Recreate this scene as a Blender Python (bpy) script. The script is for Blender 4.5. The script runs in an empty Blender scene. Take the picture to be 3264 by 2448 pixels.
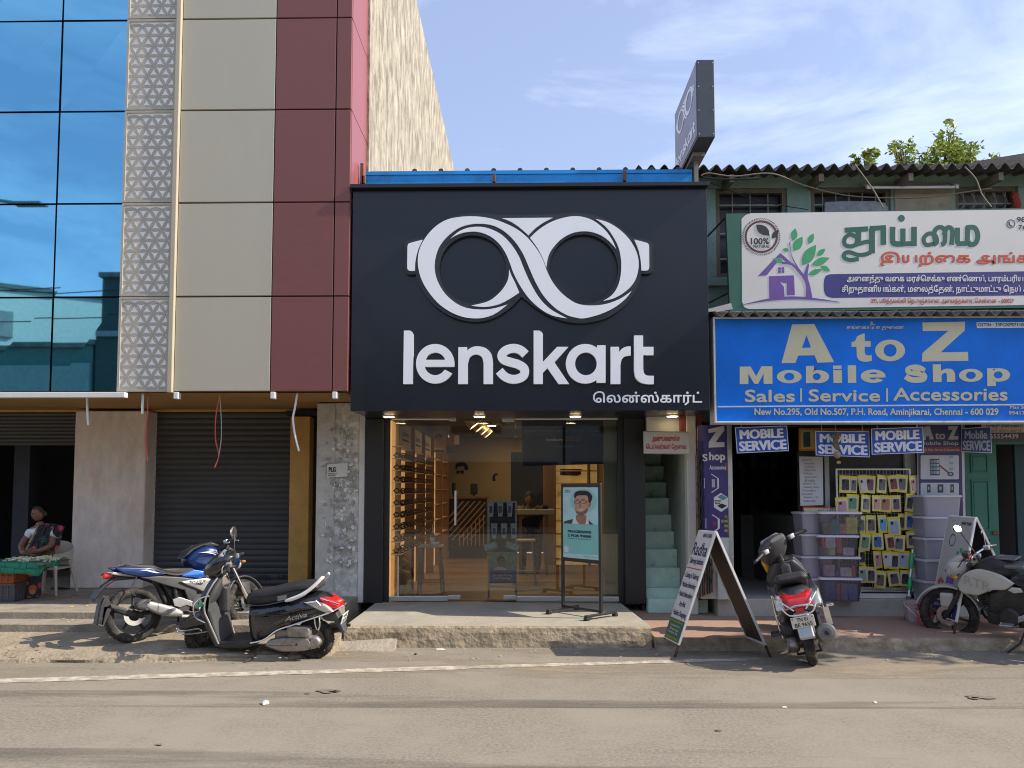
import bpy, bmesh, math, random
from mathutils import Vector, Matrix, Euler, noise as mnoise
from mathutils.geometry import tessellate_polygon
random.seed(11)
rad = math.radians
sc = bpy.context.scene
COL = sc.collection

# ---------------------------------------------------------------- camera
FPX, PITCH, YAW, CAMH, AXV = 2452.0, rad(3.3), rad(1.0), 1.7, 1419.0
cd = bpy.data.cameras.new('camera')
cam = bpy.data.objects.new('camera', cd)
COL.objects.link(cam)
cd.sensor_width = 36.0
cd.lens = 36.0 * FPX / 3264.0
cd.shift_y = (AXV - 1224.0) / 3264.0
cd.clip_start, cd.clip_end = 0.05, 2000.0
cam.location = (0, 0, CAMH)
cam.rotation_euler = (math.pi / 2 + PITCH, 0, YAW)
sc.camera = cam
CR = Euler((math.pi / 2 + PITCH, 0, YAW)).to_matrix()
CP = Vector((0, 0, CAMH))

# ---------------------------------------------------------------- sun, sky, exposure
SUN_DIR = Vector((-0.45, 0.046, -0.36)).normalized()          # the way the light travels
SUN_EL = math.asin(-SUN_DIR.z)
sl = bpy.data.lights.new('sun', 'SUN')
sl.energy, sl.angle, sl.color = 4.2, rad(0.5), (1.0, 0.90, 0.76)
so = bpy.data.objects.new('sun', sl)
so.rotation_euler = SUN_DIR.to_track_quat('-Z', 'Y').to_euler()
so.location = (20, -2, 20)
COL.objects.link(so)

wd = bpy.data.worlds.new('World')
sc.world = wd
wd.use_nodes = True
nt = wd.node_tree
N, L = nt.nodes, nt.links
bg = N['Background']
bg.inputs['Strength'].default_value = 0.12
sky = N.new('ShaderNodeTexSky')
sky.sky_type = 'NISHITA'
sky.sun_disc = False
sky.sun_elevation = SUN_EL
sky.sun_rotation = rad(90 + 5.8)
sky.altitude = 20
sky.air_density, sky.dust_density, sky.ozone_density = 1.15, 1.0, 2.2
tc = N.new('ShaderNodeTexCoord')
mp = N.new('ShaderNodeMapping')
mp.inputs['Scale'].default_value = (1.6, 1.6, 5.0)
mp.inputs['Rotation'].default_value = (0.12, 0.25, 0.5)
n1 = N.new('ShaderNodeTexNoise')
n1.inputs['Scale'].default_value = 1.7
n1.inputs['Detail'].default_value = 9
n1.inputs['Roughness'].default_value = 0.6
n1.inputs['Distortion'].default_value = 0.5
cr = N.new('ShaderNodeValToRGB')
cr.color_ramp.elements[0].position = 0.44
cr.color_ramp.elements[1].position = 0.80
cr.color_ramp.elements[0].color = (0, 0, 0, 1)
cr.color_ramp.elements[1].color = (0.45, 0.45, 0.45, 1)
mx = N.new('ShaderNodeMix')
mx.data_type = 'RGBA'
hz = N.new('ShaderNodeMix')
hz.data_type = 'RGBA'
hz.inputs[0].default_value = 0.27
hz.inputs[7].default_value = (5.0, 5.4, 8.0, 1)              # thin high veil over the whole sky
L.new(sky.outputs[0], hz.inputs[6])
L.new(tc.outputs['Generated'], mp.inputs[0])
L.new(mp.outputs[0], n1.inputs['Vector'])
L.new(n1.outputs['Fac'], cr.inputs[0])
L.new(cr.outputs[0], mx.inputs[0])
L.new(hz.outputs[2], mx.inputs[6])
mx.inputs[7].default_value = (8.6, 9.2, 10.6, 1)
L.new(mx.outputs[2], bg.inputs['Color'])

sc.view_settings.view_transform = 'Standard'
sc.view_settings.look = 'None'
sc.view_settings.exposure = 0.68
sc.view_settings.gamma = 1.0
sc.cycles.use_denoising = True
sc.cycles.filter_width = 1.05
sc.cycles.max_bounces = 7
sc.cycles.transparent_max_bounces = 12
sc.cycles.caustics_reflective = False
sc.cycles.caustics_refractive = False

# ---------------------------------------------------------------- photo pixel -> point in the place
def ray(u, v): return CR @ Vector(((u - 1632.0) / FPX, -(v - AXV) / FPX, -1.0))
def at(u, v, Y):
    d = ray(u, v); return CP + d * (Y / d.y)
def gnd(u, v, z=0.0):
    d = ray(u, v); return CP + d * ((z - CAMH) / d.z)
def ux(u, Y, v=1560): return at(u, v, Y).x
def vz(v, Y, u=1632): return at(u, v, Y).z

# ---------------------------------------------------------------- materials
def M(name, c, r=0.6, m=0.0, var=0.10, s=6.0, bump=0.0, bs=60.0, d=None, ds=3.0, da=0.6, dt=0.5,
      streak=0, coat=0.0, emit=0.0, trans=0.0, spec=0.5, rv=0.12):
    mt = bpy.data.materials.new(name); mt.use_nodes = True
    t = mt.node_tree; n, l = t.nodes, t.links
    p = n['Principled BSDF']
    p.inputs['Roughness'].default_value = r; p.inputs['Metallic'].default_value = m
    p.inputs['Coat Weight'].default_value = coat; p.inputs['Specular IOR Level'].default_value = spec
    p.inputs['Coat Roughness'].default_value = 0.08
    co = n.new('ShaderNodeTexCoord'); src = co.outputs['Object']
    if streak:
        q = n.new('ShaderNodeMapping')
        q.inputs['Scale'].default_value = (1, 1, 1.0 / streak) if streak > 0 else (-1.0 / streak, 1, 1)
        l.new(src, q.inputs[0]); src = q.outputs[0]
    a = n.new('ShaderNodeTexNoise'); a.inputs['Scale'].default_value = s; a.inputs['Detail'].default_value = 6
    a.inputs['Roughness'].default_value = 0.65
    l.new(src, a.inputs['Vector'])
    x = n.new('ShaderNodeMix'); x.data_type = 'RGBA'
    rp = n.new('ShaderNodeMapRange'); rp.inputs[1].default_value = 0.3; rp.inputs[2].default_value = 0.7
    l.new(a.outputs['Fac'], rp.inputs[0]); l.new(rp.outputs[0], x.inputs[0])
    x.inputs[6].default_value = tuple(max(0, k * (1 - var)) for k in c) + (1,)
    x.inputs[7].default_value = tuple(min(1, k * (1 + var)) for k in c) + (1,)
    out = x.outputs[2]
    if d:
        b = n.new('ShaderNodeTexNoise'); b.inputs['Scale'].default_value = ds; b.inputs['Detail'].default_value = 9
        b.inputs['Roughness'].default_value = 0.72
        l.new(src, b.inputs['Vector'])
        e = n.new('ShaderNodeMapRange'); e.inputs[1].default_value = dt; e.inputs[2].default_value = dt + 0.14
        e.inputs[4].default_value = da
        l.new(b.outputs['Fac'], e.inputs[0])
        y = n.new('ShaderNodeMix'); y.data_type = 'RGBA'
        l.new(e.outputs[0], y.inputs[0]); l.new(out, y.inputs[6]); y.inputs[7].default_value = tuple(d) + (1,)
        out = y.outputs[2]
    l.new(out, p.inputs['Base Color'])
    if rv:
        rr = n.new('ShaderNodeMapRange'); rr.inputs[3].default_value = max(0.02, r - rv * r); rr.inputs[4].default_value = min(1, r + rv)
        l.new(a.outputs['Fac'], rr.inputs[0]); l.new(rr.outputs[0], p.inputs['Roughness'])
    if bump:
        f = n.new('ShaderNodeTexNoise'); f.inputs['Scale'].default_value = bs; f.inputs['Detail'].default_value = 5
        l.new(src, f.inputs['Vector'])
        g = n.new('ShaderNodeBump'); g.inputs['Strength'].default_value = bump; g.inputs['Distance'].default_value = 0.02
        l.new(f.outputs['Fac'], g.inputs['Height']); l.new(g.outputs[0], p.inputs['Normal'])
    if emit:
        l.new(out, p.inputs['Emission Color']); p.inputs['Emission Strength'].default_value = emit
    if trans: p.inputs['Transmission Weight'].default_value = trans
    return mt

def glass(name, tint=(1, 1, 1), refl=1.0, alpha=0.0, col=(0.6, 0.6, 0.6), rough=0.01, ior=1.5):
    mt = bpy.data.materials.new(name); mt.use_nodes = True
    t = mt.node_tree; n, l = t.nodes, t.links; n.clear()
    o = n.new('ShaderNodeOutputMaterial'); tr = n.new('ShaderNodeBsdfTransparent'); gl = n.new('ShaderNodeBsdfGlossy')
    tr.inputs[0].default_value = tuple(tint) + (1,); gl.inputs['Roughness'].default_value = rough
    fr = n.new('ShaderNodeFresnel'); fr.inputs[0].default_value = ior
    mu = n.new('ShaderNodeMath'); mu.operation = 'MULTIPLY'; mu.inputs[1].default_value = refl; mu.use_clamp = True
    l.new(fr.outputs[0], mu.inputs[0])
    body = tr.outputs[0]
    if alpha:
        df = n.new('ShaderNodeBsdfPrincipled'); df.inputs['Base Color'].default_value = tuple(col) + (1,); df.inputs['Roughness'].default_value = 0.5
        m1 = n.new('ShaderNodeMixShader'); m1.inputs[0].default_value = alpha
        l.new(tr.outputs[0], m1.inputs[1]); l.new(df.outputs[0], m1.inputs[2]); body = m1.outputs[0]
    ms = n.new('ShaderNodeMixShader')
    l.new(mu.outputs[0], ms.inputs[0]); l.new(body, ms.inputs[1]); l.new(gl.outputs[0], ms.inputs[2])
    l.new(ms.outputs[0], o.inputs[0])
    return mt

# ---------------------------------------------------------------- mesh builder
class MB:
    def __init__(s, xf=None): s.v, s.f, s.mi, s.xf = [], [], [], xf
    def add(s, vs, fs, mi=0):
        b = len(s.v)
        s.v += [s.xf @ Vector(p) for p in vs] if s.xf else [Vector(p) for p in vs]
        for f in fs: s.f.append([b + i for i in f]); s.mi.append(mi)
    def box(s, x0, x1, y0, y1, z0, z1, mi=0, M4=None):
        vs = [Vector((x, y, z)) for z in (z0, z1) for y in (y0, y1) for x in (x0, x1)]
        if M4: vs = [M4 @ p for p in vs]
        s.add(vs, [(0, 2, 3, 1), (4, 5, 7, 6), (0, 1, 5, 4), (2, 6, 7, 3), (0, 4, 6, 2), (1, 3, 7, 5)], mi)
    def cbox(s, x0, x1, y0, y1, z0, z1, c=0.01, mi=0, M4=None):   # box with chamfered edges
        c = min(c, abs(x1 - x0) * .45, abs(y1 - y0) * .45, abs(z1 - z0) * .45)
        m = bmesh.new()
        bmesh.ops.create_cube(m, size=1.0, matrix=Matrix.Translation(((x0 + x1) / 2, (y0 + y1) / 2, (z0 + z1) / 2)) @ Matrix.Diagonal((abs(x1 - x0), abs(y1 - y0), abs(z1 - z0), 1)))
        bmesh.ops.bevel(m, geom=m.edges[:], offset=c, segments=2, affect='EDGES', profile=0.5)
        s.bm(m, mi, M4)
    def bm(s, m, mi=0, M4=None):
        m.verts.index_update()
        s.add([(M4 @ q.co) if M4 else q.co.copy() for q in m.verts], [[q.index for q in f.verts] for f in m.faces], mi); m.free()
    def quad(s, *p, mi=0): s.add(p, [tuple(range(len(p)))], mi)
    def tube(s, path, r=0.01, n=8, closed=False, mi=0, caps=True):
        P = [Vector(p) for p in path]; k = len(P)
        R = r if isinstance(r, (list, tuple)) else [r] * k
        up = None; vs = []
        for i in range(k):
            a = P[i - 1] if (i or closed) else P[0]; b = P[(i + 1) % k] if (i < k - 1 or closed) else P[-1]
            t = (b - a).normalized() if (b - a).length > 1e-9 else Vector((0, 0, 1))
            if up is None: up = t.orthogonal().normalized()
            up = (up - t * up.dot(t)); up = up.normalized() if up.length > 1e-6 else t.orthogonal().normalized()
            w = t.cross(up)
            for j in range(n):
                q = 2 * math.pi * j / n; vs.append(P[i] + (up * math.cos(q) + w * math.sin(q)) * R[i])
        fs = []
        for i in range(k if closed else k - 1):
            for j in range(n): fs.append((i * n + j, i * n + (j + 1) % n, ((i + 1) % k) * n + (j + 1) % n, ((i + 1) % k) * n + j))
        if caps and not closed: fs += [tuple(range(n - 1, -1, -1)), tuple((k - 1) * n + j for j in range(n))]
        s.add(vs, fs, mi)
    def lathe(s, prof, o=(0, 0, 0), ax='z', n=24, mi=0, M4=None, cap=True):    # prof: (radius, along)
        vs, fs = [], []
        for (r, h) in prof:
            for j in range(n):
                q = 2 * math.pi * j / n; a, b = r * math.cos(q), r * math.sin(q)
                p = {'z': Vector((a, b, h)), 'y': Vector((a, h, b)), 'x': Vector((h, a, b))}[ax] + Vector(o)
                vs.append(M4 @ p if M4 else p)
        k = len(prof)
        for i in range(k - 1):
            for j in range(n): fs.append((i * n + j, i * n + (j + 1) % n, (i + 1) * n + (j + 1) % n, (i + 1) * n + j))
        if cap: fs += [tuple(range(n - 1, -1, -1)), tuple((k - 1) * n + j for j in range(n))]
        s.add(vs, fs, mi)
    def ball(s, c, r, n=12, mi=0, M4=None):
        r = r if isinstance(r, (list, tuple)) else (r, r, r)
        m = bmesh.new(); bmesh.ops.create_uvsphere(m, u_segments=n, v_segments=max(4, n // 2 + 1), radius=1.0)
        for q in m.verts: q.co = Vector((q.co.x * r[0] + c[0], q.co.y * r[1] + c[1], q.co.z * r[2] + c[2]))
        s.bm(m, mi, M4)
    def sweep(s, st, n=14, p=2.4, mi=0, axis='x'):
        # st: (position Vector, half width across y, half height in the section plane, tilt) - closed superellipse rings
        vs, fs = [], []; k = len(st)
        for i, (c, hy, hz) in enumerate(st):
            a = Vector(st[max(0, i - 1)][0]); b = Vector(st[min(k - 1, i + 1)][0]); t = (b - a).normalized()
            side = Vector((0, 1, 0)); up = t.cross(side).normalized()
            if up.z < 0 and abs(up.z) > .05: up = -up
            elif abs(up.z) <= .05 and up.x > 0: up = -up
            for j in range(n):
                q = 2 * math.pi * j / n; ca, sa = math.cos(q), math.sin(q)
                y = math.copysign(abs(ca) ** (2 / p), ca) * hy; z = math.copysign(abs(sa) ** (2 / p), sa) * hz
                vs.append(Vector(c) + side * y + up * z)
        for i in range(k - 1):
            for j in range(n): fs.append((i * n + j, i * n + (j + 1) % n, (i + 1) * n + (j + 1) % n, (i + 1) * n + j))
        fs += [tuple(range(n - 1, -1, -1)), tuple((k - 1) * n + j for j in range(n))]
        s.add(vs, fs, mi)
    def flat(s, polys, fn, d=0.01, mi=0, mside=None):
        # polys: outline + holes in 2D; fn(a,b,h) -> point (h = towards the viewer)
        area = lambda p: sum(p[i][0] * p[(i + 1) % len(p)][1] - p[(i + 1) % len(p)][0] * p[i][1] for i in range(len(p)))
        pp = [list(p) if (area(p) > 0) == (i == 0) else list(reversed(p)) for i, p in enumerate(polys)]
        tri = tessellate_polygon([[Vector((a, b, 0)) for a, b in p] for p in pp])
        fl = [q for p in pp for q in p]
        s.add([fn(a, b, d) for a, b in fl], [tuple(t) for t in tri], mi)
        if d:
            for p in pp:
                k = len(p)
                s.add([fn(a, b, 0) for a, b in p] + [fn(a, b, d) for a, b in p], [(i, (i + 1) % k, k + (i + 1) % k, k + i) for i in range(k)], mi if mside is None else mside)
    def puff(s, out, w, r=0.03, y0=0.0, wf=None, mi=0, steps=3, inset=1.0):
        # a solid with side outline (x,z), half width w and edges rounded by r
        k = len(out); P = [Vector((a, b)) for a, b in out]
        ar = sum(P[i].x * P[(i + 1) % k].y - P[(i + 1) % k].x * P[i].y for i in range(k))
        if ar < 0: P.reverse()
        nr = []
        for i in range(k):
            e1 = (P[i] - P[i - 1]).normalized(); e2 = (P[(i + 1) % k] - P[i]).normalized()
            n1, n2 = Vector((-e1.y, e1.x)), Vector((-e2.y, e2.x)); b = n1 + n2
            nr.append(b.normalized() / max(0.5, math.sqrt(max(0.05, (1 + n1.dot(n2)) / 2))) if b.length > 1e-6 else n1)
        lay = []
        for i in range(steps + 1):
            q = math.pi / 2 * i / steps; lay.append((1 - math.sin(q), 1 - math.cos(q)))       # (inset, from the outer face)
        rings = [(-1, a, c) for a, c in lay[::-1]][::-1]
        seq = [(-1, 1 - math.sin(math.pi / 2 * i / steps), 1 - math.cos(math.pi / 2 * i / steps)) for i in range(steps + 1)]
        seq += [(1, a, c) for (_, a, c) in seq[::-1]]
        vs, fs = [], []
        for (sg, ins, dep) in seq:
            for i in range(k):
                q = P[i] + nr[i] * (r * ins * inset); ww = (wf(q.x, q.y) if wf else 1.0) * w
                vs.append(Vector((q.x, y0 + sg * max(0.001, ww - r * dep), q.y)))
        L_ = len(seq)
        for a in range(L_ - 1):
            for i in range(k): fs.append((a * k + i, a * k + (i + 1) % k, (a + 1) * k + (i + 1) % k, (a + 1) * k + i))
        tri = tessellate_polygon([[Vector((p.x, p.y, 0)) for p in P]])
        fs += [tuple(t) for t in tri] + [tuple((L_ - 1) * k + i for i in t) for t in tri]
        s.add(vs, fs, mi)
    def build(s, name, mats, parent=None, off=None, smooth=True, ang=0.6):
        me = bpy.data.meshes.new(name)
        m = bmesh.new()
        o3 = Vector(off) if off is not None else Vector((0, 0, 0))
        vv = [m.verts.new(p - o3) for p in s.v]
        for f, mi in zip(s.f, s.mi):
            try: q = m.faces.new([vv[i] for i in f]); q.material_index = mi; q.smooth = smooth
            except ValueError: pass
        bmesh.ops.recalc_face_normals(m, faces=m.faces)
        if smooth:
            for e in m.edges:
                if len(e.link_faces) == 2:
                    an = e.calc_face_angle(0)
                    if an > ang: e.smooth = False
                    elif an > 0.08:
                        a1, a2 = e.link_faces[0].calc_area(), e.link_faces[1].calc_area()
                        if max(a1, a2) > 7 * min(a1, a2): e.smooth = False
        m.to_mesh(me); m.free()
        for q in (mats if isinstance(mats, (list, tuple)) else [mats]): me.materials.append(q)
        o = bpy.data.objects.new(name, me); COL.objects.link(o)
        if parent: o.parent = parent
        return o

def tag(o, label=None, cat=None, group=None, kind=None):
    if label: o['label'] = label
    if cat: o['category'] = cat
    if group: o['group'] = group
    if kind: o['kind'] = kind
    return o
def thing(name, label, cat, loc=(0, 0, 0), rot=(0, 0, 0), group=None):
    o = bpy.data.objects.new(name, None); COL.objects.link(o); o.empty_display_size = 0.1
    o.location = loc; o.rotation_euler = rot
    return tag(o, label, cat, group)
def base_of(mb):
    xs, ys, zs = [p.x for p in mb.v], [p.y for p in mb.v], [p.z for p in mb.v]
    return Vector(((min(xs) + max(xs)) / 2, (min(ys) + max(ys)) / 2, min(zs)))
def woff(p):                     # world offset of an unrotated parent chain
    o = Vector((0, 0, 0))
    while p: o += Vector(p.location); p = p.parent
    return o
def single(name, mb, mats, label, cat, group=None, **k):       # a thing that is one mesh, built in world space
    b = base_of(mb); o = mb.build(name, mats, None, b, **k); o.location = b
    return tag(o, label, cat, group)
def struct(name, mb, mats, **k):
    b = base_of(mb); o = mb.build(name, mats, None, b, **k); o.location = b
    return tag(o, kind='structure')
def part(name, mb, mats, parent, world=True, **k):
    return mb.build(name, mats, parent, woff(parent) if world else None, **k)
def dup(o, parent=None):
    c = o.copy(); COL.objects.link(c); c.parent = parent
    for ch in o.children: dup(ch, c)
    return c

def cat_rom(P, n=6, closed=False):
    out = []; k = len(P)
    for i in range(k if closed else k - 1):
        p0 = P[i - 1] if (i or closed) else P[0]; p1 = P[i]; p2 = P[(i + 1) % k]; p3 = P[(i + 2) % k] if (closed or i + 2 < k) else P[-1]
        for j in range(n):
            t = j / n; q = []
            for a in range(len(p1)):
                q.append(0.5 * (2 * p1[a] + (p2[a] - p0[a]) * t + (2 * p0[a] - 5 * p1[a] + 4 * p2[a] - p3[a]) * t * t + (3 * p1[a] - p0[a] - 3 * p2[a] + p3[a]) * t ** 3))
            out.append(tuple(q))
    if not closed: out.append(tuple(P[-1]))
    return out
def runs(*rs, n=6):              # smooth runs joined at corners
    out = []
    for r in rs:
        q = cat_rom(r, n) if len(r) > 2 else list(r)
        if out and math.dist(out[-1], q[0]) < 1e-6: q = q[1:]
        out += q
    if math.dist(out[0], out[-1]) < 1e-6: out.pop()
    return out
def arc(cx, cy, rx, ry, a0, a1, n=24):
    return [(cx + rx * math.cos(rad(a0 + (a1 - a0) * i / n)), cy + ry * math.sin(rad(a0 + (a1 - a0) * i / n))) for i in range(n + 1)]
def ell(cx, cy, rx, ry, n=32): return arc(cx, cy, rx, ry, 0, 360 - 360 / n, n - 1)
def stroke(P, w):                # outline of a thick line
    k = len(P); A, B = [], []
    for i in range(k):
        a = Vector(P[max(0, i - 1)]); b = Vector(P[min(k - 1, i + 1)]); t = (b - a).normalized(); nn = Vector((-t.y, t.x)) * (w / 2)
        A.append(tuple(Vector(P[i]) + nn)); B.append(tuple(Vector(P[i]) - nn))
    return A + B[::-1]
def rrect(x0, y0, x1, y1, r, n=5):
    out = []
    for cx, cy, a in ((x1 - r, y1 - r, 0), (x0 + r, y1 - r, 90), (x0 + r, y0 + r, 180), (x1 - r, y0 + r, 270)):
        out += arc(cx, cy, r, r, a, a + 90, n)
    return out
def px_plane(Y, ou=0, ov=0, k=1.0):
    # (a,b) in zoomed-photo pixels -> point on the upright plane at depth Y; h comes towards the street
    return lambda a, b, h: at(ou + a / k, ov + b / k, Y) - Vector((0, h, 0))
def mplane(o, xa, za, nrm):      # a plane given by origin and axes
    o, xa, za, nrm = Vector(o), Vector(xa), Vector(za), Vector(nrm)
    return lambda a, b, h: o + xa * a + za * b + nrm * h

_glyph = {}
def glyphs(body):                # outline of a line of text as triangles, fitted later
    if body in _glyph: return _glyph[body]
    c = bpy.data.curves.new('t', 'FONT'); c.body = body; c.resolution_u = 3
    o = bpy.data.objects.new('t', c)
    me = o.to_mesh()
    V = [(q.co.x, q.co.y) for q in me.vertices]; Fs = [tuple(p.vertices) for p in me.polygons]
    o.to_mesh_clear(); bpy.data.objects.remove(o); bpy.data.curves.remove(c)
    _glyph[body] = (V, Fs)
    return V, Fs
def text(mb, body, fn, x0, y0, x1, y1, bold=0.0, h=0.002, mi=0, skew=0.0):
    # lays the words into the rectangle x0..x1, y0(top)..y1(bottom) of plane fn; bold = stroke gain as share of the height
    V, Fs = glyphs(body)
    if not V: return
    ax, bx = min(p[0] for p in V), max(p[0] for p in V); ay, by = min(p[1] for p in V), max(p[1] for p in V)
    H, W = abs(y1 - y0), abs(x1 - x0); b = bold * H * 0.24
    sx, sy = (W - 2 * b) / (bx - ax), (H - 2 * b) / (by - ay)
    sgx, sgy = (1 if x1 > x0 else -1), (1 if y1 > y0 else -1)
    offs = [(0, 0)] if not bold else [(0, 0)] + [(b * math.cos(q * math.pi / 4), b * math.sin(q * math.pi / 4)) for q in range(8)] + ([(b * .5 * math.cos(q * math.pi / 2), b * .5 * math.sin(q * math.pi / 2)) for q in range(4)] if bold > .1 else [])
    for i, (ox, oy) in enumerate(offs):
        mb.add([fn(x0 + sgx * (b + (p[0] - ax) * sx + ox + skew * (p[1] - ay) * sy), y0 + sgy * (b + (by - p[1]) * sy + oy), h + i * 0.00012) for p in V], Fs, mi)
# ================================================================ materials of the place
m_road = M('dusty_asphalt', (0.235, 0.207, 0.166), r=0.9, var=0.30, s=38, bump=0.3, bs=160, d=(0.285, 0.252, 0.203), ds=0.55, da=0.75, dt=0.45, rv=0.05, spec=0.2)
m_dirt = M('sandy_ground', (0.31, 0.26, 0.19), r=0.95, var=0.2, s=3, bump=0.8, bs=25, d=(0.22, 0.175, 0.12), ds=4, da=0.7, rv=0.03, spec=0.1)
m_line = M('worn_road_paint', (0.56, 0.51, 0.42), r=0.85, var=0.1, s=8, d=(0.30, 0.26, 0.20), ds=8, da=0.95, dt=0.41, spec=0.2)
m_conc = M('platform_concrete', (0.36, 0.33, 0.27), r=0.85, var=0.14, s=2.5, bump=0.35, bs=45, d=(0.29, 0.255, 0.2), ds=2.2, da=0.6, spec=0.25)
m_rough = M('broken_concrete', (0.33, 0.27, 0.19), r=0.95, var=0.3, s=7, bump=1.0, bs=18, d=(0.20, 0.155, 0.10), ds=5, da=0.7, dt=0.48, spec=0.1)
m_patch = M('lime_plaster_patch', (0.33, 0.29, 0.23), r=0.9, var=0.15, s=6, bump=0.7, bs=20, d=(0.33, 0.28, 0.21), ds=5)
m_redpav = M('red_oxide_pavement', (0.36, 0.235, 0.18), r=0.85, var=0.14, s=2.5, bump=0.4, bs=40, d=(0.27, 0.215, 0.165), ds=2.5, da=0.75, spec=0.2)
m_stone = M('worn_granite_step', (0.30, 0.265, 0.21), r=0.85, var=0.2, s=4, bump=0.5, bs=35, d=(0.19, 0.165, 0.13), ds=3, da=0.6, spec=0.2)
m_blueg = M('blue_mirror_glass', (0.19, 0.48, 0.66), r=0.02, m=1.0, var=0.03, s=0.5, rv=0.0)
m_mull = M('dark_joint_bronze', (0.06, 0.045, 0.05), r=0.5, m=0.4, var=0.1)
m_jbase = M('lattice_backing_lit', (0.86, 0.85, 0.82), r=0.5, var=0.04, s=20)
m_jpet = M('lattice_stone_cream', (0.42, 0.385, 0.32), r=0.65, var=0.10, s=14, bump=0.15, bs=120)
m_gold = M('cream_trim_metal', (0.46, 0.41, 0.30), r=0.5, var=0.06, s=4)
m_cream = M('cream_composite_panel', (0.47, 0.435, 0.345), r=0.5, var=0.035, s=2.2, d=(0.42, 0.375, 0.275), ds=1.1, da=0.35, dt=0.52, streak=5)
m_red = M('maroon_composite_panel', (0.20, 0.070, 0.062), r=0.45, var=0.05, s=60, streak=-14, rv=0.1)
m_red_lit = M('maroon_return_lit', (0.30, 0.085, 0.085), r=0.33, var=0.04, s=6)  # maroon lightened for the sun on the side return
m_wall = M('weathered_lime_wall', (0.40, 0.37, 0.31), r=0.92, var=0.3, s=3.5, bump=0.5, bs=30, d=(0.17, 0.15, 0.12), ds=5, da=0.8, dt=0.45, streak=2.6, spec=0.1)
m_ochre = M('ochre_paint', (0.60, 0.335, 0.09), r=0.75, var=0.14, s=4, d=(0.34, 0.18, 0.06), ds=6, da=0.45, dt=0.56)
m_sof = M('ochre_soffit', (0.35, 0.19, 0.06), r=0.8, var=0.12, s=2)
m_plas = M('stained_plaster', (0.72, 0.635, 0.57), r=0.9, var=0.12, s=9, bump=0.3, bs=35, d=(0.52, 0.36, 0.26), ds=1.6, da=0.5, dt=0.53, streak=2.2)
m_gplas = M('grey_plaster', (0.47, 0.455, 0.41), r=0.9, var=0.18, s=7, bump=0.3, bs=40)
m_shut = M('shutter_steel', (0.072, 0.074, 0.076), r=0.5, m=0.3, var=0.2, s=3, d=(0.10, 0.09, 0.075), ds=2, da=0.5, streak=-5)
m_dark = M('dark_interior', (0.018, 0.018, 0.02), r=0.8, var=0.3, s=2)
m_dim = M('dim_interior_plaster', (0.06, 0.065, 0.08), r=0.85, var=0.2, s=2)
m_wht = M('white_powder_coat', (0.74, 0.73, 0.70), r=0.45, var=0.05, s=9)
m_black = M('black_composite_panel', (0.011, 0.013, 0.019), r=0.26, var=0.08, s=1.2, rv=0.08)
m_letter = M('white_acrylic', (0.90, 0.91, 0.93), r=0.25, var=0.02, s=3, coat=0.4)
m_blkmet = M('black_powder_coat', (0.018, 0.018, 0.020), r=0.4, var=0.1, s=10)
m_poster = M('poster_torn_plaster', (0.52, 0.505, 0.455), r=0.92, var=0.35, s=9, bump=0.6, bs=40, d=(0.74, 0.73, 0.69), ds=9, da=0.8, dt=0.52)
m_alu = M('brushed_aluminium', (0.62, 0.62, 0.60), r=0.32, m=0.8, var=0.06, s=20, streak=-9)
m_bluesheet = M('blue_sheet_metal', (0.012, 0.33, 0.84), r=0.45, var=0.10, s=3, d=(0.03, 0.12, 0.33), ds=2, da=0.5)
m_rust = M('rusty_steel', (0.22, 0.10, 0.05), r=0.8, var=0.3, s=12, d=(0.10, 0.06, 0.04), ds=9)
m_turq = M('flaking_turquoise_wall', (0.29, 0.42, 0.37), r=0.9, var=0.16, s=3, bump=0.5, bs=25, d=(0.30, 0.29, 0.22), ds=2.4, da=0.85, dt=0.53)
m_turq2 = M('turquoise_stair', (0.50, 0.68, 0.58), r=0.85, var=0.14, s=4, bump=0.3, bs=25, d=(0.10, 0.12, 0.10), ds=5, da=0.8, dt=0.56)
m_corr = M('asbestos_sheet', (0.11, 0.098, 0.088), r=0.95, var=0.3, s=4, bump=0.5, bs=40, d=(0.22, 0.20, 0.17), ds=3, da=0.5)
m_wood = M('grey_weathered_wood', (0.20, 0.165, 0.125), r=0.85, var=0.25, s=5, streak=6, bump=0.3, bs=40)
m_whitewall = M('white_lime_wall', (0.62, 0.60, 0.56), r=0.9, var=0.08, s=4, d=(0.42, 0.40, 0.36), ds=2, da=0.6)
m_clear = glass('clear_shop_glass', (0.90, 0.92, 0.91), refl=1.45)
m_clear2 = glass('window_glass', (0.75, 0.78, 0.78), refl=1.6)

# ================================================================ ground
mb = MB(); mb.box(-300, 300, -300, 300, -0.6, -0.02); struct('ground', mb, M('far_ground', (0.27, 0.23, 0.17), r=0.95, var=0.2, s=0.3))
mb = MB(); NX, NY = 60, 24
P = lambda i, j: (-30 + i, -9.0 + 19.4 * j / NY, 0.0)
for i in range(NX):
    for j in range(NY): mb.quad(P(i, j), P(i + 1, j), P(i + 1, j + 1), P(i, j + 1))
struct('road', mb, m_road)
mb = MB()                                                   # worn edge line, running slightly askew to the shop fronts
a, b = gnd(-400, 2183), gnd(2420, 2101)
dirv = (b - a).normalized(); nrmv = Vector((-dirv.y, dirv.x, 0))
Lr = []
for i in range(71):
    c = a + dirv * (i * (b - a).length / 70); w = 0.080 * (1 if i < 45 else (0.75 + 0.4 * mnoise.noise((i * .9, 3, 0))))
    Lr.append((c - nrmv * w + Vector((0, 0, 0.004)), c + nrmv * (w + .01 * mnoise.noise((i * .7, 0, 5))) + Vector((0, 0, 0.004))))
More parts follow.
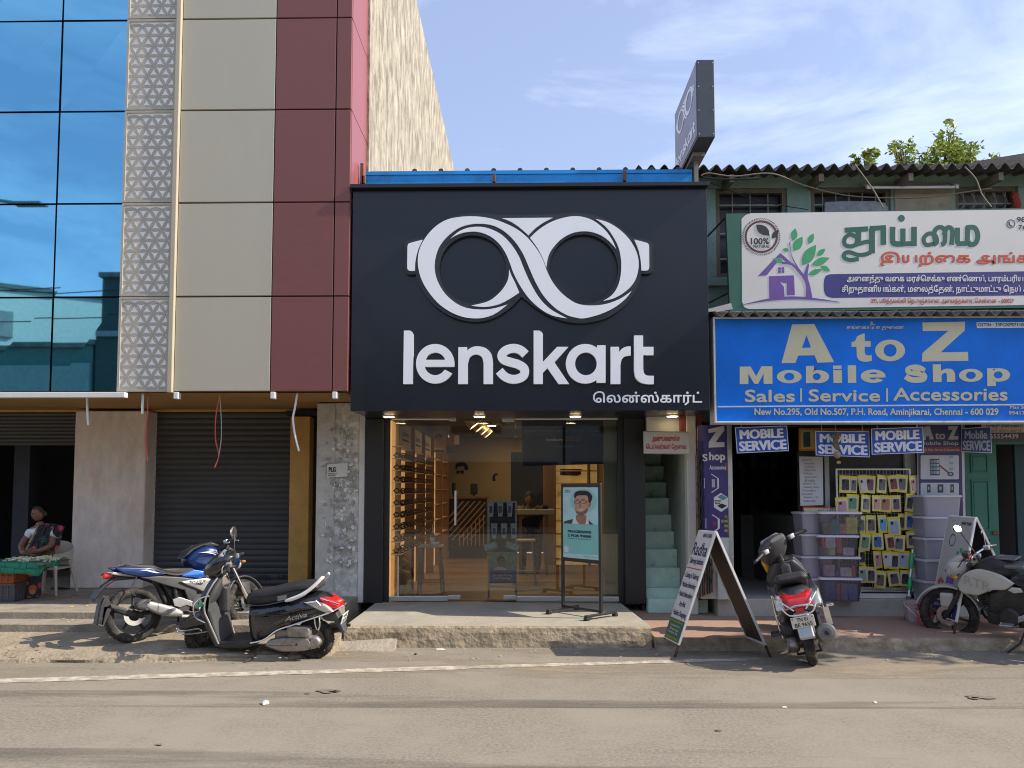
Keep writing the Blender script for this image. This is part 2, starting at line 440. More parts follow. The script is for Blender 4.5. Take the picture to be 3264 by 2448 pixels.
for i in range(70): mb.quad(Lr[i][0], Lr[i + 1][0], Lr[i + 1][1], Lr[i][1])
struct('road_marking', mb, m_line)

def veil(name, col, sc_, lo, hi, stretch):          # thin film of dust or oil that breaks up along its edges
    mt = M(name, col, r=.92, var=.15, s=20, spec=.15); t = mt.node_tree; n, l = t.nodes, t.links
    co = n.new('ShaderNodeTexCoord'); mp_2 = n.new('ShaderNodeMapping'); mp_2.inputs['Scale'].default_value = (1 / stretch, 1, 1)
    q = n.new('ShaderNodeTexNoise'); q.inputs['Scale'].default_value = sc_; q.inputs['Detail'].default_value = 8; q.inputs['Roughness'].default_value = .68
    r_ = n.new('ShaderNodeMapRange'); r_.inputs[1].default_value = lo; r_.inputs[2].default_value = hi; r_.inputs[4].default_value = .75
    l.new(co.outputs['Object'], mp_2.inputs[0]); l.new(mp_2.outputs[0], q.inputs['Vector']); l.new(q.outputs['Fac'], r_.inputs[0]); l.new(r_.outputs[0], n['Principled BSDF'].inputs['Alpha'])
    return mt
def film(name, mat, y0, y1, z):
    m = MB()
    for i in range(24): m.quad((-12 + i, y0 + .01 * (i - 12), z), (-11 + i, y0 + .01 * (i - 11), z), (-11 + i, y1 + .01 * (i - 11), z), (-12 + i, y1 + .01 * (i - 12), z))
    struct(name, m, mat)
film('road_dust', veil('drifted_dust', (.33, .275, .20), 1.6, .47, .62, 4), 7.05, 8.35, .0022)
film('tyre_track', veil('tyre_darkening', (.150, .132, .108), 1.1, .46, .66, 9), 4.55, 5.15, .0022)
film('tyre_track', veil('tyre_darkening_b', (.155, .136, .110), 1.2, .48, .68, 9), 6.1, 6.6, .0022)
film('road_dust', veil('pale_dust_streak', (.34, .30, .24), .8, .52, .68, 7), 3.6, 4.5, .0022)
def rough_slab(name, mat_top, mat_side, front, back, ztop, zbot=0.0, n=90, amp=0.02, seed=0, ztb=None):
    # slab whose street edge is broken: front and back are (x,y) polylines, resampled
    def samp(Pl, t):
        Ls = [math.dist(Pl[i], Pl[i + 1]) for i in range(len(Pl) - 1)]; T = t * sum(Ls)
        for i, l in enumerate(Ls):
            if T <= l or i == len(Ls) - 1: return [Pl[i][k] + (Pl[i + 1][k] - Pl[i][k]) * T / l for k in range(2)]
            T -= l
    mb = MB(); rows = []; ztb = ztop if ztb is None else ztb
    for i in range(n + 1):
        t = i / n; f, b = samp(front, t), samp(back, t); r = []
        nz = lambda k, s_=1: mnoise.noise((f[0] * 2.3 + seed, f[1] * 2, k * 3.1)) * amp + mnoise.noise((f[0] * 9 + seed, k, 1.7)) * amp * .6
        r.append((f[0], f[1] - .035 + nz(0) * 1.6, zbot))
        r.append((f[0], f[1] - .02 + nz(1) * 1.4, zbot + (ztop - zbot) * .35 + nz(4) * .5))
        r.append((f[0], f[1] - .005 + nz(2) * 1.3, zbot + (ztop - zbot) * .72 + nz(5) * .4))
        r.append((f[0], f[1] + .012 + nz(3), ztop - .018 + nz(6) * .5))
        r.append((f[0], f[1] + .045 + nz(7) * 1.4, ztop + nz(8) * .06))
        for k in range(1, 7):
            q = k / 6; r.append((f[0] + (b[0] - f[0]) * q, f[1] + .045 + (b[1] - f[1] - .045) * q, ztop + (ztb - ztop) * q + mnoise.noise((f[0] * 1.5, q * 3, seed)) * .003))
        rows.append(r)
    for i in range(n):
        for k in range(len(rows[0]) - 1):
            mb.quad(rows[i][k], rows[i + 1][k], rows[i + 1][k + 1], rows[i][k + 1], mi=0 if k >= 4 else 1)
    for e in (0, n):
        mb.quad(*[rows[e][k] for k in range(len(rows[0]))], (rows[e][-1][0], rows[e][-1][1], zbot), mi=1)
    return struct(name, mb, [mat_top, mat_side])
kf0 = gnd(-500, 2112); pl0 = at(1098, 1992, 8.4).x - .03
rough_slab('pavement', m_dirt, m_dirt, [(-9.5, kf0.y - .1), (kf0.x, kf0.y), (-3.4, 7.66), (-2.5, 7.78), (pl0, 7.98)], [(-9.5, 8.45), (pl0, 8.45)], 0.07, 0.0, 130, 0.03, 3, ztb=0.155)
PZ = 0.22                                                    # shop platform
pl, pr = at(1098, 1992, 8.4).x, at(2076, 1984, 8.42).x
rough_slab('shop_platform', m_conc, m_rough, [(pl, 8.40), (pr, 8.42)], [(pl, 10.3), (pr - .12, 10.3)], PZ, 0.0, 200, 0.011, 9)
rough_slab('plaster_apron', m_patch, m_patch, [(ux(1060, 8.2), 8.22), (ux(1260, 8.2), 8.2)], [(ux(1060, 8.2), 8.5), (ux(1260, 8.2), 8.44)], 0.022, 0.0, 30, 0.012, 5, ztb=.12)
rough_slab('red_pavement', m_redpav, m_rough, [(pr + .03, 8.30), (3.6, 8.30), (4.6, 8.36), (12, 8.36)], [(pr + .03, 10.3), (12, 10.3)], 0.12, 0.0, 110, 0.014, 17)
# left steps: three low treads of granite
mb = MB(); mb.box(-9.5, -2.2, 8.40, 8.80, 0.0, 0.228); struct('lower_step', mb, m_stone)
mb = MB(); mb.box(-9.6, -2.2, 8.78, 13.7, 0.0, 0.30); struct('entrance_floor', mb, m_stone)

# ================================================================ left commercial building
YF = 9.1
xg = ux(376, YF, 1240); xj = ux(538, YF, 1240); xt = ux(554, YF, 1240); xc = ux(862, YF, 1240); xm = ux(1059, YF, 1240); xr = ux(1108, YF, 1240)
zrow = [vz(v, YF) for v in (1247, 942, 641, 344, 52)]
dzr = (zrow[4] - zrow[0]) / 4
zrow = [zrow[0] + dzr * i for i in range(9)]
ztop = 11.1
B = thing('commercial_building', 'tall building clad in blue mirror glass, white lattice, cream and maroon panels', 'building', (-5.5, 10, 0.3))
rowsz = [(zrow[i], min(zrow[i + 1], ztop)) for i in range(8) if zrow[i] < ztop - .05]
xmu = ux(160, YF, 1240)
for (z0, z1) in rowsz:
    for (x0, x1) in ((xg - 3.1, xmu - 1.02), (xmu - 1.0, xmu - .012), (xmu + .012, xg - .01)):
        m = MB(); dz = [random.uniform(-.004, .004) for _ in range(4)]
        x0_ = max(x0, -9.6)
        m.add([(x0_, YF + dz[0], z0 + .012), (x1, YF + dz[1], z0 + .012), (x1, YF + dz[2], z1 - .012), (x0_, YF + dz[3], z1 - .012),
               (x0_, YF + .03, z0 + .012), (x1, YF + .03, z0 + .012), (x1, YF + .03, z1 - .012), (x0_, YF + .03, z1 - .012)],
              [(0, 1, 2, 3), (0, 4, 5, 1), (1, 5, 6, 2), (2, 6, 7, 3), (3, 7, 4, 0)])
        part('glass_pane', m, m_blueg, B, smooth=False)
m = MB(); m.box(-9.6, xr, YF + .05, YF + .9, zrow[0] + .02, ztop); part('frame', m, m_mull, B)
# lattice panels: leaf shapes standing 12 mm proud of a backing whitened to stand for lit slopes
s_ = (xj - xg) / 4.06
def leaf2(ax, ay, bx, by, w):
    d = Vector((bx - ax, by - ay)); n_ = Vector((-d.y, d.x)).normalized(); o_ = []
    for t in (0.03, .15, .3, .5, .7, .85, .97): o_.append((ax + d.x * t + n_.x * w * math.sin(math.pi * t) ** .8, ay + d.y * t + n_.y * w * math.sin(math.pi * t) ** .8))
    for t in (.97, .85, .7, .5, .3, .15, .03): o_.append((ax + d.x * t - n_.x * w * math.sin(math.pi * t) ** .8, ay + d.y * t - n_.y * w * math.sin(math.pi * t) ** .8))
    return o_
lat = None
for ri, (z0, z1) in enumerate(rowsz[:6]):
    W, H = xj - xg, dzr
    if lat is None:
        m = MB(); m.box(0, W, -.005, .05, 0.004, H - .004, mi=0)
        for (a, b, c, d) in ((0, W, .004, .03), (0, W, H - .034, H - .006), (0, .028, .03, H - .034), (W - .028, W, .03, H - .034)):
            m.box(a, b, -.022, -.0049, c, d, mi=1)
        r3 = s_ * .866; k0 = 0; f2 = lambda a, b, h: Vector((a, -.005 - h, b))
        clip = lambda p: [(min(max(a, .027), W - .027), min(max(b, .031), H - .035)) for a, b in p]
        for row in range(0, 10):
            y = .045 + row * r3 * .985
            for i in range(-1, 6):
                x = .03 + i * s_ + (row % 2) * s_ / 2
                for (dx, dy) in ((s_, 0), (s_ / 2, r3 * .985), (-s_ / 2, r3 * .985)):
                    mx_, my_ = x + dx / 2, y + dy / 2
                    if .0 < mx_ < W and .03 < my_ < H - .03:
                        q = clip(leaf2(x, y, x + dx, y + dy, s_ * .142))
                        if max(p[0] for p in q) - min(p[0] for p in q) > .02 and max(p[1] for p in q) - min(p[1] for p in q) > .02:
                            kk = []
                            for p in q:
                                if not kk or math.dist(p, kk[-1]) > 1e-4: kk.append(p)
                            m.flat([kk], f2, .005, mi=1)
        lat = m.build('lattice_panel', [m_jbase, m_jpet], B, smooth=False)
        lat.location = Vector((xg, YF - .01, z0)) - Vector(B.location)
    else:
        c = lat.copy(); COL.objects.link(c); c.location = Vector((xg, YF - .01, z0)) - Vector(B.location)
m = MB(); m.cbox(xj + .001, xt, YF - .06, YF + .04, zrow[0] - .012, ztop, .008); part('corner_trim', m, m_gold, B)
for (z0, z1) in rowsz:
    m = MB(); m.cbox(xt + .006, xc - .008, YF - .012, YF + .04, z0 + .011, z1 - .011, .004); part('cream_panel', m, m_cream, B)
    m = MB(); m.cbox(xc + .004, xm - .007, YF - .012, YF + .04, z0 + .008, z1 - .008, .004); part('maroon_panel', m, m_red, B)
    m = MB(); m.cbox(xm + .007, xr, YF - .012, YF + .04, z0 + .008, z1 - .008, .004); part('maroon_panel', m, m_red, B)
    m = MB(); m.cbox(xr - .03, xr + .004, YF + .042, 10.0, z0 + .006, z1 - .006, .003); part('return_panel', m, m_red_lit, B)
m = MB(); m.box(-9.6, xr + .035, 10.003, 23.0, 2.9, ztop); part('side_wall', m, m_wall, B)
m = MB(); m.box(-9.6, xr, YF - .01, 10.0, ztop + .002, ztop + .06); part('coping', m, m_gold, B)
YS = 11.2; ZS = 2.87                                          # recessed ground floor
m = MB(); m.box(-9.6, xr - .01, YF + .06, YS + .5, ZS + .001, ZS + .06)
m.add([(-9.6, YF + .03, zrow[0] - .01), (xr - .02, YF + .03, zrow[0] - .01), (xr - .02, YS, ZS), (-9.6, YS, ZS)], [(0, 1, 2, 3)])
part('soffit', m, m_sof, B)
m = MB(); m.box(-9.6, ux(1005, YS), YS - .05, YS + .02, ZS - .03, ZS + .03); part('shutter_lintel', m, m_ochre, B)
m = MB(); m.cbox(-9.6, ux(402, YF), YF - .10, YF - .02, zrow[0] - .075, zrow[0] - .012, .006); part('aluminium_ledge', m, m_wht, B)
for u in (556, 866, 1064):
    m = MB(); x = ux(u, YF); m.cbox(x - .028, x + .028, YF - .03, YF + .06, zrow[0] - .085, zrow[0] - .004, .006); part('bracket', m, m_wht, B)
# plaster pillar, shutters, ochre jamb, torn-poster wall
yp = 10.9
m = MB(); m.cbox(ux(232, yp), ux(461, yp), yp, YS + .3, .3, ZS - .04, .02); part('plaster_pillar', m, m_plas, B)
m = MB(); m.box(ux(461, yp) + .001, ux(497, YS), YS - .02, YS + .3, .3, ZS - .04); part('shutter_jamb', m, m_gplas, B)
def shutter(x0, x1, z0, z1, Y, n):
    m = MB(); P_ = []
    for i in range(n * 4 + 1):
        z = z0 + (z1 - z0) * i / (n * 4); P_.append((z, Y - .013 * abs(math.sin(math.pi * i / 4))))
    for (za, ya), (zb, yb) in zip(P_, P_[1:]): m.quad((x0, ya, za), (x1, ya, za), (x1, yb, zb), (x0, yb, zb))
    m.box(x0, x1, Y + .002, Y + .02, z0, z1)
    return m
x0, x1 = ux(497, YS), ux(925, YS)
sh = part('roller_shutter', shutter(x0, x1, .31, ZS - .03, YS - .01, 30), m_shut, B)
mt_ = MB(); fn = lambda a, b, h: at(a, b, YS) - Vector((0, .03 + h, 0))
text(mt_, 'LIVIN', fn, 822, 1832, 864, 1851, .08); text(mt_, 'UN', fn, 888, 1830, 922, 1846, .2)
part('stencil', mt_, M('faded_black_paint', (.035, .035, .035), r=.8), sh, smooth=False)
m = MB(); x = ux(700, YS); m.box(x - .12, x + .12, YS - .04, YS - .02, .315, .345); part('handle', m, m_alu, sh)
xa, xb = -9.6, ux(232, yp) + .02
part('roller_shutter', shutter(xa, xb, vz(1418, YS), ZS - .03, YS - .01, 9), m_shut, B)
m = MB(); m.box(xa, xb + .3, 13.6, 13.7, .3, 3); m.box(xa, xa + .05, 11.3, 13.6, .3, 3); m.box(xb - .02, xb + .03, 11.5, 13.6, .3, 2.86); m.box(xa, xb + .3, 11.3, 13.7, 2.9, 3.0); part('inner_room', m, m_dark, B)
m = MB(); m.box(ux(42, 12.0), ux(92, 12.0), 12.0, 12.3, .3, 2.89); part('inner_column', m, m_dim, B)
m = MB(); ya = 10.9; m.cbox(ux(922, ya), ux(985, ya), ya, ya + .5, .3, vz(1326, ya), .012); part('ochre_jamb', m, m_ochre, B)
m = MB(); m.box(ux(940, YS), ux(1012, 10.15), 11.42, 11.5, .3, ZS - .002); m.box(ux(985, ya) + .001, ux(1010, 11.1), 11.1, 11.25, .3, ZS - .05); m.box(ux(905, ya), ux(1010, 10.9), 10.95, 11.1, vz(1325, ya) + .005, vz(1306, ya)); part('dark_recess', m, m_dark, B)
yw = 10.15
m = MB(); m.box(ux(1009, yw), ux(1143, yw), yw, 11.3, .2, 2.85); part('poster_wall', m, m_poster, B)
m = MB(); m.box(ux(1009, yw), ux(1066, yw), yw - .02, yw - .0005, .2, 2.84); part('grey_render', m, m_gplas, B)
mt_ = MB()
fn = px_plane(yw - .03, 1000, 1150, 1.659)
random.seed(5)
for i in range(230):                                         # remnants of torn bills
    x = random.uniform(50, 228); y = random.uniform(330, 1090)
    if x < 90 and random.random() < .5: continue
    w, h = random.uniform(4, 17), random.uniform(4, 22); a0 = random.uniform(0, 6)
    q = [(x + w * math.cos(a0 + t) * random.uniform(.35, 1), y + h * math.sin(a0 + t) * random.uniform(.35, 1)) for t in (0, 1.1, 2.0, 3.2, 4.1, 5.2)]
    mt_.flat([q], fn, .003 + .00002 * i, mi=random.choice((0, 0, 1, 1, 1, 2, 3)))
tb_ = part('torn_bill', mt_, [M('bill_white', (.66, .65, .60), r=.9, var=.15, s=20), M('bill_grey', (.30, .29, .26), r=.9, var=.2, s=20), M('bill_rose', (.30, .23, .21), r=.9, var=.2, s=20), M('bill_teal', (.27, .30, .28), r=.9, var=.2, s=20)], B, smooth=False)
tb_['kind'] = 'stuff'
mt_ = MB(); fn2 = px_plane(yw - .04, 1000, 1150, 1.659)
mt_.flat([[(72, 548), (180, 540), (178, 612), (70, 618)]], fn2, .004, mi=0)
text(mt_, 'PLG', fn2, 80, 562, 118, 588, .18, .007, 1); text(mt_, 'PRIME LODGE', fn2, 76, 594, 122, 601, .05, .007, 1); text(mt_, 'ROOMS', fn2, 76, 604, 116, 611, .05, .007, 1)
part('pasted_notice', mt_, [M('notice_paper', (.6, .58, .53), r=.9), M('notice_ink', (.03, .03, .03), r=.9)], B, smooth=False)

# loose conduits and wires that hang from the overhang
def dangle(pts, r, mat, name, label, cat, group=None):
    m = MB(); m.tube(cat_rom(pts, 5), r, 7); return single(name, m, mat, label, cat, group)
m_pvc = M('white_pvc', (.70, .70, .68), r=.4, var=.04); m_rw = M('red_wire', (.5, .07, .05), r=.5); m_gw = M('grey_wire', (.32, .28, .26), r=.5)
Zq = lambda u, v, Y=9.2: tuple(at(u, v, Y))
dangle([Zq(277, 1255), Zq(278, 1300), Zq(281, 1354)], .013, m_pvc, 'conduit_pipe', 'short white pipe hanging below the mirror glass above the plaster pillar', 'pipe')
dangle([Zq(948, 1252), Zq(940, 1300), Zq(934, 1335), Zq(940, 1385), Zq(953, 1438)], .013, m_pvc, 'conduit_pipe', 'long curved white pipe hanging in front of the ochre jamb', 'pipe')
dangle([Zq(457, 1252), Zq(455, 1290), Zq(455, 1319)], .018, m_alu, 'conduit_pipe', 'straight grey metal stub hanging under the lattice panel', 'pipe')
dangle([Zq(471, 1255), Zq(470, 1320), Zq(462, 1400), Zq(468, 1440), Zq(471, 1469)], .008, m_rw, 'electric_wire', 'red wire hanging in front of the right edge of the plaster pillar', 'wire')
dangle([Zq(700, 1260), Zq(688, 1330), Zq(687, 1400), Zq(697, 1450), Zq(684, 1490)], .007, m_rw, 'electric_wire', 'dull red wire hanging before the closed roller shutter', 'wire')
dangle([Zq(700, 1258), Zq(705, 1330), Zq(705, 1400), Zq(697, 1455)], .006, m_gw, 'electric_wire', 'grey wire hanging beside the red one before the closed shutter', 'wire')
# ================================================================ optical shop
S = thing('optical_shop', 'black fronted optician with huge white goggle emblem above a glass front', 'shop', (0.04, 10.2, PZ))
yf = 9.12; yg = 10.2
fx0, fx1 = xr + .03, ux(2258, yf, 950)
zf0, zf1, zcap = vz(1309, yf), vz(603, yf), vz(590, yf)
m = MB(); m.cbox(fx0, fx1, yf, yf + .35, zf0, zf1, .004); part('fascia', m, m_black, S)
fas = [o for o in S.children if o.name.startswith('fascia')][0]
m = MB(); m.cbox(fx0 - .02, fx1 + .015, yf - .075, yf + .30, zf1 + .001, zcap, .006); part('cap', m, m_black, S)
m = MB(); m.box(fx0 + .02, fx1 - .02, yf + .02, yg + .3, zf0 + .002, zf0 + .03); m.box(fx0 + .02, fx0 + .05, yf + .36, yg + .6, zf0 + .04, zf1); m.box(fx1 - .05, fx1 - .02, yf + .36, yg + .6, zf0 + .04, zf1)
part('soffit', m, m_black, S)
# emblem: dark backing plate with two lens openings, white pieces 15 mm in front of it
fe = px_plane(yf, 1280, 660, 2.6976)
plate = runs([(32, 345), (38, 318), (62, 302), (210, 268)], [(210, 268), (300, 170), (450, 92), (640, 66), (760, 72), (860, 82)], [(860, 82), (1310, 76)], [(1310, 76), (1430, 64), (1520, 63), (1650, 82), (1780, 132), (1890, 205), (1985, 278)], [(1985, 278), (2120, 302), (2150, 325), (2158, 370), (2156, 530), (2146, 570), (2110, 584), (2056, 582)],
             [(2056, 582), (2030, 680), (1970, 790), (1880, 885), (1760, 960), (1610, 1000), (1450, 1000), (1300, 958), (1160, 880), (1032, 780)], [(1032, 780), (930, 880), (800, 960), (680, 992), (560, 988), (420, 945), (280, 850), (185, 730), (140, 640), (128, 588)], [(128, 588), (70, 590), (45, 575), (34, 540)])
m = MB(); m.flat([plate, ell(614, 545, 287, 290, 48), ell(1562, 545, 295, 298, 48)], fe, .055)
em = part('emblem', m, M('emblem_backing', (.024, .026, .032), r=.35, var=.06), S, smooth=False)
white = [
 [[(188, 297), (84, 324), (64, 336), (58, 360)], [(58, 360), (56, 525)], [(56, 525), (60, 550), (80, 562), (122, 562)], [(122, 562), (126, 480), (148, 385), (188, 297)]],
 [[(912, 850), (820, 920), (740, 955), (650, 968), (540, 957), (430, 915), (320, 838), (230, 730), (172, 620), (147, 500), (158, 390), (205, 290), (280, 200), (380, 132), (500, 103), (640, 98), (780, 118), (900, 160), (1000, 212), (1085, 282), (1160, 374), (1215, 470), (1248, 562), (1300, 662), (1380, 758), (1490, 835), (1600, 858), (1740, 848), (1870, 802), (1972, 733)],
  [(1972, 733), (1920, 800), (1830, 872), (1710, 930), (1570, 967), (1490, 960), (1410, 935), (1310, 872), (1215, 768), (1145, 645), (1090, 520), (1038, 405), (965, 300), (870, 215), (760, 168), (620, 162), (500, 195), (400, 268), (335, 345), (300, 430), (288, 530), (310, 635), (370, 745), (460, 830), (560, 878), (690, 893), (800, 882), (912, 850)]],
 [[(425, 287), (500, 225), (600, 190), (720, 192), (840, 240), (930, 320), (1005, 430), (1055, 550), (1110, 670), (1185, 795), (1280, 890), (1420, 968)], [(1420, 968), (1300, 945), (1200, 892), (1100, 802), (1020, 690), (965, 585), (930, 490), (895, 410), (840, 330), (760, 265), (660, 230), (560, 232), (480, 256), (425, 287)]],
 [[(926, 548), (918, 630), (880, 705), (820, 772), (740, 825), (603, 860)], [(603, 860), (720, 870), (830, 850), (920, 808), (1013, 748)], [(1013, 748), (975, 660), (945, 600), (926, 548)]],
 [[(864, 113), (1298, 109)], [(1298, 109), (1220, 150), (1150, 200), (1090, 258)], [(1090, 258), (1015, 192), (940, 142), (864, 113)]],
 [[(1104, 280), (1180, 210), (1280, 148), (1400, 107), (1520, 97), (1640, 132), (1740, 210), (1800, 290), (1838, 372)], [(1838, 372), (1770, 300), (1690, 250), (1590, 225), (1480, 236), (1380, 285), (1300, 365), (1260, 440), (1243, 536)], [(1243, 536), (1215, 460), (1165, 365), (1104, 280)]],
 [[(1667, 119), (1770, 150), (1870, 212), (1955, 298), (2012, 400), (2032, 500), (2015, 610), (1970, 690), (1900, 752), (1820, 796), (1728, 820)], [(1728, 820), (1800, 772), (1850, 700), (1878, 600), (1882, 480), (1862, 370), (1820, 280), (1755, 190), (1667, 119)]],
 [[(1995, 296), (2095, 322), (2116, 338), (2121, 365)], [(2121, 365), (2122, 525)], [(2122, 525), (2116, 550), (2098, 560), (2055, 560)], [(2055, 560), (2048, 470), (2030, 385), (1995, 296)]]]
m = MB()
for w in white: m.flat([runs(*w, n=5)], fe, .072)
part('white_inlay', m, m_letter, em, smooth=False)
# name in cut letters, 50 mm deep
fl = px_plane(yf, 1260, 1040, 2.212)
def letters(fn, d, name, mat, parent, h0=0.0):
    g = lambda a, b, h: fn(a, b, h + h0)
    LT = []
    LT.append([[(65, 36), (108, 36), (122, 44), (132, 62), (127, 411), (60, 411)]])
    LT.append([arc(285, 269, 135, 139, 8, -180, 30) + arc(285, 269, 135, 139, 180, 29, 26) + [(356, 311)] + arc(285, 269, 76, 80, 33, 165, 16) + [(222, 290), (419, 290)], arc(285, 262, 72, 72, 197, 343, 20)])
    LT.append([runs([(445, 411), (447, 152)], [(447, 152), (507, 152)], [(507, 152), (507, 178)], [(507, 178), (540, 154), (585, 146), (640, 160), (678, 200), (690, 258)], [(690, 258), (690, 411)], [(690, 411), (624, 411)], [(624, 411), (624, 265)], [(624, 265), (610, 220), (570, 203), (530, 222), (513, 268)], [(513, 268), (513, 411)])])
    LT.append([stroke(cat_rom([(918, 203), (885, 174), (838, 160), (785, 172), (752, 206), (765, 240), (815, 258), (868, 274), (910, 305), (905, 350), (865, 374), (815, 376), (770, 356), (734, 318)], 5), 62)])
    LT.append([[(975, 36), (1016, 36), (1032, 46), (1040, 62), (1040, 256), (1140, 150), (1219, 150), (1121, 258), (1224, 411), (1150, 411), (1072, 300), (1040, 332), (1040, 411), (975, 411)]])
    LT.append([[(1421, 139), (1480, 139), (1480, 402), (1416, 402), (1416, 378)] + arc(1338, 269, 137, 139, 55, 305, 40) + [(1421, 160)], ell(1342, 269, 76, 80, 36)])
    LT.append([runs([(1515, 411), (1515, 150)], [(1515, 150), (1574, 150)], [(1574, 150), (1576, 186)], [(1576, 186), (1596, 162), (1622, 150), (1656, 146)], [(1656, 146), (1656, 211)], [(1656, 211), (1620, 216), (1594, 238), (1584, 282)], [(1584, 282), (1584, 411)])])
    LT.append([runs([(1680, 70), (1743, 70)], [(1743, 70), (1743, 150)], [(1743, 150), (1816, 150)], [(1816, 150), (1816, 208)], [(1816, 208), (1744, 208)], [(1744, 208), (1744, 305)], [(1744, 305), (1750, 335), (1768, 350), (1790, 353)], [(1790, 353), (1818, 353)], [(1818, 353), (1818, 412)], [(1818, 412), (1775, 412), (1725, 400), (1690, 366), (1680, 315)])])
    out = []
    for q in LT:
        m = MB(); m.flat(q, g, d); out.append(part(name, m, mat, parent, smooth=False))
    return out
letters(fl, .05, 'cut_letter', m_letter, S)
m = MB(); text(m, 'ெலன்ஸ்கார்ட்', px_plane(yf - .008, 1260, 1040, 2.212), 1393, 458, 2163, 558, .085, .004); part('script_lettering', m, m_letter, S, smooth=False)
# blue roof edge, rusty struts
m = MB(); yb = 9.62
m.box(ux(1166, yb, 560), ux(2206, yb, 560), yb, yb + .05, vz(588, yb), vz(556, yb)); m.box(ux(1166, yb, 560), ux(2206, yb, 560), yb - .012, yb + .3, vz(555.6, yb), vz(545, yb))
part('roof_edge', m, m_bluesheet, S)
for u, v0, v1 in ((1153, 527, 590), (1574, 562, 588), (1992, 556, 588), (1158, 566, 590)):
    m = MB(); x = ux(u, yb - .1, 560); m.box(x - .02, x + .02, yb - .1, yb - .05, vz(v1, yb), vz(v0, yb)); part('strut', m, m_rust, S)
for i in range(11):
    m = MB(); x = ux(1330 + i * 82, 9.9, 545); m.tube([(x, 9.66, vz(543.5, 9.66)), (x, 12.5, vz(543.5, 9.66) + .35)], .035, 8); part('roof_rib', m, m_corr, S)
m = MB(); z = vz(544, 9.66); m.add([(-2.0, 9.65, z), (2.1, 9.65, z), (2.1, 16, z + .25), (-2.0, 16, z + .25), (-2.0, 9.65, z - .02), (2.1, 9.65, z - .02), (2.1, 16, z + .23), (-2, 16, z + .23)], [(0, 1, 2, 3), (4, 5, 6, 7), (0, 4, 5, 1), (1, 5, 6, 2), (2, 6, 7, 3), (3, 7, 4, 0)]); part('roof_sheet', m, m_corr, S)
# pillars, glass front
yk = 10.12
m = MB(); m.cbox(ux(1163, yk), ux(1222, yk), yk, yk + .5, PZ, zf0, .006); part('black_pillar', m, m_blkmet, S)
m = MB(); m.cbox(ux(1990, yk), ux(2056, yk), yk - .02, yk + .5, PZ, zf0, .006); part('black_pillar', m, m_blkmet, S)
m = MB(); m.cbox(ux(1142, yk), ux(1161, yk), yk + .02, yk + .3, PZ, zf0 + .1, .006); part('white_edge', m, m_whitewall, S)
for (a, b) in ((1223, 1243), (1970, 1989)):
    m = MB(); m.box(ux(a, yg), ux(b, yg), yg - .02, yg + .12, PZ, zf0); part('door_frame', m, m_blkmet, S)
zg0, zg1 = vz(1911, yg), vz(1334, yg)
edges = [1243, 1429, 1545, 1644, 1970]
gx = [ux(u, yg) for u in edges]
gp = []
for i, (a, b, z0) in enumerate(((gx[0], gx[1], zg0 + .04), (gx[1] + .004, gx[3] - .004, zg0 + .012), (gx[3], gx[4], zg0 + .04))):
    m = MB(); m.box(a, b, yg + .02, yg + .032, z0, zg1 + .02); gp.append(part('glass_door' if i == 1 else 'glass_panel', m, m_clear, S, smooth=False))
for (a, b) in ((1246, 1430), (1642, 1976)):
    m = MB(); m.cbox(ux(a, yg), ux(b, yg), yg - .012, yg + .06, vz(1338, yg), vz(1328, yg), .006); part('top_rail', m, m_alu, S)
for (a, b) in ((1242, 1429), (1646, 1972)):
    m = MB(); m.cbox(ux(a, yg), ux(b, yg), yg - .01, yg + .06, vz(1917, yg), vz(1901, yg), .006); part('bottom_rail', m, m_alu, S)
for (a, b, c, d) in ((1430, 1469, 1898, 1911), (1605, 1645, 1897, 1911), (1600, 1640, 1327, 1344), (1430, 1452, 1326, 1342)):
    m = MB(); m.cbox(ux(a, yg), ux(b, yg), yg - .014, yg + .05, vz(d, yg), vz(c, yg), .005); part('door_patch', m, m_alu, gp[1])
m = MB(); x = ux(1453, yg); z0, z1 = vz(1674, yg), vz(1564, yg)
m.tube([(x, yg - .05, z0), (x, yg - .05, z1)], .014, 10); m.tube([(x, yg - .05, z0 + .06), (x, yg + .02, z0 + .06)], .008, 8); m.tube([(x, yg - .05, z1 - .06), (x, yg + .02, z1 - .06)], .008, 8)
part('door_handle', m, m_alu, gp[1])
# downlights in the soffit
m_lamp = M('lamp_warm', (1.0, .78, .45), r=.5, var=0, rv=0, emit=9.0)
for u in (1240, 1528, 1834, 2143):
    x = ux(u, 9.75, 1321); m = MB(); m.lathe([(.085, 0), (.085, -.012), (.07, -.014)], (x, 9.75, zf0 + .001), 'z', 24); dl = part('downlight', m, m_wht, S)
    m = MB(); m.lathe([(.066, 0), (.066, -.004)], (x, 9.75, zf0 - .0135), 'z', 24); part('lamp_disc', m, m_lamp, dl)
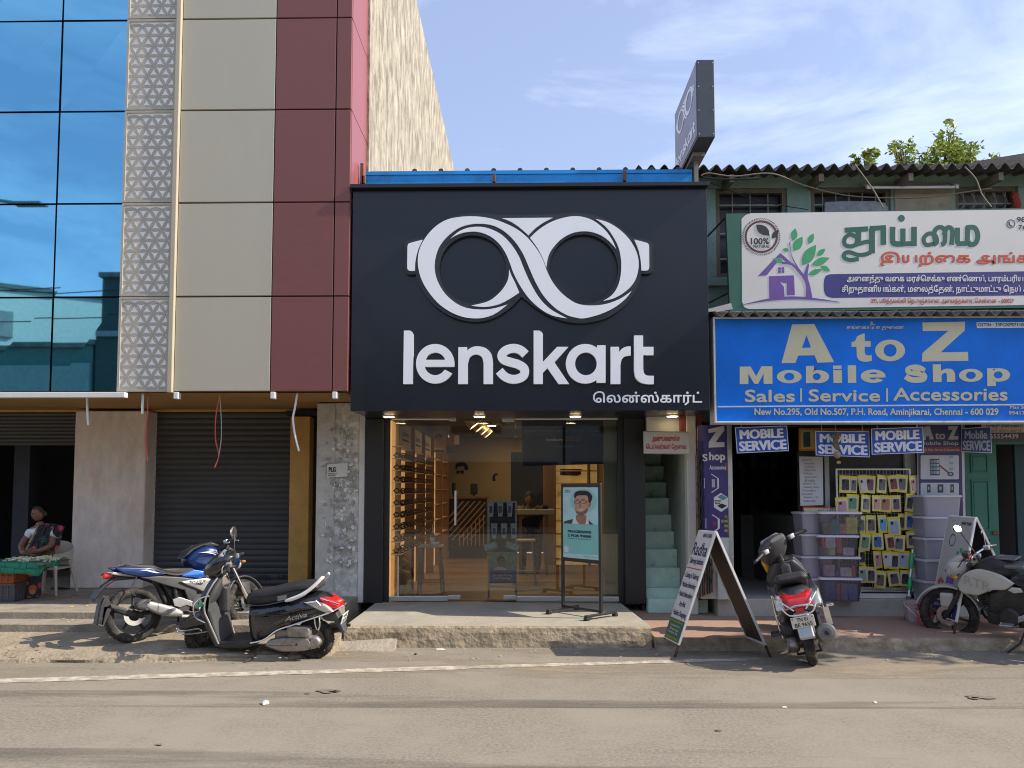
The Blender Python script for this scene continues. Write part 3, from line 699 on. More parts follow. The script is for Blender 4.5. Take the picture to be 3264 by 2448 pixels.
# interior shell
m_floor = M('plank_floor', (.25, .155, .09), r=.45, var=.35, s=3.2, streak=-7, bump=.1, bs=20)
m_back = M('warm_painted_wall', (.40, .31, .19), r=.8, var=.1, s=1.2)
m_beige = M('beige_wood_laminate', (.42, .37, .25), r=.6, var=.12, s=9, streak=9)
m_brown = M('brown_wood', (.17, .095, .05), r=.55, var=.2, s=8, streak=8)
m_ceil = M('slate_ceiling', (.06, .07, .09), r=.8, var=.1)
XL, XR_, YB = -1.80, 1.42, 18.0
m = MB(); m.box(XL - .1, XR_ + .1, yg + .13, YB, PZ - .05, PZ + .004); part('interior_floor', m, m_floor, S)
m = MB(); m.box(XL - .1, XR_ + .1, yg + .13, YB, 2.9, 3.0); m.box(XL, XR_, yg + .1, yg + .13, zg1 + .03, 2.899); part('interior_ceiling', m, m_ceil, S)
m = MB(); m.box(XL - .1, ux(1628, YB), YB, YB + .1, PZ, 2.9); m.box(ux(1628, YB), ux(1733, YB), YB, YB + .1, vz(1441, YB), 2.9); m.box(ux(1733, YB), XR_ + .1, YB, YB + .1, PZ, 2.9); bw = part('back_wall', m, m_back, S)
m = MB(); m.box(ux(1625, YB), ux(1740, YB), YB + .4, YB + .5, PZ, 2.9); part('dark_doorway', m, m_dark, S)
m = MB(); m.box(XL - .12, XL, yg + .13, YB, PZ, 2.9); m.box(XR_, XR_ + .1, yg + .13, YB, PZ, 2.9); part('interior_side_wall', m, m_brown, S)
for (a, b, Y) in ((1247, 1275, 10.5), (1925, 1972, 10.55)):
    m = MB(); m.cbox(ux(a, Y), ux(b, Y), Y, Y + .08, PZ, 2.88, .004); part('laminate_panel', m, m_beige, S)
m = MB(); m.cbox(ux(1733, 15.2), ux(1773, 15.2), 15.2, 15.6, PZ, 2.9, .01); part('brown_column', m, m_brown, S)
# painted face on the back wall: hair and dark glasses
fb = px_plane(YB - .002, 1220, 1320, 5.183)
m = MB(); m.flat([cat_rom([(1205, 905), (1200, 870), (1215, 820), (1260, 800), (1330, 795), (1380, 820), (1412, 880), (1405, 925), (1370, 925), (1345, 900), (1340, 860), (1290, 868), (1235, 875), (1225, 915)], 3, True)], fb, .006)
m.flat([ell(1243, 960, 28, 30, 16)], fb, .006); m.flat([ell(1312, 955, 32, 30, 16)], fb, .006); m.flat([[(1265, 938), (1290, 936), (1290, 948), (1265, 950)]], fb, .006)
m.flat([cat_rom([(1815, 1100), (1818, 1020), (1850, 985), (1900, 985), (1905, 1005), (1870, 1010), (1858, 1050), (1862, 1100)], 3, True)], fb, .006)
part('wall_mural', m, m_dark, bw, smooth=False)
# ceiling spot lamps, seen as tilted drums
m_drum = M('brass_lamp_shade', (.45, .36, .20), r=.35, m=.6)
for i, (u, v, Y) in enumerate(((1500, 1342, 12.0), (1518, 1352, 12.6), (1535, 1362, 13.2), (1547, 1372, 13.8))):
    p = at(u, v, Y); t = thing('spot_lamp', ['brass drum spot lamp nearest the glass door', 'brass drum spot lamp, second from the glass door', 'brass drum spot lamp, third from the glass door', 'brass drum spot lamp deepest inside the optician'][i], 'lamp', p, group='spot lamps under the shop ceiling')
    R4 = Matrix.Rotation(rad(-38), 4, 'Y')
    m = MB(); m.lathe([(.075, .14), (.095, -.10), (.09, -.10)], (0, 0, 0), 'z', 20, M4=R4, cap=False); m.lathe([(.075, .135), (.02, .14)], (0, 0, 0), 'z', 20, M4=R4); part('lamp_shade', m, m_drum, t, world=False)
    m = MB(); m.lathe([(.08, -.085), (.08, -.09)], (0, 0, 0), 'z', 20, M4=R4); part('bulb', m, m_lamp, t, world=False)
    m = MB(); m.tube([(-.06, 0, .12), (-.05, 0, 2.9 - p.z)], .012, 8); part('stem', m, m_blkmet, t, world=False)
for i, (u, v, Y) in enumerate(((1538, 1335, 11.4), (1556, 1353, 13.0), (1567, 1361, 14.2))):
    x = at(u, v, Y).x; t = thing('ceiling_light', ['round glowing downlight in the ceiling near the glass door', 'round glowing downlight midway along the ceiling', 'round glowing downlight towards the back of the ceiling'][i], 'lamp', (x, Y, 2.9), group='round lights in the shop ceiling')
    m = MB(); m.lathe([(.10, 0), (.10, -.015), (.085, -.02)], (0, 0, -.001), 'z', 20); part('rim', m, m_wht, t, world=False)
    m = MB(); m.lathe([(.08, -.0215), (.08, -.026)], (0, 0, 0), 'z', 20); part('lamp_disc', m, m_lamp, t, world=False)
def area(name, loc, sx, sy, power, rot=(0, 0, 0), col=(1, .72, .40)):
    l = bpy.data.lights.new(name, 'AREA'); l.shape = 'RECTANGLE'; l.size, l.size_y, l.energy, l.color = sx, sy, power, col
    o = bpy.data.objects.new(name, l); o.location = loc; o.rotation_euler = rot; COL.objects.link(o); return o
area('shop_lamp_glow', (-.3, 13.6, 2.86), .5, 3.0, 16); area('shop_lamp_glow', (-.2, 16.6, 2.86), 1.0, 1.0, 8)
# lit wall shelves on the left: three bays with spectacles, two plain
m_shelf_lit = M('backlit_birch', (.64, .34, .12), r=.6, var=.12, s=4, emit=.5)
m_shelf = M('pale_birch', (.62, .45, .25), r=.5, var=.08, s=5, streak=4)
SH = thing('wall_shelf', 'long glowing birch wall shelf with rows of spectacles', 'shelf', (XL + .02, 13.5, PZ + .01))
spec = []
ub = [(1276, 1316), (1322, 1350), (1352, 1379), (1383, 1407), (1411, 1429)]
xs = -1.66                                                   # shelf fronts
yb_ = lambda u: -xs * FPX / (1675 - u)
for i, (a, b) in enumerate(ub):
    y0, y1 = yb_(a), yb_(b)
    m = MB(); m.box(XL + .001, XL + .02, y0, y1, PZ + .01, 2.62); part('back_panel', m, m_shelf_lit, SH)
    m = MB(); m.box(XL + .02, xs + .02, y1 + .005, y1 + .05, PZ + .01, 2.64); part('upright', m, m_brown, SH)
    ns = 9 if i < 3 else 5
    zz = [.85 + k * (2.28 - .85) / ns for k in range(ns + 1)]
    for k, z in enumerate(zz):
        m = MB(); m.box(XL + .02, xs, y0, y1, z - .009, z); part('shelf', m, m_shelf, SH)
        if i < 3 and k < ns:
            for g in range(4): spec.append((i, k, g, y0 + (y1 - y0) * (g + .5) / 4, z, (y1 - y0) / 5.5))
    if i < 3:
        m = MB(); m.box(xs - .05, xs - .03, y0 + .02, y1 - .02, 2.30, 2.62); hp = part('header_panel', m, m_shelf, SH)
        m = MB(); g_ = mplane((xs - .0295, y0, 0), (0, 1, 0), (0, 0, 1), (1, 0, 0)); W = y1 - y0
        text(m, 'John', g_, W * .25, 2.52, W * .75, 2.42, .08); m.flat([[(W * .3, 2.40), (W * .8, 2.40), (W * .8, 2.375), (W * .3, 2.375)]], g_, .002); part('header_lettering', m, m_dark, hp, smooth=False)
m = MB(); m.box(xs - .03, xs - .012, yb_(1276), yb_(1316), PZ + .011, .82); part('lower_cabinet', m, M('pale_display_box', (.62, .55, .42), r=.5), SH)
g0 = MB()
for sg in (-1, 1): g0.tube([(.0, sg * .034 + .026 * math.cos(q), .022 + .02 * math.sin(q)) for q in [k * math.pi / 5 for k in range(10)]], .005, 5, closed=True)
for sg in (-1, 1): g0.tube([(0, sg * .06, .03), (-.09, sg * .058, .012)], .004, 4)
g0.tube([(0, -.009, .028), (0, .009, .028)], .004, 4)
m_fr = [M('frame_black', (.02, .018, .016), r=.3), M('frame_tortoise', (.09, .04, .02), r=.3), M('frame_brown', (.05, .03, .02), r=.3)]
rowname = ['bottom', 'second lowest', 'third lowest', 'fourth lowest', 'middle', 'fifth highest', 'third highest', 'second highest', 'top']
proto = {}
for (i, k, g, y, z, w) in spec:
    if i not in proto:
        o = g0.build('spectacles', m_fr[i], None); proto[i] = o
    else: o = proto[i].copy(); COL.objects.link(o)
    o.location = (xs - .03, y, z + .002); o.rotation_euler = (0, 0, rad(-52)); o.scale = (.8, max(.7, w / .15), 1.6)
    tag(o, '%s spectacle frame, %s on the %s shelf of the %s lit bay' % (['black', 'tortoiseshell', 'brown'][i], ['first', 'second', 'third', 'last'][g], rowname[k], ['nearest', 'second', 'third'][i]), 'spectacles', 'spectacles on the lit wall shelf')
# hanging signs above the far bays
for i, (u0, v0, u1, v1, lab, c) in enumerate(((1379, 1372, 1421, 1442, 'framed portrait poster hanging above the plain shelf bays', (.40, .27, .15)), (1421, 1382, 1448, 1446, 'dull red and navy sign board hanging behind the portrait poster', (.20, .07, .07)))):
    Y = 14.2 + i * .8; t = MB(); t.box(ux(u0, Y), ux(u1, Y), Y, Y + .03, vz(v1, Y), vz(v0, Y))
    o = single('hanging_board', t, M('board_%d' % i, c, r=.6, var=.2, s=9), lab, 'sign')
    m = MB(); fq = px_plane(Y - .001, 1220, 1320, 5.183)
    if i == 0:
        m.flat([ell(925, 420, 42, 62, 18)], fq, .004, mi=1); m.flat([runs([(870, 400), (885, 350), (930, 332), (975, 360), (980, 410)], [(980, 410), (960, 375), (910, 370), (885, 410)])], fq, .008, mi=0)
        m.flat([[(845, 556), (1010, 556), (1010, 590), (845, 590)]], fq, .004, mi=2); m.flat([[(848, 600), (1020, 600), (1020, 622), (848, 622)]], fq, .004, mi=0)
    else: m.flat([[(1045, 520), (1185, 520), (1185, 640), (1045, 640)]], fq, .004, mi=3); m.flat([[(1185, 350), (1265, 350), (1265, 500), (1185, 500)]], fq, .004, mi=2)
    part('printed_picture', m, [m_dark, M('skin_print', (.36, .20, .12), r=.7), M('cream_print', (.52, .47, .36), r=.7), M('navy_print', (.03, .04, .08), r=.7)], o, smooth=False)
# reception counter with slatted front
Yc = 16.6; t = thing('reception_counter', 'dark reception counter with pale diagonal and upright slats', 'counter', (-1.0, Yc, PZ + .01))
x0, x1 = ux(1424, Yc), ux(1549, Yc); zt = vz(1590, Yc)
m = MB(); m.box(x0, x1, Yc, Yc + .6, PZ + .01, zt); part('cabinet', m, m_dark, t)
m = MB(); m.cbox(x0 - .03, x1 + .03, Yc - .05, Yc + .65, zt + .001, zt + .05, .008); part('worktop', m, m_brown, t)
fc = px_plane(Yc - .001, 1220, 1320, 5.183)
m = MB()
m_slat = M('pale_slat', (.38, .26, .15), r=.5, var=.1)
for k in range(11):
    bx = 1090 + k * 95 - 320
    a0, b0, a1, b1 = bx, 2100 - 20, bx + 560, 1440
    if a0 < 1095: f_ = (1095 - a0) / (a1 - a0); a0, b0 = 1095, b0 + (b1 - b0) * f_
    if a1 > 1695: f_ = (1695 - a0) / (a1 - a0); a1, b1 = 1695, b0 + (b1 - b0) * f_
    if a1 > a0 + 20 and k < 8: m.flat([stroke([(a0, b0), (a1, b1)], 20)], fc, .02)
for k in range(7):
    a = 1270 + k * 66; top = 2080 - (a - 1180) * .86; m.flat([[(a - 9, 2180), (a + 9, 2180), (a + 9, top), (a - 9, top)]], fc, .026)
part('slat_front', m, m_slat, t, smooth=False)
for (u0, u1, v1, lab, nm) in ((1439, 1451, 1539, 'small dark card machine on the reception counter', 'card_machine'), (1498, 1521, 1541, 'dark rounded computer monitor standing on the reception counter', 'monitor')):
    m = MB(); m.cbox(ux(u0, Yc), ux(u1, Yc), Yc + .1, Yc + .16, zt + .09, vz(v1, Yc), .03); m.box(ux((u0 + u1) / 2 - 3, Yc), ux((u0 + u1) / 2 + 3, Yc), Yc + .11, Yc + .15, zt + .052, zt + .09)
    single(nm, m, m_blkmet, lab, nm.replace('_', ' '))
# consultation table, chair back, dark clothed assistant behind it
Yt = 13.4; zt2 = vz(1624, Yt)
t = thing('consulting_table', 'grey topped table in front of the dark doorway', 'table', (.05, Yt, PZ + .01))
m = MB(); m.cbox(ux(1648, Yt), ux(1768, Yt), Yt, Yt + .5, zt2 - .09, zt2, .006); part('table_top', m, M('grey_laminate', (.30, .29, .26), r=.5), t)
for u in (1654, 1738):
    m = MB(); x = ux(u, Yt); m.box(x, x + .05, Yt + .04, Yt + .44, PZ + .01, zt2 - .091); part('leg', m, m_brown, t)
# lit display unit on the right
Yd = 14.9; x0, x1 = ux(1772, Yd), ux(1908, Yd); t = thing('display_cabinet', 'glowing ochre display cabinet behind the poster stand', 'cabinet', ((x0 + x1) / 2, Yd, PZ + .01))
m_och = M('amber_backlit_panel', (.70, .42, .12), r=.5, var=.3, s=3, emit=.22)
m = MB(); m.box(x0, x1, Yd + .3, Yd + .33, PZ + .01, 2.35); part('back_panel', m, m_och, t)
m = MB(); m.box(x0 - .03, x0, Yd, Yd + .33, PZ + .01, 2.4); m.box(x1, x1 + .03, Yd, Yd + .33, PZ + .01, 2.4); m.box(ux(1876, Yd), ux(1882, Yd), Yd, Yd + .3, PZ + .01, 2.35); part('upright', m, m_brown, t)
for k in range(9):
    z = PZ + .12 + k * .245; m = MB(); m.box(x0, x1, Yd, Yd + .299, z, z + .02); part('shelf', m, m_shelf, t)
g1 = None
for k in range(6):
    z = PZ + .14 + 5 * .245; x = x0 + .08 + k * .085
    if g1 is None: o = g1 = proto[0].copy()
    else: o = g1.copy()
    COL.objects.link(o); o.rotation_euler = (0, 0, rad(-90)); o.location = (x, Yd + .1, z + .001); o.scale = (1, .6, 1.6)
    tag(o, 'dark spectacle frame, %s along the lit display cabinet shelf' % ['first', 'second', 'third', 'fourth', 'fifth', 'last'][k], 'spectacles', 'spectacles in the display cabinet')
fq = px_plane(Yd + .295, 1600, 1320, 5.183); m = MB(); m.flat([[(960, 905), (1320, 905), (1300, 1000), (1250, 1020), (960, 1010)]], fq, .02, mi=0); part('framed_photo', m, M('brown_photo', (.13, .05, .03), r=.6, var=.4, s=14), t, smooth=False)
# navy banner behind the right glass panel
Yn = 10.75; fn = px_plane(Yn, 1600, 1320, 5.183)
m = MB(); m.flat([[(325, 95), (1665, 95), (1692, 822), (345, 862)]], fn, .01, mi=0)
bn = single('hanging_banner', m, M('navy_banner', (.006, .012, .045), r=.6, var=.15, s=3), 'navy membership banner hanging inside the right glass panel', 'banner', smooth=False)
m = MB()
m.flat([[(345, 240), (1700, 240), (1690, 372), (345, 352)]], fn, .012, mi=3)
for k, w in enumerate(('BLU O', 'JOHN JACOBS', 'VINCENT CHASE', 'HOOPER', 'AIR')): text(m, w, fn, 380 + k * 265, 262, 560 + k * 265, 300, .1, .016, 2)
text(m, 'lenskart', fn, 725, 400, 1000, 445, .14, .016, 0); text(m, 'GOLD', fn, 1030, 372, 1300, 446, .14, .016, 1); text(m, 'MEMBERSHIP', fn, 850, 515, 1180, 556, .1, .016, 2)
part('banner_lettering', m, [M('pale_print', (.7, .72, .75), r=.6), M('gold_print', (.22, .14, .05), r=.5), M('dim_blue_print', (.07, .13, .28), r=.6), M('teal_band', (.010, .035, .065), r=.6)], bn, smooth=False)
m = MB(); p = at(1608 , 1480, Yn)
# stools
def stool(x, Y, label, mat_t, mat_l):
    t = thing('bar_stool', label, 'stool', (x, Y, PZ + .006)); H = .66
    m = MB(); m.cbox(-.17, .17, -.16, .16, H, H + .03, .012); part('seat', m, mat_t, t, world=False)
    for sx in (-1, 1):
        for sy in (-1, 1):
            m = MB(); m.tube([(sx * .12, sy * .11, H - .001), (sx * .17, sy * .16, 0)], .016, 8); part('leg', m, mat_l, t, world=False)
    m = MB(); z = .18; q = [(sx * .158, sy * .148, z) for sx, sy in ((-1, -1), (1, -1), (1, 1), (-1, 1))]; m.tube(q, .009, 6, closed=True); part('foot_ring', m, mat_l, t, world=False)
    return t
m_gl = M('grey_paint_metal', (.22, .24, .23), r=.4, m=.3)
stool(ux(1376, 10.95), 10.95, 'grey bar stool carrying a blue bottle behind the left glass', M('pale_stool_top', (.52, .49, .40), r=.5), m_gl)
stool(ux(1672, 12.2), 12.2, 'grey bar stool behind the packet display stand', M('pale_stool_top_b', (.45, .42, .34), r=.5), m_gl)
zs = PZ + .006 + .692; Y = 10.95
t = thing('bottle', 'blue spray bottle with long thin neck on the bar stool', 'bottle', (ux(1380, Y), Y, zs))
m = MB(); m.lathe([(.036, 0), (.038, .02), (.038, .10), (.03, .135), (.014, .165)], (0, 0, 0), 'z', 18); part('bottle_body', m, M('teal_blue_plastic', (.02, .27, .42), r=.25), t, world=False)
m = MB(); m.lathe([(.0125, .166), (.010, .19), (.007, .27), (.004, .285)], (0, 0, 0), 'z', 12); part('neck', m, M('pale_blue_plastic', (.5, .6, .66), r=.3), t, world=False)
m = MB(); m.lathe([(.0385, .05), (.0385, .105)], (0, 0, 0), 'z', 18, cap=False); part('bottle_label', m, m_wht, t, world=False)
m = MB(); m.lathe([(.024, -.055), (.024, .055)], (ux(1390, Y), Y - .06, zs + .0245), 'x', 16); single('paper_roll', m, m_letter, 'white paper roll lying beside the blue bottle', 'paper roll')
# clear packet display stand at the door
Yp = 10.62; zb = vz(1866, Yp)
t = thing('packet_display_stand', 'grey framed display stand with hanging packets and a purple panel', 'display stand', (ux(1602, Yp), Yp, PZ + .006))
xa, xb = ux(1555, Yp), ux(1648, Yp); zt_ = vz(1597, Yp)
m = MB()
for x in (xa, xb - .025): m.box(x, x + .025, Yp, Yp + .03, PZ + .006, zt_)
m.box(xa + .025, xb - .025, Yp, Yp + .03, zt_ - .025, zt_); m.box(xa + .025, xb - .025, Yp, Yp + .03, zb - .03, zb); part('frame', m, M('grey_stand_metal', (.34, .34, .31), r=.4, m=.3), t)
m = MB(); m.box(xa + .026, xb - .026, Yp + .012, Yp + .02, vz(1760, Yp), zt_ - .026); part('back_panel', m, m_blkmet, t)
fp = px_plane(Yp + .004, 1220, 1620, 5.183); m = MB()
m.flat([[(1765, 735), (2205, 720), (2205, 1020), (1765, 1022)]], fp, .008, mi=0); m.flat([[(1765, 1022.5), (2205, 1020.5), (2205, 1240), (1765, 1240)]], fp, .008, mi=1)
m.flat([cat_rom([(1890, 870), (1905, 800), (1960, 785), (2010, 810), (2030, 850), (2015, 930), (1980, 985), (1930, 985), (1900, 930)], 3, True)], fp, .012, mi=2)
m.flat([cat_rom([(1893, 880), (1900, 800), (1965, 782), (2025, 830), (1990, 838), (1940, 845), (1915, 900)], 3, True)], fp, .016, mi=3); m.flat([[(1960, 852), (2015, 848), (2012, 872), (1962, 876)]], fp, .016, mi=3)
m.flat([[(1820, 1021), (1900, 960), (2000, 975), (2060, 1021)]], fp, .013, mi=4)
text(m, 'Blue Light Blocking', fp, 1825, 1090, 2138, 1128, .1, .012, 4); text(m, 'Lens Technology', fp, 1845, 1140, 2118, 1175, .1, .012, 4)
part('advert_panel', m, [M('leafy_print', (.20, .30, .22), r=.5, var=.6, s=16), M('violet_print', (.10, .06, .26), r=.5), M('skin_print2', (.30, .18, .12), r=.6), m_dark, M('white_print', (.62, .62, .60), r=.5)], t, smooth=False)
m_pk = M('clear_packet', (.50, .52, .56), r=.25, var=.4, s=30)
pk0 = None; nm = ['upper row, first', 'upper row, second', 'upper row, third', 'lower row, first', 'lower row, second', 'lower row, third']
for i, (a, b) in enumerate(((1790, -120), (1945, -120), (2100, -120), (1845, 240), (2005, 240), (2165, 240))):
    p = fp(a, b, .05)
    if pk0 is None:
        m = MB(); m.add([(-.045, 0, 0), (.045, 0, 0), (.03, 0, -.215), (-.03, 0, -.215), (-.04, -.02, -.02), (.04, -.02, -.02), (.028, -.012, -.21), (-.028, -.012, -.21)], [(0, 3, 2, 1), (4, 5, 6, 7), (0, 1, 5, 4), (1, 2, 6, 5), (2, 3, 7, 6), (3, 0, 4, 7)]); o = pk0 = m.build('hanging_packet', m_pk, None)
        m = MB(); m.box(-.02, .02, -.0235, -.0205, -.16, -.07); m.build('blue_insert', M('insert_blue', (.08, .10, .22), r=.5), pk0)
        o.location = p
    else: o = dup(pk0); o.location = p
    tag(o, 'clear packet with blue insert on the display stand, %s' % nm[i], 'packet', 'packets on the display stand')
for i, (a, b) in enumerate(((1800, 650), (2130, 650))):
    p = fp(a, b, .03); m = MB(); m.cbox(-.09, .09, -.10, 0, -.045, .045, .01, M4=Matrix.Translation(p) @ Matrix.Rotation(rad(18 * (1 if i else -1)), 4, 'Y') @ Matrix.Rotation(rad(-20), 4, 'X'))
    single('tissue_pack', m, M('teal_tissue_%d' % i, (.30, .42, .46), r=.35, var=.4, s=22), ['pale teal tissue pack clipped to the display stand, nearer the stool', 'pale teal tissue pack clipped to the display stand, nearer the poster'][i], 'pack', 'tissue packs on the display stand')

# poster stand on the platform
a, b = gnd(1796, 1927, PZ + .06), gnd(1914, 1945, PZ + .06)
a = Vector((.455, 9.42, PZ)); b = Vector((.868, 8.96, PZ))
ex = (b - a).normalized(); W = (b - a).length; nx = Vector((ex.y, -ex.x, 0)); Hs = 1.55
t = thing('poster_stand', 'black metal poster stand with turquoise spectacles advert on the platform', 'poster stand', (a + b) / 2)
R4 = Matrix.Translation((0, 0, 0)) @ Matrix.Rotation(math.atan2(ex.y, ex.x), 4, 'Z'); h = W / 2
m = MB(R4)
for sx in (-1, 1): m.cbox(sx * h - .016, sx * h + .016, -.016, .016, .06, Hs, .003)
m.cbox(-h + .017, h - .017, -.016, .016, Hs - .04, Hs, .003); m.cbox(-h + .017, h - .017, -.016, .016, .62, .66, .003); m.cbox(-h + .017, h - .017, -.014, .014, .062, .09, .003)
part('frame', m, m_blkmet, t, world=False)
for sx in (-1, 1):
    m = MB(R4); m.cbox(sx * h - .02, sx * h + .02, -.26, .26, .035, .06, .003)
    for sy in (-1, 1): m.cbox(sx * h - .026, sx * h + .026, sy * .24 - .025, sy * .24 + .025, .001, .0349, .003)
    part('foot', m, m_blkmet, t, world=False)
A_ = R4.to_3x3(); fz = lambda a_, b_, h_: A_ @ Vector((a_, -.012 - h_, b_))
X0, X1, Z0, Z1 = -h + .02, h - .02, .665, Hs - .045
m = MB(); m.flat([[(X0, Z0), (X1, Z0), (X1, Z1), (X0, Z1)]], fz, .004); pp = part('poster', m, M('turquoise_print', (.22, .52, .47), r=.5, var=.03), t, world=False, smooth=False)
q = lambda px, py: (X0 + (X1 - X0) * (px - 1075) / (1612 - 1075), Z1 - (Z1 - Z0) * (py - 1198) / (3120 - 1198))      # poster pixels
m = MB(); PQ = lambda L_: [q(*p) for p in L_]
m.flat([PQ([(1077, 1200), (1610, 1200), (1610, 2190), (1077, 2190)])], fz, .006, mi=0)
m.flat([PQ(ell(1390, 1560, 200, 330, 30)), PQ(ell(1390, 1560, 130, 215, 30))], fz, .0072, mi=1)
m.flat([PQ([(1077, 3010), (1610, 2990), (1610, 3118), (1077, 3118)])], fz, .006, mi=0)
m.flat([PQ(runs([(1085, 2190), (1100, 2140), (1180, 2090), (1260, 2050)], [(1260, 2050), (1450, 2050)], [(1450, 2050), (1500, 2120), (1545, 2190)]))], fz, .008, mi=5)
m.flat([PQ(runs([(1220, 2190), (1240, 2060), (1265, 1970)], [(1265, 1970), (1445, 1970)], [(1445, 1970), (1470, 2080), (1480, 2190)]))], fz, .0086, mi=6)
m.flat([PQ(runs([(1280, 1950), (1285, 2080), (1330, 2190)], [(1330, 2190), (1420, 2190)], [(1420, 2190), (1440, 2080), (1440, 1950)]))], fz, .0092, mi=7)
m.flat([PQ(cat_rom([(1262, 1560), (1270, 1440), (1330, 1390), (1430, 1400), (1478, 1480), (1480, 1600), (1462, 1760), (1430, 1880), (1370, 1950), (1310, 1930), (1275, 1820), (1262, 1680)], 4, True))], fz, .010, mi=2)
m.flat([PQ(cat_rom([(1478, 1600), (1505, 1590), (1512, 1650), (1490, 1720), (1470, 1720)], 4, True))], fz, .0098, mi=7)
m.flat([PQ(cat_rom([(1272, 1800), (1300, 1840), (1345, 1862), (1400, 1840), (1462, 1740), (1452, 1850), (1400, 1945), (1340, 1960), (1290, 1900)], 4, True))], fz, .0104, mi=8)
m.flat([PQ(cat_rom([(1300, 1770), (1345, 1790), (1405, 1750), (1395, 1800), (1350, 1830), (1310, 1810)], 4, True))], fz, .0108, mi=2)
m.flat([PQ(cat_rom([(1310, 1790), (1350, 1805), (1395, 1775), (1380, 1805), (1345, 1818)], 4, True))], fz, .0112, mi=4)
m.flat([PQ(cat_rom([(1258, 1440), (1265, 1360), (1310, 1300), (1390, 1284), (1470, 1310), (1520, 1400), (1528, 1480), (1505, 1590), (1478, 1600), (1470, 1480), (1450, 1420), (1370, 1410), (1300, 1430), (1270, 1500)], 4, True))], fz, .0116, mi=3)
for cx, cy in ((1302, 1600), (1398, 1592)):
    m.flat([PQ(stroke([(cx - 26, cy - 62), (cx + 26, cy - 66)], 10))], fz, .0118, mi=3)
    m.flat([PQ(ell(cx, cy, 44, 46, 20)), PQ(ell(cx, cy, 37, 39, 20))], fz, .0122, mi=3); m.flat([PQ(ell(cx, cy + 2, 16, 8, 12))], fz, .0122, mi=4); m.flat([PQ(ell(cx, cy + 2, 7, 8, 12))], fz, .0126, mi=3)
m.flat([PQ(stroke([(1346, 1592), (1356, 1590)], 7))], fz, .0122, mi=3); m.flat([PQ(stroke([(1442, 1585), (1490, 1570)], 7))], fz, .0122, mi=3)
m.flat([PQ(cat_rom([(1342, 1610), (1330, 1690), (1322, 1712), (1345, 1722), (1368, 1708)], 4, True))], fz, .0114, mi=7)
def ring_(cx, cy, r): m.flat([PQ(ell(cx, cy, r, r, 20)), PQ(ell(cx, cy, r * .72, r * .72, 20))], fz, .0086, mi=3)
ring_(1130, 1288, 22); ring_(1172, 1288, 22); text(m, 'lenskart', lambda a_, b_, h_: fz(*q(a_, b_), h_), 1108, 1334, 1188, 1350, .12, .0086, 3)
TF = lambda a_, b_, h_: fz(*q(a_, b_), h_)
text(m, 'PROGRESSIVE', TF, 1150, 2365, 1512, 2435, .22, .006, 9); text(m, '2 FOR ₹4000', TF, 1150, 2475, 1512, 2550, .22, .006, 9)
text(m, 'Frames + Progressive lenses', TF, 1150, 2580, 1512, 2612, .05, .006, 5)
m.flat([PQ([(1095, 2820), (1160, 2820), (1160, 2985), (1095, 2985)])], fz, .0065, mi=6)
text(m, 'Progressive lenses  *T&C apply', TF, 1400, 3045, 1590, 3068, .03, .0075, 5)
part('printed_artwork', m, [M('pale_turquoise', (.42, .64, .64), r=.5), M('mid_turquoise', (.28, .55, .50), r=.5), M('portrait_skin', (.50, .28, .185), r=.6, var=.15, s=12), M('portrait_black', (.015, .013, .013), r=.6), M('portrait_white', (.75, .75, .74), r=.6), M('portrait_jacket', (.07, .055, .04), r=.7), M('portrait_shirt', (.62, .66, .68), r=.6), M('portrait_shade', (.33, .165, .10), r=.6), M('portrait_beard', (.25, .13, .085), r=.7), M('navy_ink', (.02, .03, .10), r=.5)], pp, world=False, smooth=False)

# projecting double sided sign above the roof
sy0, sy1 = 9.0, 10.35; sx0, sx1 = ux(2222, sy0, 320), ux(2278, sy0, 320); sz0, sz1 = vz(442, sy0), vz(196, sy0)
t = thing('projecting_sign', 'tall slate box sign with white goggle emblem standing above the roof', 'sign', ((sx0 + sx1) / 2, (sy0 + sy1) / 2, sz0))
m_slate = M('slate_sign_box', (.060, .068, .082), r=.35, var=.06)
m = MB(); m.cbox(sx0, sx1, sy0, sy1, sz0, sz1, .006); part('sign_box', m, m_slate, t)
m = MB(); m.box(sx0 - .005, sx0 - .0005, sy0 + .025, sy1 - .025, sz0 + .03, sz1 - .03); fc_ = part('sign_face', m, M('lavender_sign_face', (.20, .225, .36), r=.3, var=.03), t)
m = MB(); D = sy1 - sy0; H_ = sz1 - sz0
fs = lambda a_, b_, h_: Vector((sx0 - .006 - h_, sy1 - D * a_, sz0 + H_ * b_))
g_ = lambda a_, b_, h_: fs(.09 + .82 * (a_ - 32) / 2126, .86 - .34 * (b_ - 63) / 940, h_)
for w in white: m.flat([[p for p in runs(*w, n=3)]], g_, .003)
g2 = lambda a_, b_, h_: fs(.08 + .84 * (a_ - 60) / 1758, .30 - .17 * (b_ - 36) / 376, h_)
part('emblem_print', m, m_letter, fc_, smooth=False)
letters(g2, .003, 'letter_print', m_letter, fc_)
for k in range(4):
    for x in (sx0 + .02, sx1 - .02):
        m = MB(); m.lathe([(.008, 0), (.006, -.004)], (x, sy0 - .0005, sz0 + .04 + k * (H_ - .08) / 3), 'y', 8); part('rivet', m, m_alu, t)
m = MB(); m.box((sx0 + sx1) / 2 - .025, (sx0 + sx1) / 2 + .025, 9.55, 9.60, zcap - .1, sz0 - .002); m.box((sx0 + sx1) / 2 - .025, (sx0 + sx1) / 2 + .025, 10.1, 10.15, zcap - .1, sz0 - .002); m.box(sx0 + .03, sx1 - .03, 9.4, 10.3, sz0 - .05, sz0 - .0015); part('post', m, M('grey_post', (.25, .23, .20), r=.7), t)
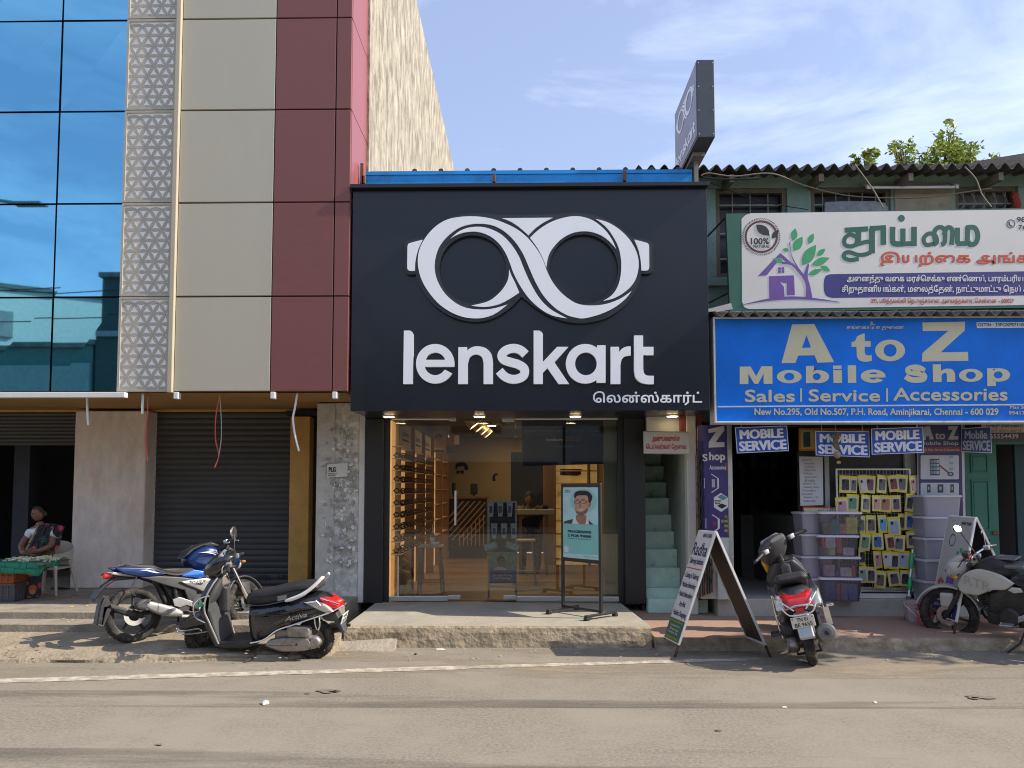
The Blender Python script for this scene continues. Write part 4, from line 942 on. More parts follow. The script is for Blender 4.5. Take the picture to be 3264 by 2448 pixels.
# ================================================================ old two storey building on the right
YO = 10.2
OX0 = fx1 + .02; OX1 = 12.0
O = thing('old_building', 'old turquoise two storey building with barred windows and corrugated eaves', 'building', (6.0, YO, .12))
zb0, zb1 = vz(604, YO), vz(560, YO)
W_ = [(2281, 2509), (2585, 2840), (3046, 3247), (3330, 3560)]
zsill = vz(886, YO)
m = MB(); m.box(OX0, OX1, YO, YO + .25, zb0, zb1); part('lintel_band', m, m_turq, O)
xs_ = [OX0] + [ux(u, YO, 640) for ab in W_ for u in ab] + [OX1]
for i in range(0, len(xs_), 2):
    m = MB(); m.cbox(xs_[i], xs_[i + 1], YO, YO + .25, zsill, zb0 - .001, .008); part('wall_pier', m, m_turq, O)
m = MB(); m.box(OX0, OX1, YO, YO + .25, vz(1345, YO), zsill - .001); m.box(OX0, OX1, YO - .06, YO, zsill - .13, zsill - .05); part('lower_wall', m, m_turq, O)
m = MB(); m.box(ux(2851, YO, 640), ux(3035, YO, 640), YO - .02, YO - .001, vz(700, YO), vz(609, YO)); part('cream_board', m, M('stained_cream_board', (.42, .36, .25), r=.9, var=.15, s=5, d=(.28, .22, .14), ds=4), O)
m_bar = M('pale_iron_bar', (.36, .33, .28), r=.7, var=.2, s=20)
m_wpane = M('dark_interior_pane', (.022, .022, .024), r=.25, var=.5, s=6, rv=.3)  # near-black colour stands for the unlit rooms behind
m_frost = M('frosted_pane', (.15, .155, .15), r=.4, var=.2, s=5)
for i, (a, b) in enumerate(W_):
    xa, xb = ux(a, YO, 640), ux(b, YO, 640)
    w = MB(); 
    for (p, q, r_, s_2) in ((xa, xa + .06, zsill, zb0), (xb - .06, xb, zsill, zb0), (xa + .06, xb - .06, zsill, zsill + .06), (xa + .06, xb - .06, zb0 - .06, zb0 - .002)): w.cbox(p, q, YO + .03, YO + .11, r_, s_2, .004)
    wf = part('window', w, m_wood, O)
    m = MB(); m.box(xa + .05, xb - .05, YO + .13, YO + .15, zsill + .05, zb0 - .05); part('pane', m, m_frost if i == 2 else m_wpane, wf)
    g = MB(); n_ = 4 if i == 0 else 6
    for k in range(1, n_):
        x = xa + (xb - xa) * k / n_; g.tube([(x, YO + .06, zsill + .06), (x, YO + .06, zb0 - .06)], .008, 6)
    if i == 2:
        for k in range(7):
            x = xa + .1 + k * .14; g.tube([(x, YO + .05, zb0 - .07), (x + .06, YO + .05, zb0 - .2), (x - .06, YO + .05, zb0 - .36), (x, YO + .05, zb0 - .5)], .007, 5)
    for zz_ in (zb0 - .23, zb0 - .62, zsill + .25): g.box(xa + .06, xb - .06, YO + .05, YO + .07, zz_, zz_ + .022)
    part('grille', g, m_bar, wf)
m = MB(); px_ = [at(u, v, YO + .02) for u, v in ((2628, 645), (2700, 640), (2790, 642), (2832, 648), (2832, 700), (2628, 700))]
m.add([p + Vector((0, (-.01, .01, -.008, .012, 0, 0)[i], 0)) for i, p in enumerate(px_)], [(0, 1, 2, 3, 4, 5)]); part('plastic_sheet', m, M('hazy_plastic', (.34, .34, .36), r=.3, var=.3, s=12), O)
def corrugated(name, parent, x0, x1, pitch, amp, y0, z0, y1, z1, mat, seg=8, th=.012):
    m = MB(); n_ = int((x1 - x0) / pitch * seg); R_ = 2
    for (dz, ) in ((0,), (-th,)):
        vs = []; b = len(m.v)
        for i in range(n_ + 1):
            x = x0 + (x1 - x0) * i / n_; c = amp * math.cos(2 * math.pi * (x - x0) / pitch) + .004 * mnoise.noise((x * 3, 0, 0))
            e = .012 * mnoise.noise((x * 2.1, 4, z0))
            m.v += [Vector((x, y0 + e, z0 + c + dz)), Vector((x, y1, z1 + c + dz))]
        for i in range(n_): m.f.append([b + 2 * i, b + 2 * i + 2, b + 2 * i + 3, b + 2 * i + 1]); m.mi.append(0)
    n2 = 2 * (n_ + 1)
    for i in range(n_): m.f.append([2 * i, 2 * i + 2, n2 + 2 * i + 2, n2 + 2 * i]); m.mi.append(0)
    return part(name, m, mat, parent, ang=1.2)
zr = vz(538, 9.72)
corrugated('roof', O, ux(2035, 9.72, 530), OX1, .167, .042, 9.72, zr, 16.0, zr + 1.35, m_corr)
for i in range(5):
    x = ux(2300, YO, 560) + i * 1.15; m = MB(); m.add([(x, 9.80, zr - .16), (x + .06, 9.80, zr - .16), (x + .06, YO + .2, zr - .10), (x, YO + .2, zr - .10), (x, 9.80, zr - .06), (x + .06, 9.80, zr - .06), (x + .06, YO + .2, zr + .02), (x, YO + .2, zr + .02)], [(0, 1, 2, 3), (4, 7, 6, 5), (0, 4, 5, 1), (1, 5, 6, 2), (2, 6, 7, 3), (3, 7, 4, 0)]); part('rafter', m, m_wood, O)
m = MB(); m.box(OX0, OX1, YO + .02, YO + .06, zb1, zr + .08); part('eave_shade', m, m_dark, O)  # dark strip put in for the shade under the eaves
m = MB(); m.box(OX0, OX1, YO + .26, 16, vz(1345, YO), zb1 - .02); part('upper_storey', m, m_dark, O)
# far roof corner and the tube light on the wall
m = MB(); p = [at(u, v, 15) for u, v in ((3010, 545), (3120, 512), (3290, 484), (3500, 470), (3500, 560), (3010, 560))]
m.add([(q.x, q.y, q.z) for q in p] + [(q.x, q.y + 3, q.z) for q in p], [(0, 1, 2, 3, 4, 5), (6, 11, 10, 9, 8, 7)] + [(i, i + 6, (i + 1) % 6 + 6, (i + 1) % 6) for i in range(6)])
single('roof_gable', m, m_corr, 'dark weathered roof corner rising behind the corrugated eaves beside the tree', 'roof')
yt = YO - .12; za = vz(603, yt); xa, xb = ux(2758, yt, 603), ux(3050, yt, 603)
t = thing('tube_light', 'unlit white tube light with wall bracket above the green signboard', 'lamp', ((xa + xb) / 2, yt, za))
m = MB(); m.tube([(xa + .03, yt - .02, za - .02), (xb - .03, yt - .02, za - .02)], .019, 10); part('tube', m, m_letter, t)
m = MB(); m.cbox(xa + .02, xb - .02, yt + .03, yt + .08, za + .0, za + .045, .006); m.cbox((xa + xb) / 2 - .06, (xa + xb) / 2 + .06, yt + .02, yt + .09, za + .0, za + .07, .006); part('batten', m, M('tarnished_batten', (.20, .17, .14), r=.7), t)
for x in (xa, xb - .04):
    m = MB(); m.add([(x, yt - .05, za - .05), (x + .04, yt - .05, za - .05), (x + .04, yt + .1, za + .08), (x, yt + .1, za + .08), (x, yt - .05, za + .0), (x + .04, yt - .05, za + .0), (x + .04, yt + .1, za + .10), (x, yt + .1, za + .10)], [(0, 1, 2, 3), (4, 7, 6, 5), (0, 4, 5, 1), (1, 5, 6, 2), (2, 6, 7, 3), (3, 7, 4, 0)]); part('holder', m, m_wht, t)
m_cab = M('faded_cable', (.22, .18, .13), r=.8); m_cabk = M('black_cable', (.02, .02, .02), r=.6)
QQ = lambda *L_: [tuple(at(u, v, Y)) for u, v, Y in L_]
dangle(QQ((2235, 560, 9.68), (2260, 552, 9.68), (2340, 562, 9.68), (2460, 553, 9.68), (2560, 590, 9.8), (2680, 620, 9.9), (2800, 630, 9.9), (2960, 628, 9.9), (3160, 600, 9.8)), .009, m_cab, 'cable', 'thick faded cable sagging under the corrugated eaves past the barred windows', 'cable')
dangle(QQ((2240, 566, 9.7), (2330, 572, 9.7), (2420, 568, 9.7)), .014, m_cabk, 'cable', 'short dark cable bunched under the eaves near the box sign', 'cable')
dangle(QQ((2725, 525, 9.6), (2780, 600, 9.6), (2815, 662, 9.55)), .009, m_cab, 'cable', 'straight stay wire from eaves down to the green signboard near the tube light', 'cable')
dangle(QQ((3075, 532, 9.6), (3110, 570, 9.6), (3130, 620, 9.6), (3160, 660, 9.55)), .009, m_cab, 'cable', 'curved wire dropping from the eaves to the right end of the signboard', 'cable')
dangle(QQ((2256, 580, 9.9), (2420, 640, 9.9), (2575, 668, 9.9)), .006, m_cabk, 'cable', 'thin black wire slanting across the first barred window', 'cable')
m = MB()
for q in range(3): m.ball(at(3237 + q * 3, 628 + q * 12, YO - .06), (.05, .03, .07), 10)
single('red_cloth', m, M('red_cloth_m', (.40, .05, .03), r=.9, var=.3, s=20), 'bunched red cloth tied to the frosted window bars', 'cloth')
# ---------------------------------------------------------------- green bordered signboard
YG = 9.5
def board(name, quad, Y, th, mats, label, cat):
    m = MB(); P4 = [at(u, v, Y) for u, v in quad]
    m.add(P4 + [p + Vector((0, th, 0)) for p in P4], [(0, 1, 2, 3), (4, 7, 6, 5), (0, 4, 5, 1), (1, 5, 6, 2), (2, 6, 7, 3), (3, 7, 4, 0)])
    return single(name, m, mats, label, cat, smooth=False)
gs = board('signboard', [(2314, 681), (3700, 655), (3700, 974), (2327, 995)], YG, .06, M('bottle_green_vinyl', (.035, .13, .09), r=.45, var=.08), 'wide white signboard with green border, tree logo and green and red Tamil words', 'sign')
fg = px_plane(YG, 2064, 300, 1.8433)
m_off = M('offwhite_vinyl', (.72, .70, .65), r=.45, var=.04, s=2)
m = MB(); m.flat([runs([(552, 735), (575, 712), (610, 700)], [(610, 700), (3000, 668)], [(3000, 668), (3000, 1228)], [(3000, 1228), (600, 1263)], [(600, 1263), (568, 1250), (555, 1215)])], fg, .002); part('sign_face', m, m_off, gs, smooth=False)
C_ = dict(g=0, r=1, p=2, n=3, l=4, k=5, m=6, w=7)
m = MB()
def S_(pts, w, c, n=5, h=.004): m.flat([stroke(cat_rom(pts, n) if len(pts) > 2 else pts, w)], fg, h, mi=C_[c])
# large green word, stroke by stroke
G = lambda pts, w=30, h=.004: S_(pts, w, 'g', 5, h)
G([(1158, 800), (1295, 792)], 30); G([(1238, 798), (1238, 845), (1232, 880)], 34, .0044); G([(1232, 845), (1190, 825), (1158, 850), (1160, 885), (1195, 895), (1240, 880), (1300, 868), (1318, 900), (1300, 935), (1240, 945), (1190, 930), (1160, 935), (1155, 960), (1190, 975), (1240, 968)], 24, .0048)
G([(1318, 790), (1318, 935)], 34, .0052); G([(1306, 790), (1400, 784)], 28, .0056); G([(1385, 790), (1385, 885)], 32, .006)
G([(1440, 780), (1440, 865), (1460, 880), (1500, 880)], 32, .0044); G([(1500, 790), (1500, 878)], 30, .0048); G([(1500, 880), (1572, 878)], 28, .0052); G([(1565, 780), (1565, 892)], 32, .0056)
m.flat([ell(1491, 730, 20, 20, 20)], fg, .004, mi=0)
G([(1680, 880), (1635, 885), (1622, 850), (1650, 820), (1690, 830), (1700, 870), (1680, 886)], 24, .0044); G([(1690, 870), (1685, 810), (1712, 782), (1745, 800), (1745, 870), (1725, 885)], 26, .0048); G([(1740, 830), (1760, 785), (1790, 800), (1785, 885)], 26, .0052)
G([(1820, 785), (1820, 878)], 30, .0044); G([(1815, 880), (1900, 876)], 28, .0048); G([(1878, 875), (1880, 780)], 28, .0052); G([(1872, 785), (1920, 785), (1940, 830), (1925, 878), (1885, 884)], 28, .0056)
text(m, 'இயற்ைக அங்காடி', fg, 1368, 925, 2420, 1015, .14, .004, 1)
m.flat([runs([(1075, 1058), (3000, 1030)], [(3000, 1030), (3000, 1172)], [(3000, 1172), (1085, 1198)], [(1085, 1198), (1050, 1185), (1036, 1150), (1036, 1100), (1048, 1068), (1075, 1058)])], fg, .003, mi=3)
text(m, 'அைனத்து வைக மரச்ெசக்கு எண்ெணய், பாரம்பரிய அரிசி', fg, 1170, 1062, 2330, 1115, .085, .005, 7)
text(m, 'சிறுதானியங்கள், மைலத்ேதன், நாட்டுமாட்டு ெநய் கிைடக்கும்', fg, 1140, 1122, 2440, 1178, .085, .005, 7)
text(m, '295, பூந்தமல்லி ெநடுஞ்சாைல, அைமந்தகைர, ெசன்ைன – 600029', fg, 1312, 1197, 2150, 1238, .06, .004, 1)
text(m, '98409', fg, 2168, 722, 2300, 752, .14, .004, 5); text(m, '76002', fg, 2178, 768, 2300, 796, .14, .004, 5)
m.flat([ell(2134, 763, 25, 26, 20), ell(2134, 763, 21, 22, 20)], fg, .004, mi=5); m.flat([stroke(cat_rom([(2124, 750), (2126, 768), (2142, 778)], 4), 8)], fg, .004, mi=5)
# natural seal
m.flat([ell(668, 838, 98, 96, 40), ell(668, 838, 86, 84, 40)], fg, .004, mi=6)
for k in range(60):
    a = 2 * math.pi * k / 60; m.flat([stroke([(668 + 104 * math.cos(a), 838 + 102 * math.sin(a)), (668 + 112 * math.cos(a + .07), 838 + 110 * math.sin(a + .07))], 3)], fg, .004, mi=5)
text(m, '100%', fg, 606, 846, 712, 884, .13, .006, 5); text(m, 'NATURAL', fg, 622, 888, 716, 904, .07, .006, 5)
def leaf(x0, y0, x1, y1, w, c, h=.005):
    d = Vector((x1 - x0, y1 - y0)); n_ = Vector((-d.y, d.x)).normalized() * w
    m.flat([runs([(x0, y0), (x0 + d.x * .3 + n_.x, y0 + d.y * .3 + n_.y), (x0 + d.x * .65 + n_.x * .9, y0 + d.y * .65 + n_.y * .9), (x1, y1)], [(x1, y1), (x0 + d.x * .6 - n_.x, y0 + d.y * .6 - n_.y), (x0 + d.x * .25 - n_.x * .8, y0 + d.y * .25 - n_.y * .8), (x0, y0)], n=4)], fg, h, mi=C_[c])
leaf(638, 768, 722, 832, 24, 'k', .0062); leaf(730, 848, 770, 798, 14, 'k', .0062); m.flat([stroke([(722, 890), (724, 850), (715, 812)], 5)], fg, .0066, mi=C_['w'])
# house and tree
Pp = lambda *pp: m.flat([list(pp)], fg, .0044, mi=2)
Pp((650, 1068), (780, 933), (858, 1003), (835, 1003), (782, 962), (700, 1065)); Pp((714, 1070), (860, 1065), (865, 1180), (818, 1182), (818, 1110), (775, 1105), (800, 1130), (805, 1192), (800, 1205), (716, 1205))
for (a, b) in ((768, 1018), (788, 1017), (768, 1036), (788, 1035)): Pp((a, b), (a + 15, b), (a + 15, b + 15), (a, b + 15))
m.flat([runs([(545, 1240), (720, 1200), (900, 1190), (1135, 1222)], [(1135, 1222), (900, 1206), (720, 1214), (545, 1240)])], fg, .0050, mi=2)
m.flat([runs([(838, 870), (845, 940), (880, 1010), (918, 1060)], [(918, 1060), (940, 1000)], [(940, 1000), (948, 1005), (940, 1070), (955, 1130), (968, 1198)], [(968, 1198), (928, 1200)], [(928, 1200), (930, 1120), (890, 1040), (850, 960), (834, 880), (838, 870)])], fg, .0056, mi=2)
m.flat([stroke(cat_rom([(790, 992), (850, 1000), (905, 1060)], 4), 12)], fg, .0060, mi=2)
for q in ((855, 862, 868, 788, 18), (858, 920, 910, 838, 24), (945, 880, 975, 818, 16), (908, 1005, 990, 885, 30), (830, 920, 795, 910, 10), (995, 950, 1045, 908, 14), (965, 1003, 1070, 962, 20), (945, 1060, 1025, 1030, 15), (1018, 1010, 1072, 1040, 14), (798, 990, 738, 965, 13)): leaf(*q, 'l')
part('sign_print', m, [M('ink_green', (.025, .12, .085), r=.5), M('ink_red', (.62, .10, .05), r=.5), M('ink_purple', (.17, .085, .34), r=.5), M('ink_navy', (.045, .04, .21), r=.5), M('ink_leaf', (.06, .36, .15), r=.5), M('ink_black', (.03, .032, .035), r=.5), M('ink_maroon', (.13, .035, .03), r=.5), M('ink_white', (.78, .76, .70), r=.5)], gs, smooth=False)
m = MB(); m.tube([at(2254, 755, 9.9), at(2316, 690, 9.56)], .012, 6); single('sign_stay', m, m_cabk, 'upper dark stay rod holding the green bordered signboard', 'rod', 'sign stay rods')
m = MB(); m.tube([at(2254, 968, 9.9), at(2330, 930, 9.56)], .012, 6); single('sign_stay', m, m_cabk, 'lower dark stay rod holding the green bordered signboard', 'rod', 'sign stay rods')
m = MB(); p = [at(u, v, 9.35) for u, v in ((2256, 985), (2330, 966), (2336, 985), (2256, 1000))]; m.add(p + [q + Vector((0, .3, 0.02)) for q in p], [(0, 1, 2, 3), (4, 7, 6, 5), (0, 4, 5, 1), (1, 5, 6, 2), (2, 6, 7, 3), (3, 7, 4, 0)])
single('white_board', m, m_whitewall, 'loose white board lying at the left end of the corrugated awning', 'board')
# ---------------------------------------------------------------- mobile shop: awning and blue sign
YA = 9.15
G_ = thing('mobile_shop', 'small phone shop with dark interior under a corrugated awning', 'shop', (4.2, 9.9, .33))
zaw = vz(1003, 9.0)
corrugated('awning', G_, OX0 + .03, OX1, .152, .030, 9.0, zaw, 10.19, zaw + .26, m_corr)
zA0, zA1 = vz(1347, YA), vz(1016, YA); xA0 = ux(2278, YA, 1180)
bs_ = thing('shop_sign', 'long blue lightbox sign with cream lettering and white frame', 'sign', (6, YA, zA0))
m = MB(); m.box(xA0 + .012, OX1, YA + .004, YA + .22, zA0 + .012, zA1 - .012); part('blue_face', m, M('blue_flex', (.0, .17, .74), r=.5, spec=.3, var=.22, s=1.3, rv=.05), bs_)
m = MB()
for (a, b, c, d) in ((xA0 - .012, OX1, zA0 - .012, zA0 + .011), (xA0 - .012, OX1, zA1 - .011, zA1 + .012), (xA0 - .012, xA0 + .011, zA0 + .0115, zA1 - .0115)): m.cbox(a, b, YA - .012, YA + .23, c, d, .004)
part('frame', m, M('worn_white_frame', (.62, .60, .55), r=.5, var=.1, s=8, d=(.30, .26, .20), ds=9, da=.8, dt=.55), bs_)
fa = px_plane(YA + .003, 2260, 1000, 2.2032)
m = MB()
m.flat([[(583, 76), (738, 72), (878, 340), (762, 344), (741, 292), (626, 294), (606, 346), (508, 348)], [(684, 150), (652, 240), (716, 238)]], fa, .003)
m.flat([runs([(1040, 158), (1080, 140)], [(1080, 140), (1093, 140)], [(1093, 140), (1093, 192)], [(1093, 192), (1134, 192)], [(1134, 192), (1134, 232)], [(1134, 232), (1093, 232)], [(1093, 232), (1093, 270), (1102, 290), (1125, 294), (1141, 290)], [(1141, 290), (1143, 331)], [(1143, 331), (1100, 338), (1060, 330), (1040, 305), (1036, 270)], [(1036, 270), (1035, 232)], [(1035, 232), (1000, 233)], [(1000, 233), (1000, 200)], [(1000, 200), (1025, 190), (1040, 158)])], fa, .003)
m.flat([ell(1271, 258, 105, 76, 40), ell(1271, 258, 46, 44, 30)], fa, .003)
m.flat([[(1498, 62), (1798, 56), (1795, 118), (1625, 271), (1818, 268), (1820, 331), (1495, 336), (1498, 276), (1680, 120), (1500, 122)]], fa, .003)
m.flat([[(215, 372), (292, 371), (330, 440), (368, 370), (445, 369), (445, 493), (383, 493), (383, 420), (345, 493), (318, 493), (276, 422), (276, 494), (215, 495)]], fa, .003)
m.flat([ell(563, 442, 87, 47, 36), ell(563, 442, 36, 27, 26)], fa, .003)
m.flat([[(680, 367), (738, 366), (738, 410)] + arc(765, 442, 78, 46, 240, 480, 26)[0:] + [(735, 478), (735, 487), (680, 488)], ell(756, 442, 28, 24, 20)], fa, .003)
m.flat([[(871, 365), (930, 364), (930, 388), (871, 389)]], fa, .003); m.flat([[(871, 396), (932, 395), (934, 486), (874, 487)]], fa, .003); m.flat([[(973, 363), (1032, 362), (1033, 485), (975, 486)]], fa, .003)
m.flat([arc(1152, 439, 87, 47, 8, -180, 24) + arc(1152, 439, 87, 47, 180, 36, 22) + [(1180, 452)] + arc(1152, 441, 32, 22, 40, 165, 10) + [(1112, 449), (1240, 448)], arc(1152, 428, 32, 16, 195, 345, 14)], fa, .003)
m.flat([stroke(cat_rom([(1510, 402), (1480, 382), (1440, 377), (1402, 388), (1400, 405), (1440, 416), (1490, 424), (1512, 440), (1500, 460), (1450, 466), (1410, 460), (1378, 440)], 5), 40)], fa, .003)
m.flat([runs([(1570, 356), (1628, 355)], [(1628, 355), (1628, 402)], [(1628, 402), (1660, 387), (1705, 390), (1727, 420)], [(1727, 420), (1728, 478)], [(1728, 478), (1670, 479)], [(1670, 479), (1668, 425), (1652, 416), (1632, 430)], [(1632, 430), (1632, 480)], [(1632, 480), (1573, 481)])], fa, .003)
m.flat([ell(1838, 433, 83, 46, 36), ell(1838, 433, 34, 26, 26)], fa, .003)
m.flat([[(1952, 384), (2005, 383), (2008, 398)] + arc(2033, 430, 81, 47, 235, 482, 26) + [(2012, 470), (2013, 508), (1954, 509)], ell(2030, 430, 31, 25, 20)], fa, .003)
for w, r_ in (('Sales', (250, 533, 603, 622)), ('Service', (698, 530, 1200, 618)), ('Accessories', (1292, 520, 2096, 612))): text(m, w, fa, *r_, .15, .003)
for x in (646, 1250): m.flat([[(x - 6, 524), (x + 6, 524), (x + 6, 618), (x - 6, 618)]], fa, .003)
text(m, 'New No.295, Old No.507, P.H. Road, Aminjikarai, Chennai - 600 029', fa, 318, 664, 2032, 726, .12, .003)
text(m, 'Max Signs', fa, 2112, 646, 2262, 674, .10, .003); text(m, '9941708', fa, 2103, 684, 2262, 710, .10, .003)
text(m, 'சங்ைகய்யா துைண', fa, 965, 82, 1368, 116, .08, .003); text(m, 'உ', fa, 1132, 55, 1165, 78, .08, .003)
m.flat([[(60, 636 + 12), (2700, 630), (2700, 640), (60, 658)]], fa, .003, mi=1)
m.flat([[(1878, 60), (2320, 58), (2320, 98), (1880, 101)]], fa, .003, mi=1); text(m, 'GSTIN : 33FGXPS7110Q1Z5', fa, 1886, 66, 2290, 94, .10, .005, 2)
part('sign_lettering', m, [M('cream_vinyl', (.62, .58, .40), r=.45, var=.04), M('white_vinyl', (.68, .72, .76), r=.45), M('navy_vinyl', (.02, .05, .20), r=.5)], bs_, smooth=False)
# ---------------------------------------------------------------- stair recess, jambs, shop front
Ys = 9.98; xs0, xs1 = ux(2058, 10.1), ux(2178, 10.1)
ST = thing('staircase', 'narrow steep turquoise staircase climbing between the two shops', 'staircase', ((xs0 + xs1) / 2, Ys, .12))
zt = [.296, .414, .66, .89, 1.12, 1.35, 1.58, 1.81, 2.05, 2.28, 2.5]
for i, z in enumerate(zt):
    y = Ys + .19 * i; m = MB(); m.cbox(xs0, xs1 if i else ux(2252, Ys), y, y + (.19 if i < 10 else .8), (zt[i - 1] - .05) if i else .12, z, .012); m.box(xs0, xs1, y + .02, y + 2.4 - .19 * i, .1, z - .051) if i in (4, 9) else None; part('step', m, m_turq2, ST)
m = MB(); m.box(xs0 - .02, xs0, 10.3, 12.6, .12, 3.2); m.box(xs1 + .001, xs1 + .16, 10.02, 12.6, .12, 3.2); part('side_wall', m, M('grey_green_plaster', (.33, .36, .33), r=.9, var=.12, s=4), ST)
m = MB(); m.box(xs0 - .02, xs1 + .1, 12.6, 12.7, .1, 3.3); m.box(xs0 - .02, xs1 + .2, 10.05, 12.7, 2.66, 2.75); part('dark_top', m, m_dark, ST)
m = MB(); m.cbox(xs1 + .002, ux(2219, 9.9), 9.86, 10.02, .12, vz(1300, 9.9), .012); part('white_jamb', m, m_whitewall, G_)
m = MB(); m.box(xs0, ux(2168, 9.95), 9.95, 10.04, vz(1378, 9.95), 2.65); part('white_lintel', m, m_whitewall, G_)
m = MB(); m.box(ux(2170, 9.9), ux(2240, 9.9), 9.88, 9.949, vz(1406, 9.9), 2.66); part('red_lintel', m, M('dull_red_paint', (.22, .045, .035), r=.7, var=.2, s=5), G_)
Yb = 9.78; fb2 = px_plane(Yb, 2000, 1280, 2.304)
m = MB(); m.flat([[(115, 218), (452, 222), (450, 388), (118, 385)]], fb2, .03, mi=0)
wb = single('notice_board', m, M('cream_notice_board', (.50, .47, .41), r=.6, var=.06), 'small cream board with red Tamil words above the staircase', 'sign', smooth=False)
m = MB(); fb3 = px_plane(Yb - .031, 2000, 1280, 2.304); text(m, 'அனுபவமுள்ள', fb3, 180, 245, 388, 298, .10, .002); text(m, 'ெடய்லர்கள் ேதைவ', fb3, 135, 308, 432, 362, .10, .002)
for q in ([(115, 218), (452, 222), (452, 227), (115, 223)], [(118, 380), (450, 383), (450, 388), (118, 385)]): m.flat([q], fb3, .002, mi=1)
part('notice_lettering', m, [M('notice_red', (.50, .05, .05), r=.6), M('notice_grey', (.25, .23, .2), r=.6)], wb, smooth=False)
# folded iron gate
yg2 = 9.72; t = thing('scissor_gate', 'folded rusty dark scissor gate beside the purple banner', 'gate', (ux(2243, yg2), yg2, .2))
za_, zb_ = vz(1905, yg2), vz(1452, yg2)
for k in range(7):
    x = ux(2220 + k * 7.6, yg2); m = MB(); m.box(x - .006, x + .006, yg2 - .02, yg2 + .02, za_ + .012 * k, zb_); part('bar', m, m_rust if k % 3 == 0 else M('gate_iron', (.045, .035, .032), r=.7) if k == 1 else m_blkmet, t)
m = MB()
for k in range(9):
    z = za_ + .2 + k * .2
    for j in range(5):
        x = ux(2221 + j * 9.5, yg2); m.tube([(x, yg2 - .03, z), (x + .035, yg2 - .03, z + .16)], .006, 5)
part('lattice', m, m_blkmet, t)
# pillar banner
yb2 = 9.66; t = MB(); xa, xb = ux(2232, yb2), ux(2318, yb2); zt_, zb_ = vz(1356, yb2), vz(1710, yb2)
cv = lambda a: (xa + (xb - xa) * a, yb2 + .10 * max(0, (.35 - a) / .35) ** 2)
fbn = lambda a, b, h: Vector((cv((a - 532) / 200)[0], cv((a - 532) / 200)[1] - h, vz(1280 + b / 2.304, yb2)))
n_ = 12
for i in range(n_):
    (x0, y0), (x1, y1) = cv(i / n_), cv((i + 1) / n_)
    t.add([(x0, y0, zb_), (x1, y1, zb_), (x1, y1, zt_), (x0, y0, zt_), (x0, y0 + .006, zb_), (x1, y1 + .006, zb_), (x1, y1 + .006, zt_), (x0, y0 + .006, zt_)], [(0, 1, 2, 3), (4, 7, 6, 5), (0, 4, 5, 1), (2, 6, 7, 3)])
vb = single('pillar_banner', t, M('violet_flex', (.045, .028, .14), r=.45, var=.1, s=4), 'violet banner with white letters and hexagons wrapped round the shop pillar', 'banner')
m = MB()
m.flat([[(598, 205), (716, 180), (716, 215), (650, 300), (716, 300), (716, 335), (598, 340), (600, 300), (655, 225), (600, 232)]], fbn, .006, mi=0)
text(m, 'hop', fbn, 600, 372, 720, 450, .16, .006, 0); text(m, 'S', fbn, 556, 385, 590, 440, .16, .006, 0)
m.flat([[(548, 462), (730, 452), (730, 506), (548, 512)]], fbn, .003, mi=1); text(m, 'Accessories', fbn, 602, 468, 726, 500, .12, .006, 0)
hexa = lambda cx, cy, r: [(cx + r * .87 * math.cos(rad(30 + 60 * k)), cy + r * math.sin(rad(30 + 60 * k))) for k in range(6)]
for cx, cy, r_ in ((618, 600, 70), (684, 740, 70), (622, 895, 68)):
    m.flat([hexa(cx, cy, r_)], fbn, .003, mi=0)
m.flat([[(660, 700), (690, 682), (728, 705), (700, 726)]], fbn, .006, mi=4); m.flat([[(655, 765), (690, 748), (728, 765), (690, 785)]], fbn, .006, mi=3); text(m, 'POWER', fbn, 636, 722, 684, 735, .1, .006, 3); text(m, 'BANK', fbn, 640, 740, 680, 753, .1, .006, 3)
m.flat([[(618, 570), (640, 570), (640, 630), (618, 630)]], fbn, .006, mi=5); text(m, 'VI', fbn, 618, 880, 640, 915, .15, .006, 1)
for k, w in enumerate(('ALL', 'RECHARGE', 'DONE', 'HERE')): text(m, w, fbn, (708, 684, 704, 706)[k], 832 + k * 35, (732, 760, 738, 734)[k] if k != 1 else 732, 852 + k * 35, .1, .006, 2)
part('banner_print', m, [M('bn_white', (.62, .60, .60), r=.5), M('bn_red', (.40, .035, .05), r=.5), M('bn_yellow', (.55, .45, .06), r=.5), m_dark, M('bn_teal', (.10, .22, .28), r=.5), M('bn_grey', (.35, .4, .42), r=.5)], vb, smooth=False)
m = MB(); m.cbox(xa + .02, xb, yb2 + .11, 9.98, .33, 2.5, .01); part('shop_pillar', m, m_whitewall, G_)
m = MB(); m.cbox(ux(2282, 9.7), ux(2318, 9.7), 9.66, 9.76, .34, vz(1712, 9.7), .006); part('pillar_base', m, M('pale_metal_sheet', (.45, .48, .46), r=.5, var=.08), G_)
m = MB(); m.cbox(ux(2319, 9.7), ux(2334, 9.7), 9.68, 9.76, .331, 2.52, .005); part('aluminium_post', m, m_alu, G_)
m_pl = M('pale_plinth', (.44, .42, .38), r=.85, var=.14, s=4, d=(.30, .27, .23), ds=4)
m = MB(); m.cbox(ux(2283, 9.8), ux(3075, 9.8), 9.80, 14.2, .05, .33, .012); part('plinth', m, m_pl, G_)
xi0, xi1 = ux(2336, 9.9), ux(3078, 9.8)
m = MB(); m.box(xi0 - .06, xi0, 9.99, 14, .33, 2.7); m.box(xi0, xi1, 13.9, 14, .33, 2.7); m.box(xi0, xi1, 9.99, 14, 2.62, 2.7); m.box(xi1, xi1 + .05, 9.99, 14, .33, 2.7); part('inner_room', m, M('dim_blue_plaster', (.045, .05, .06), r=.8, var=.2), G_)
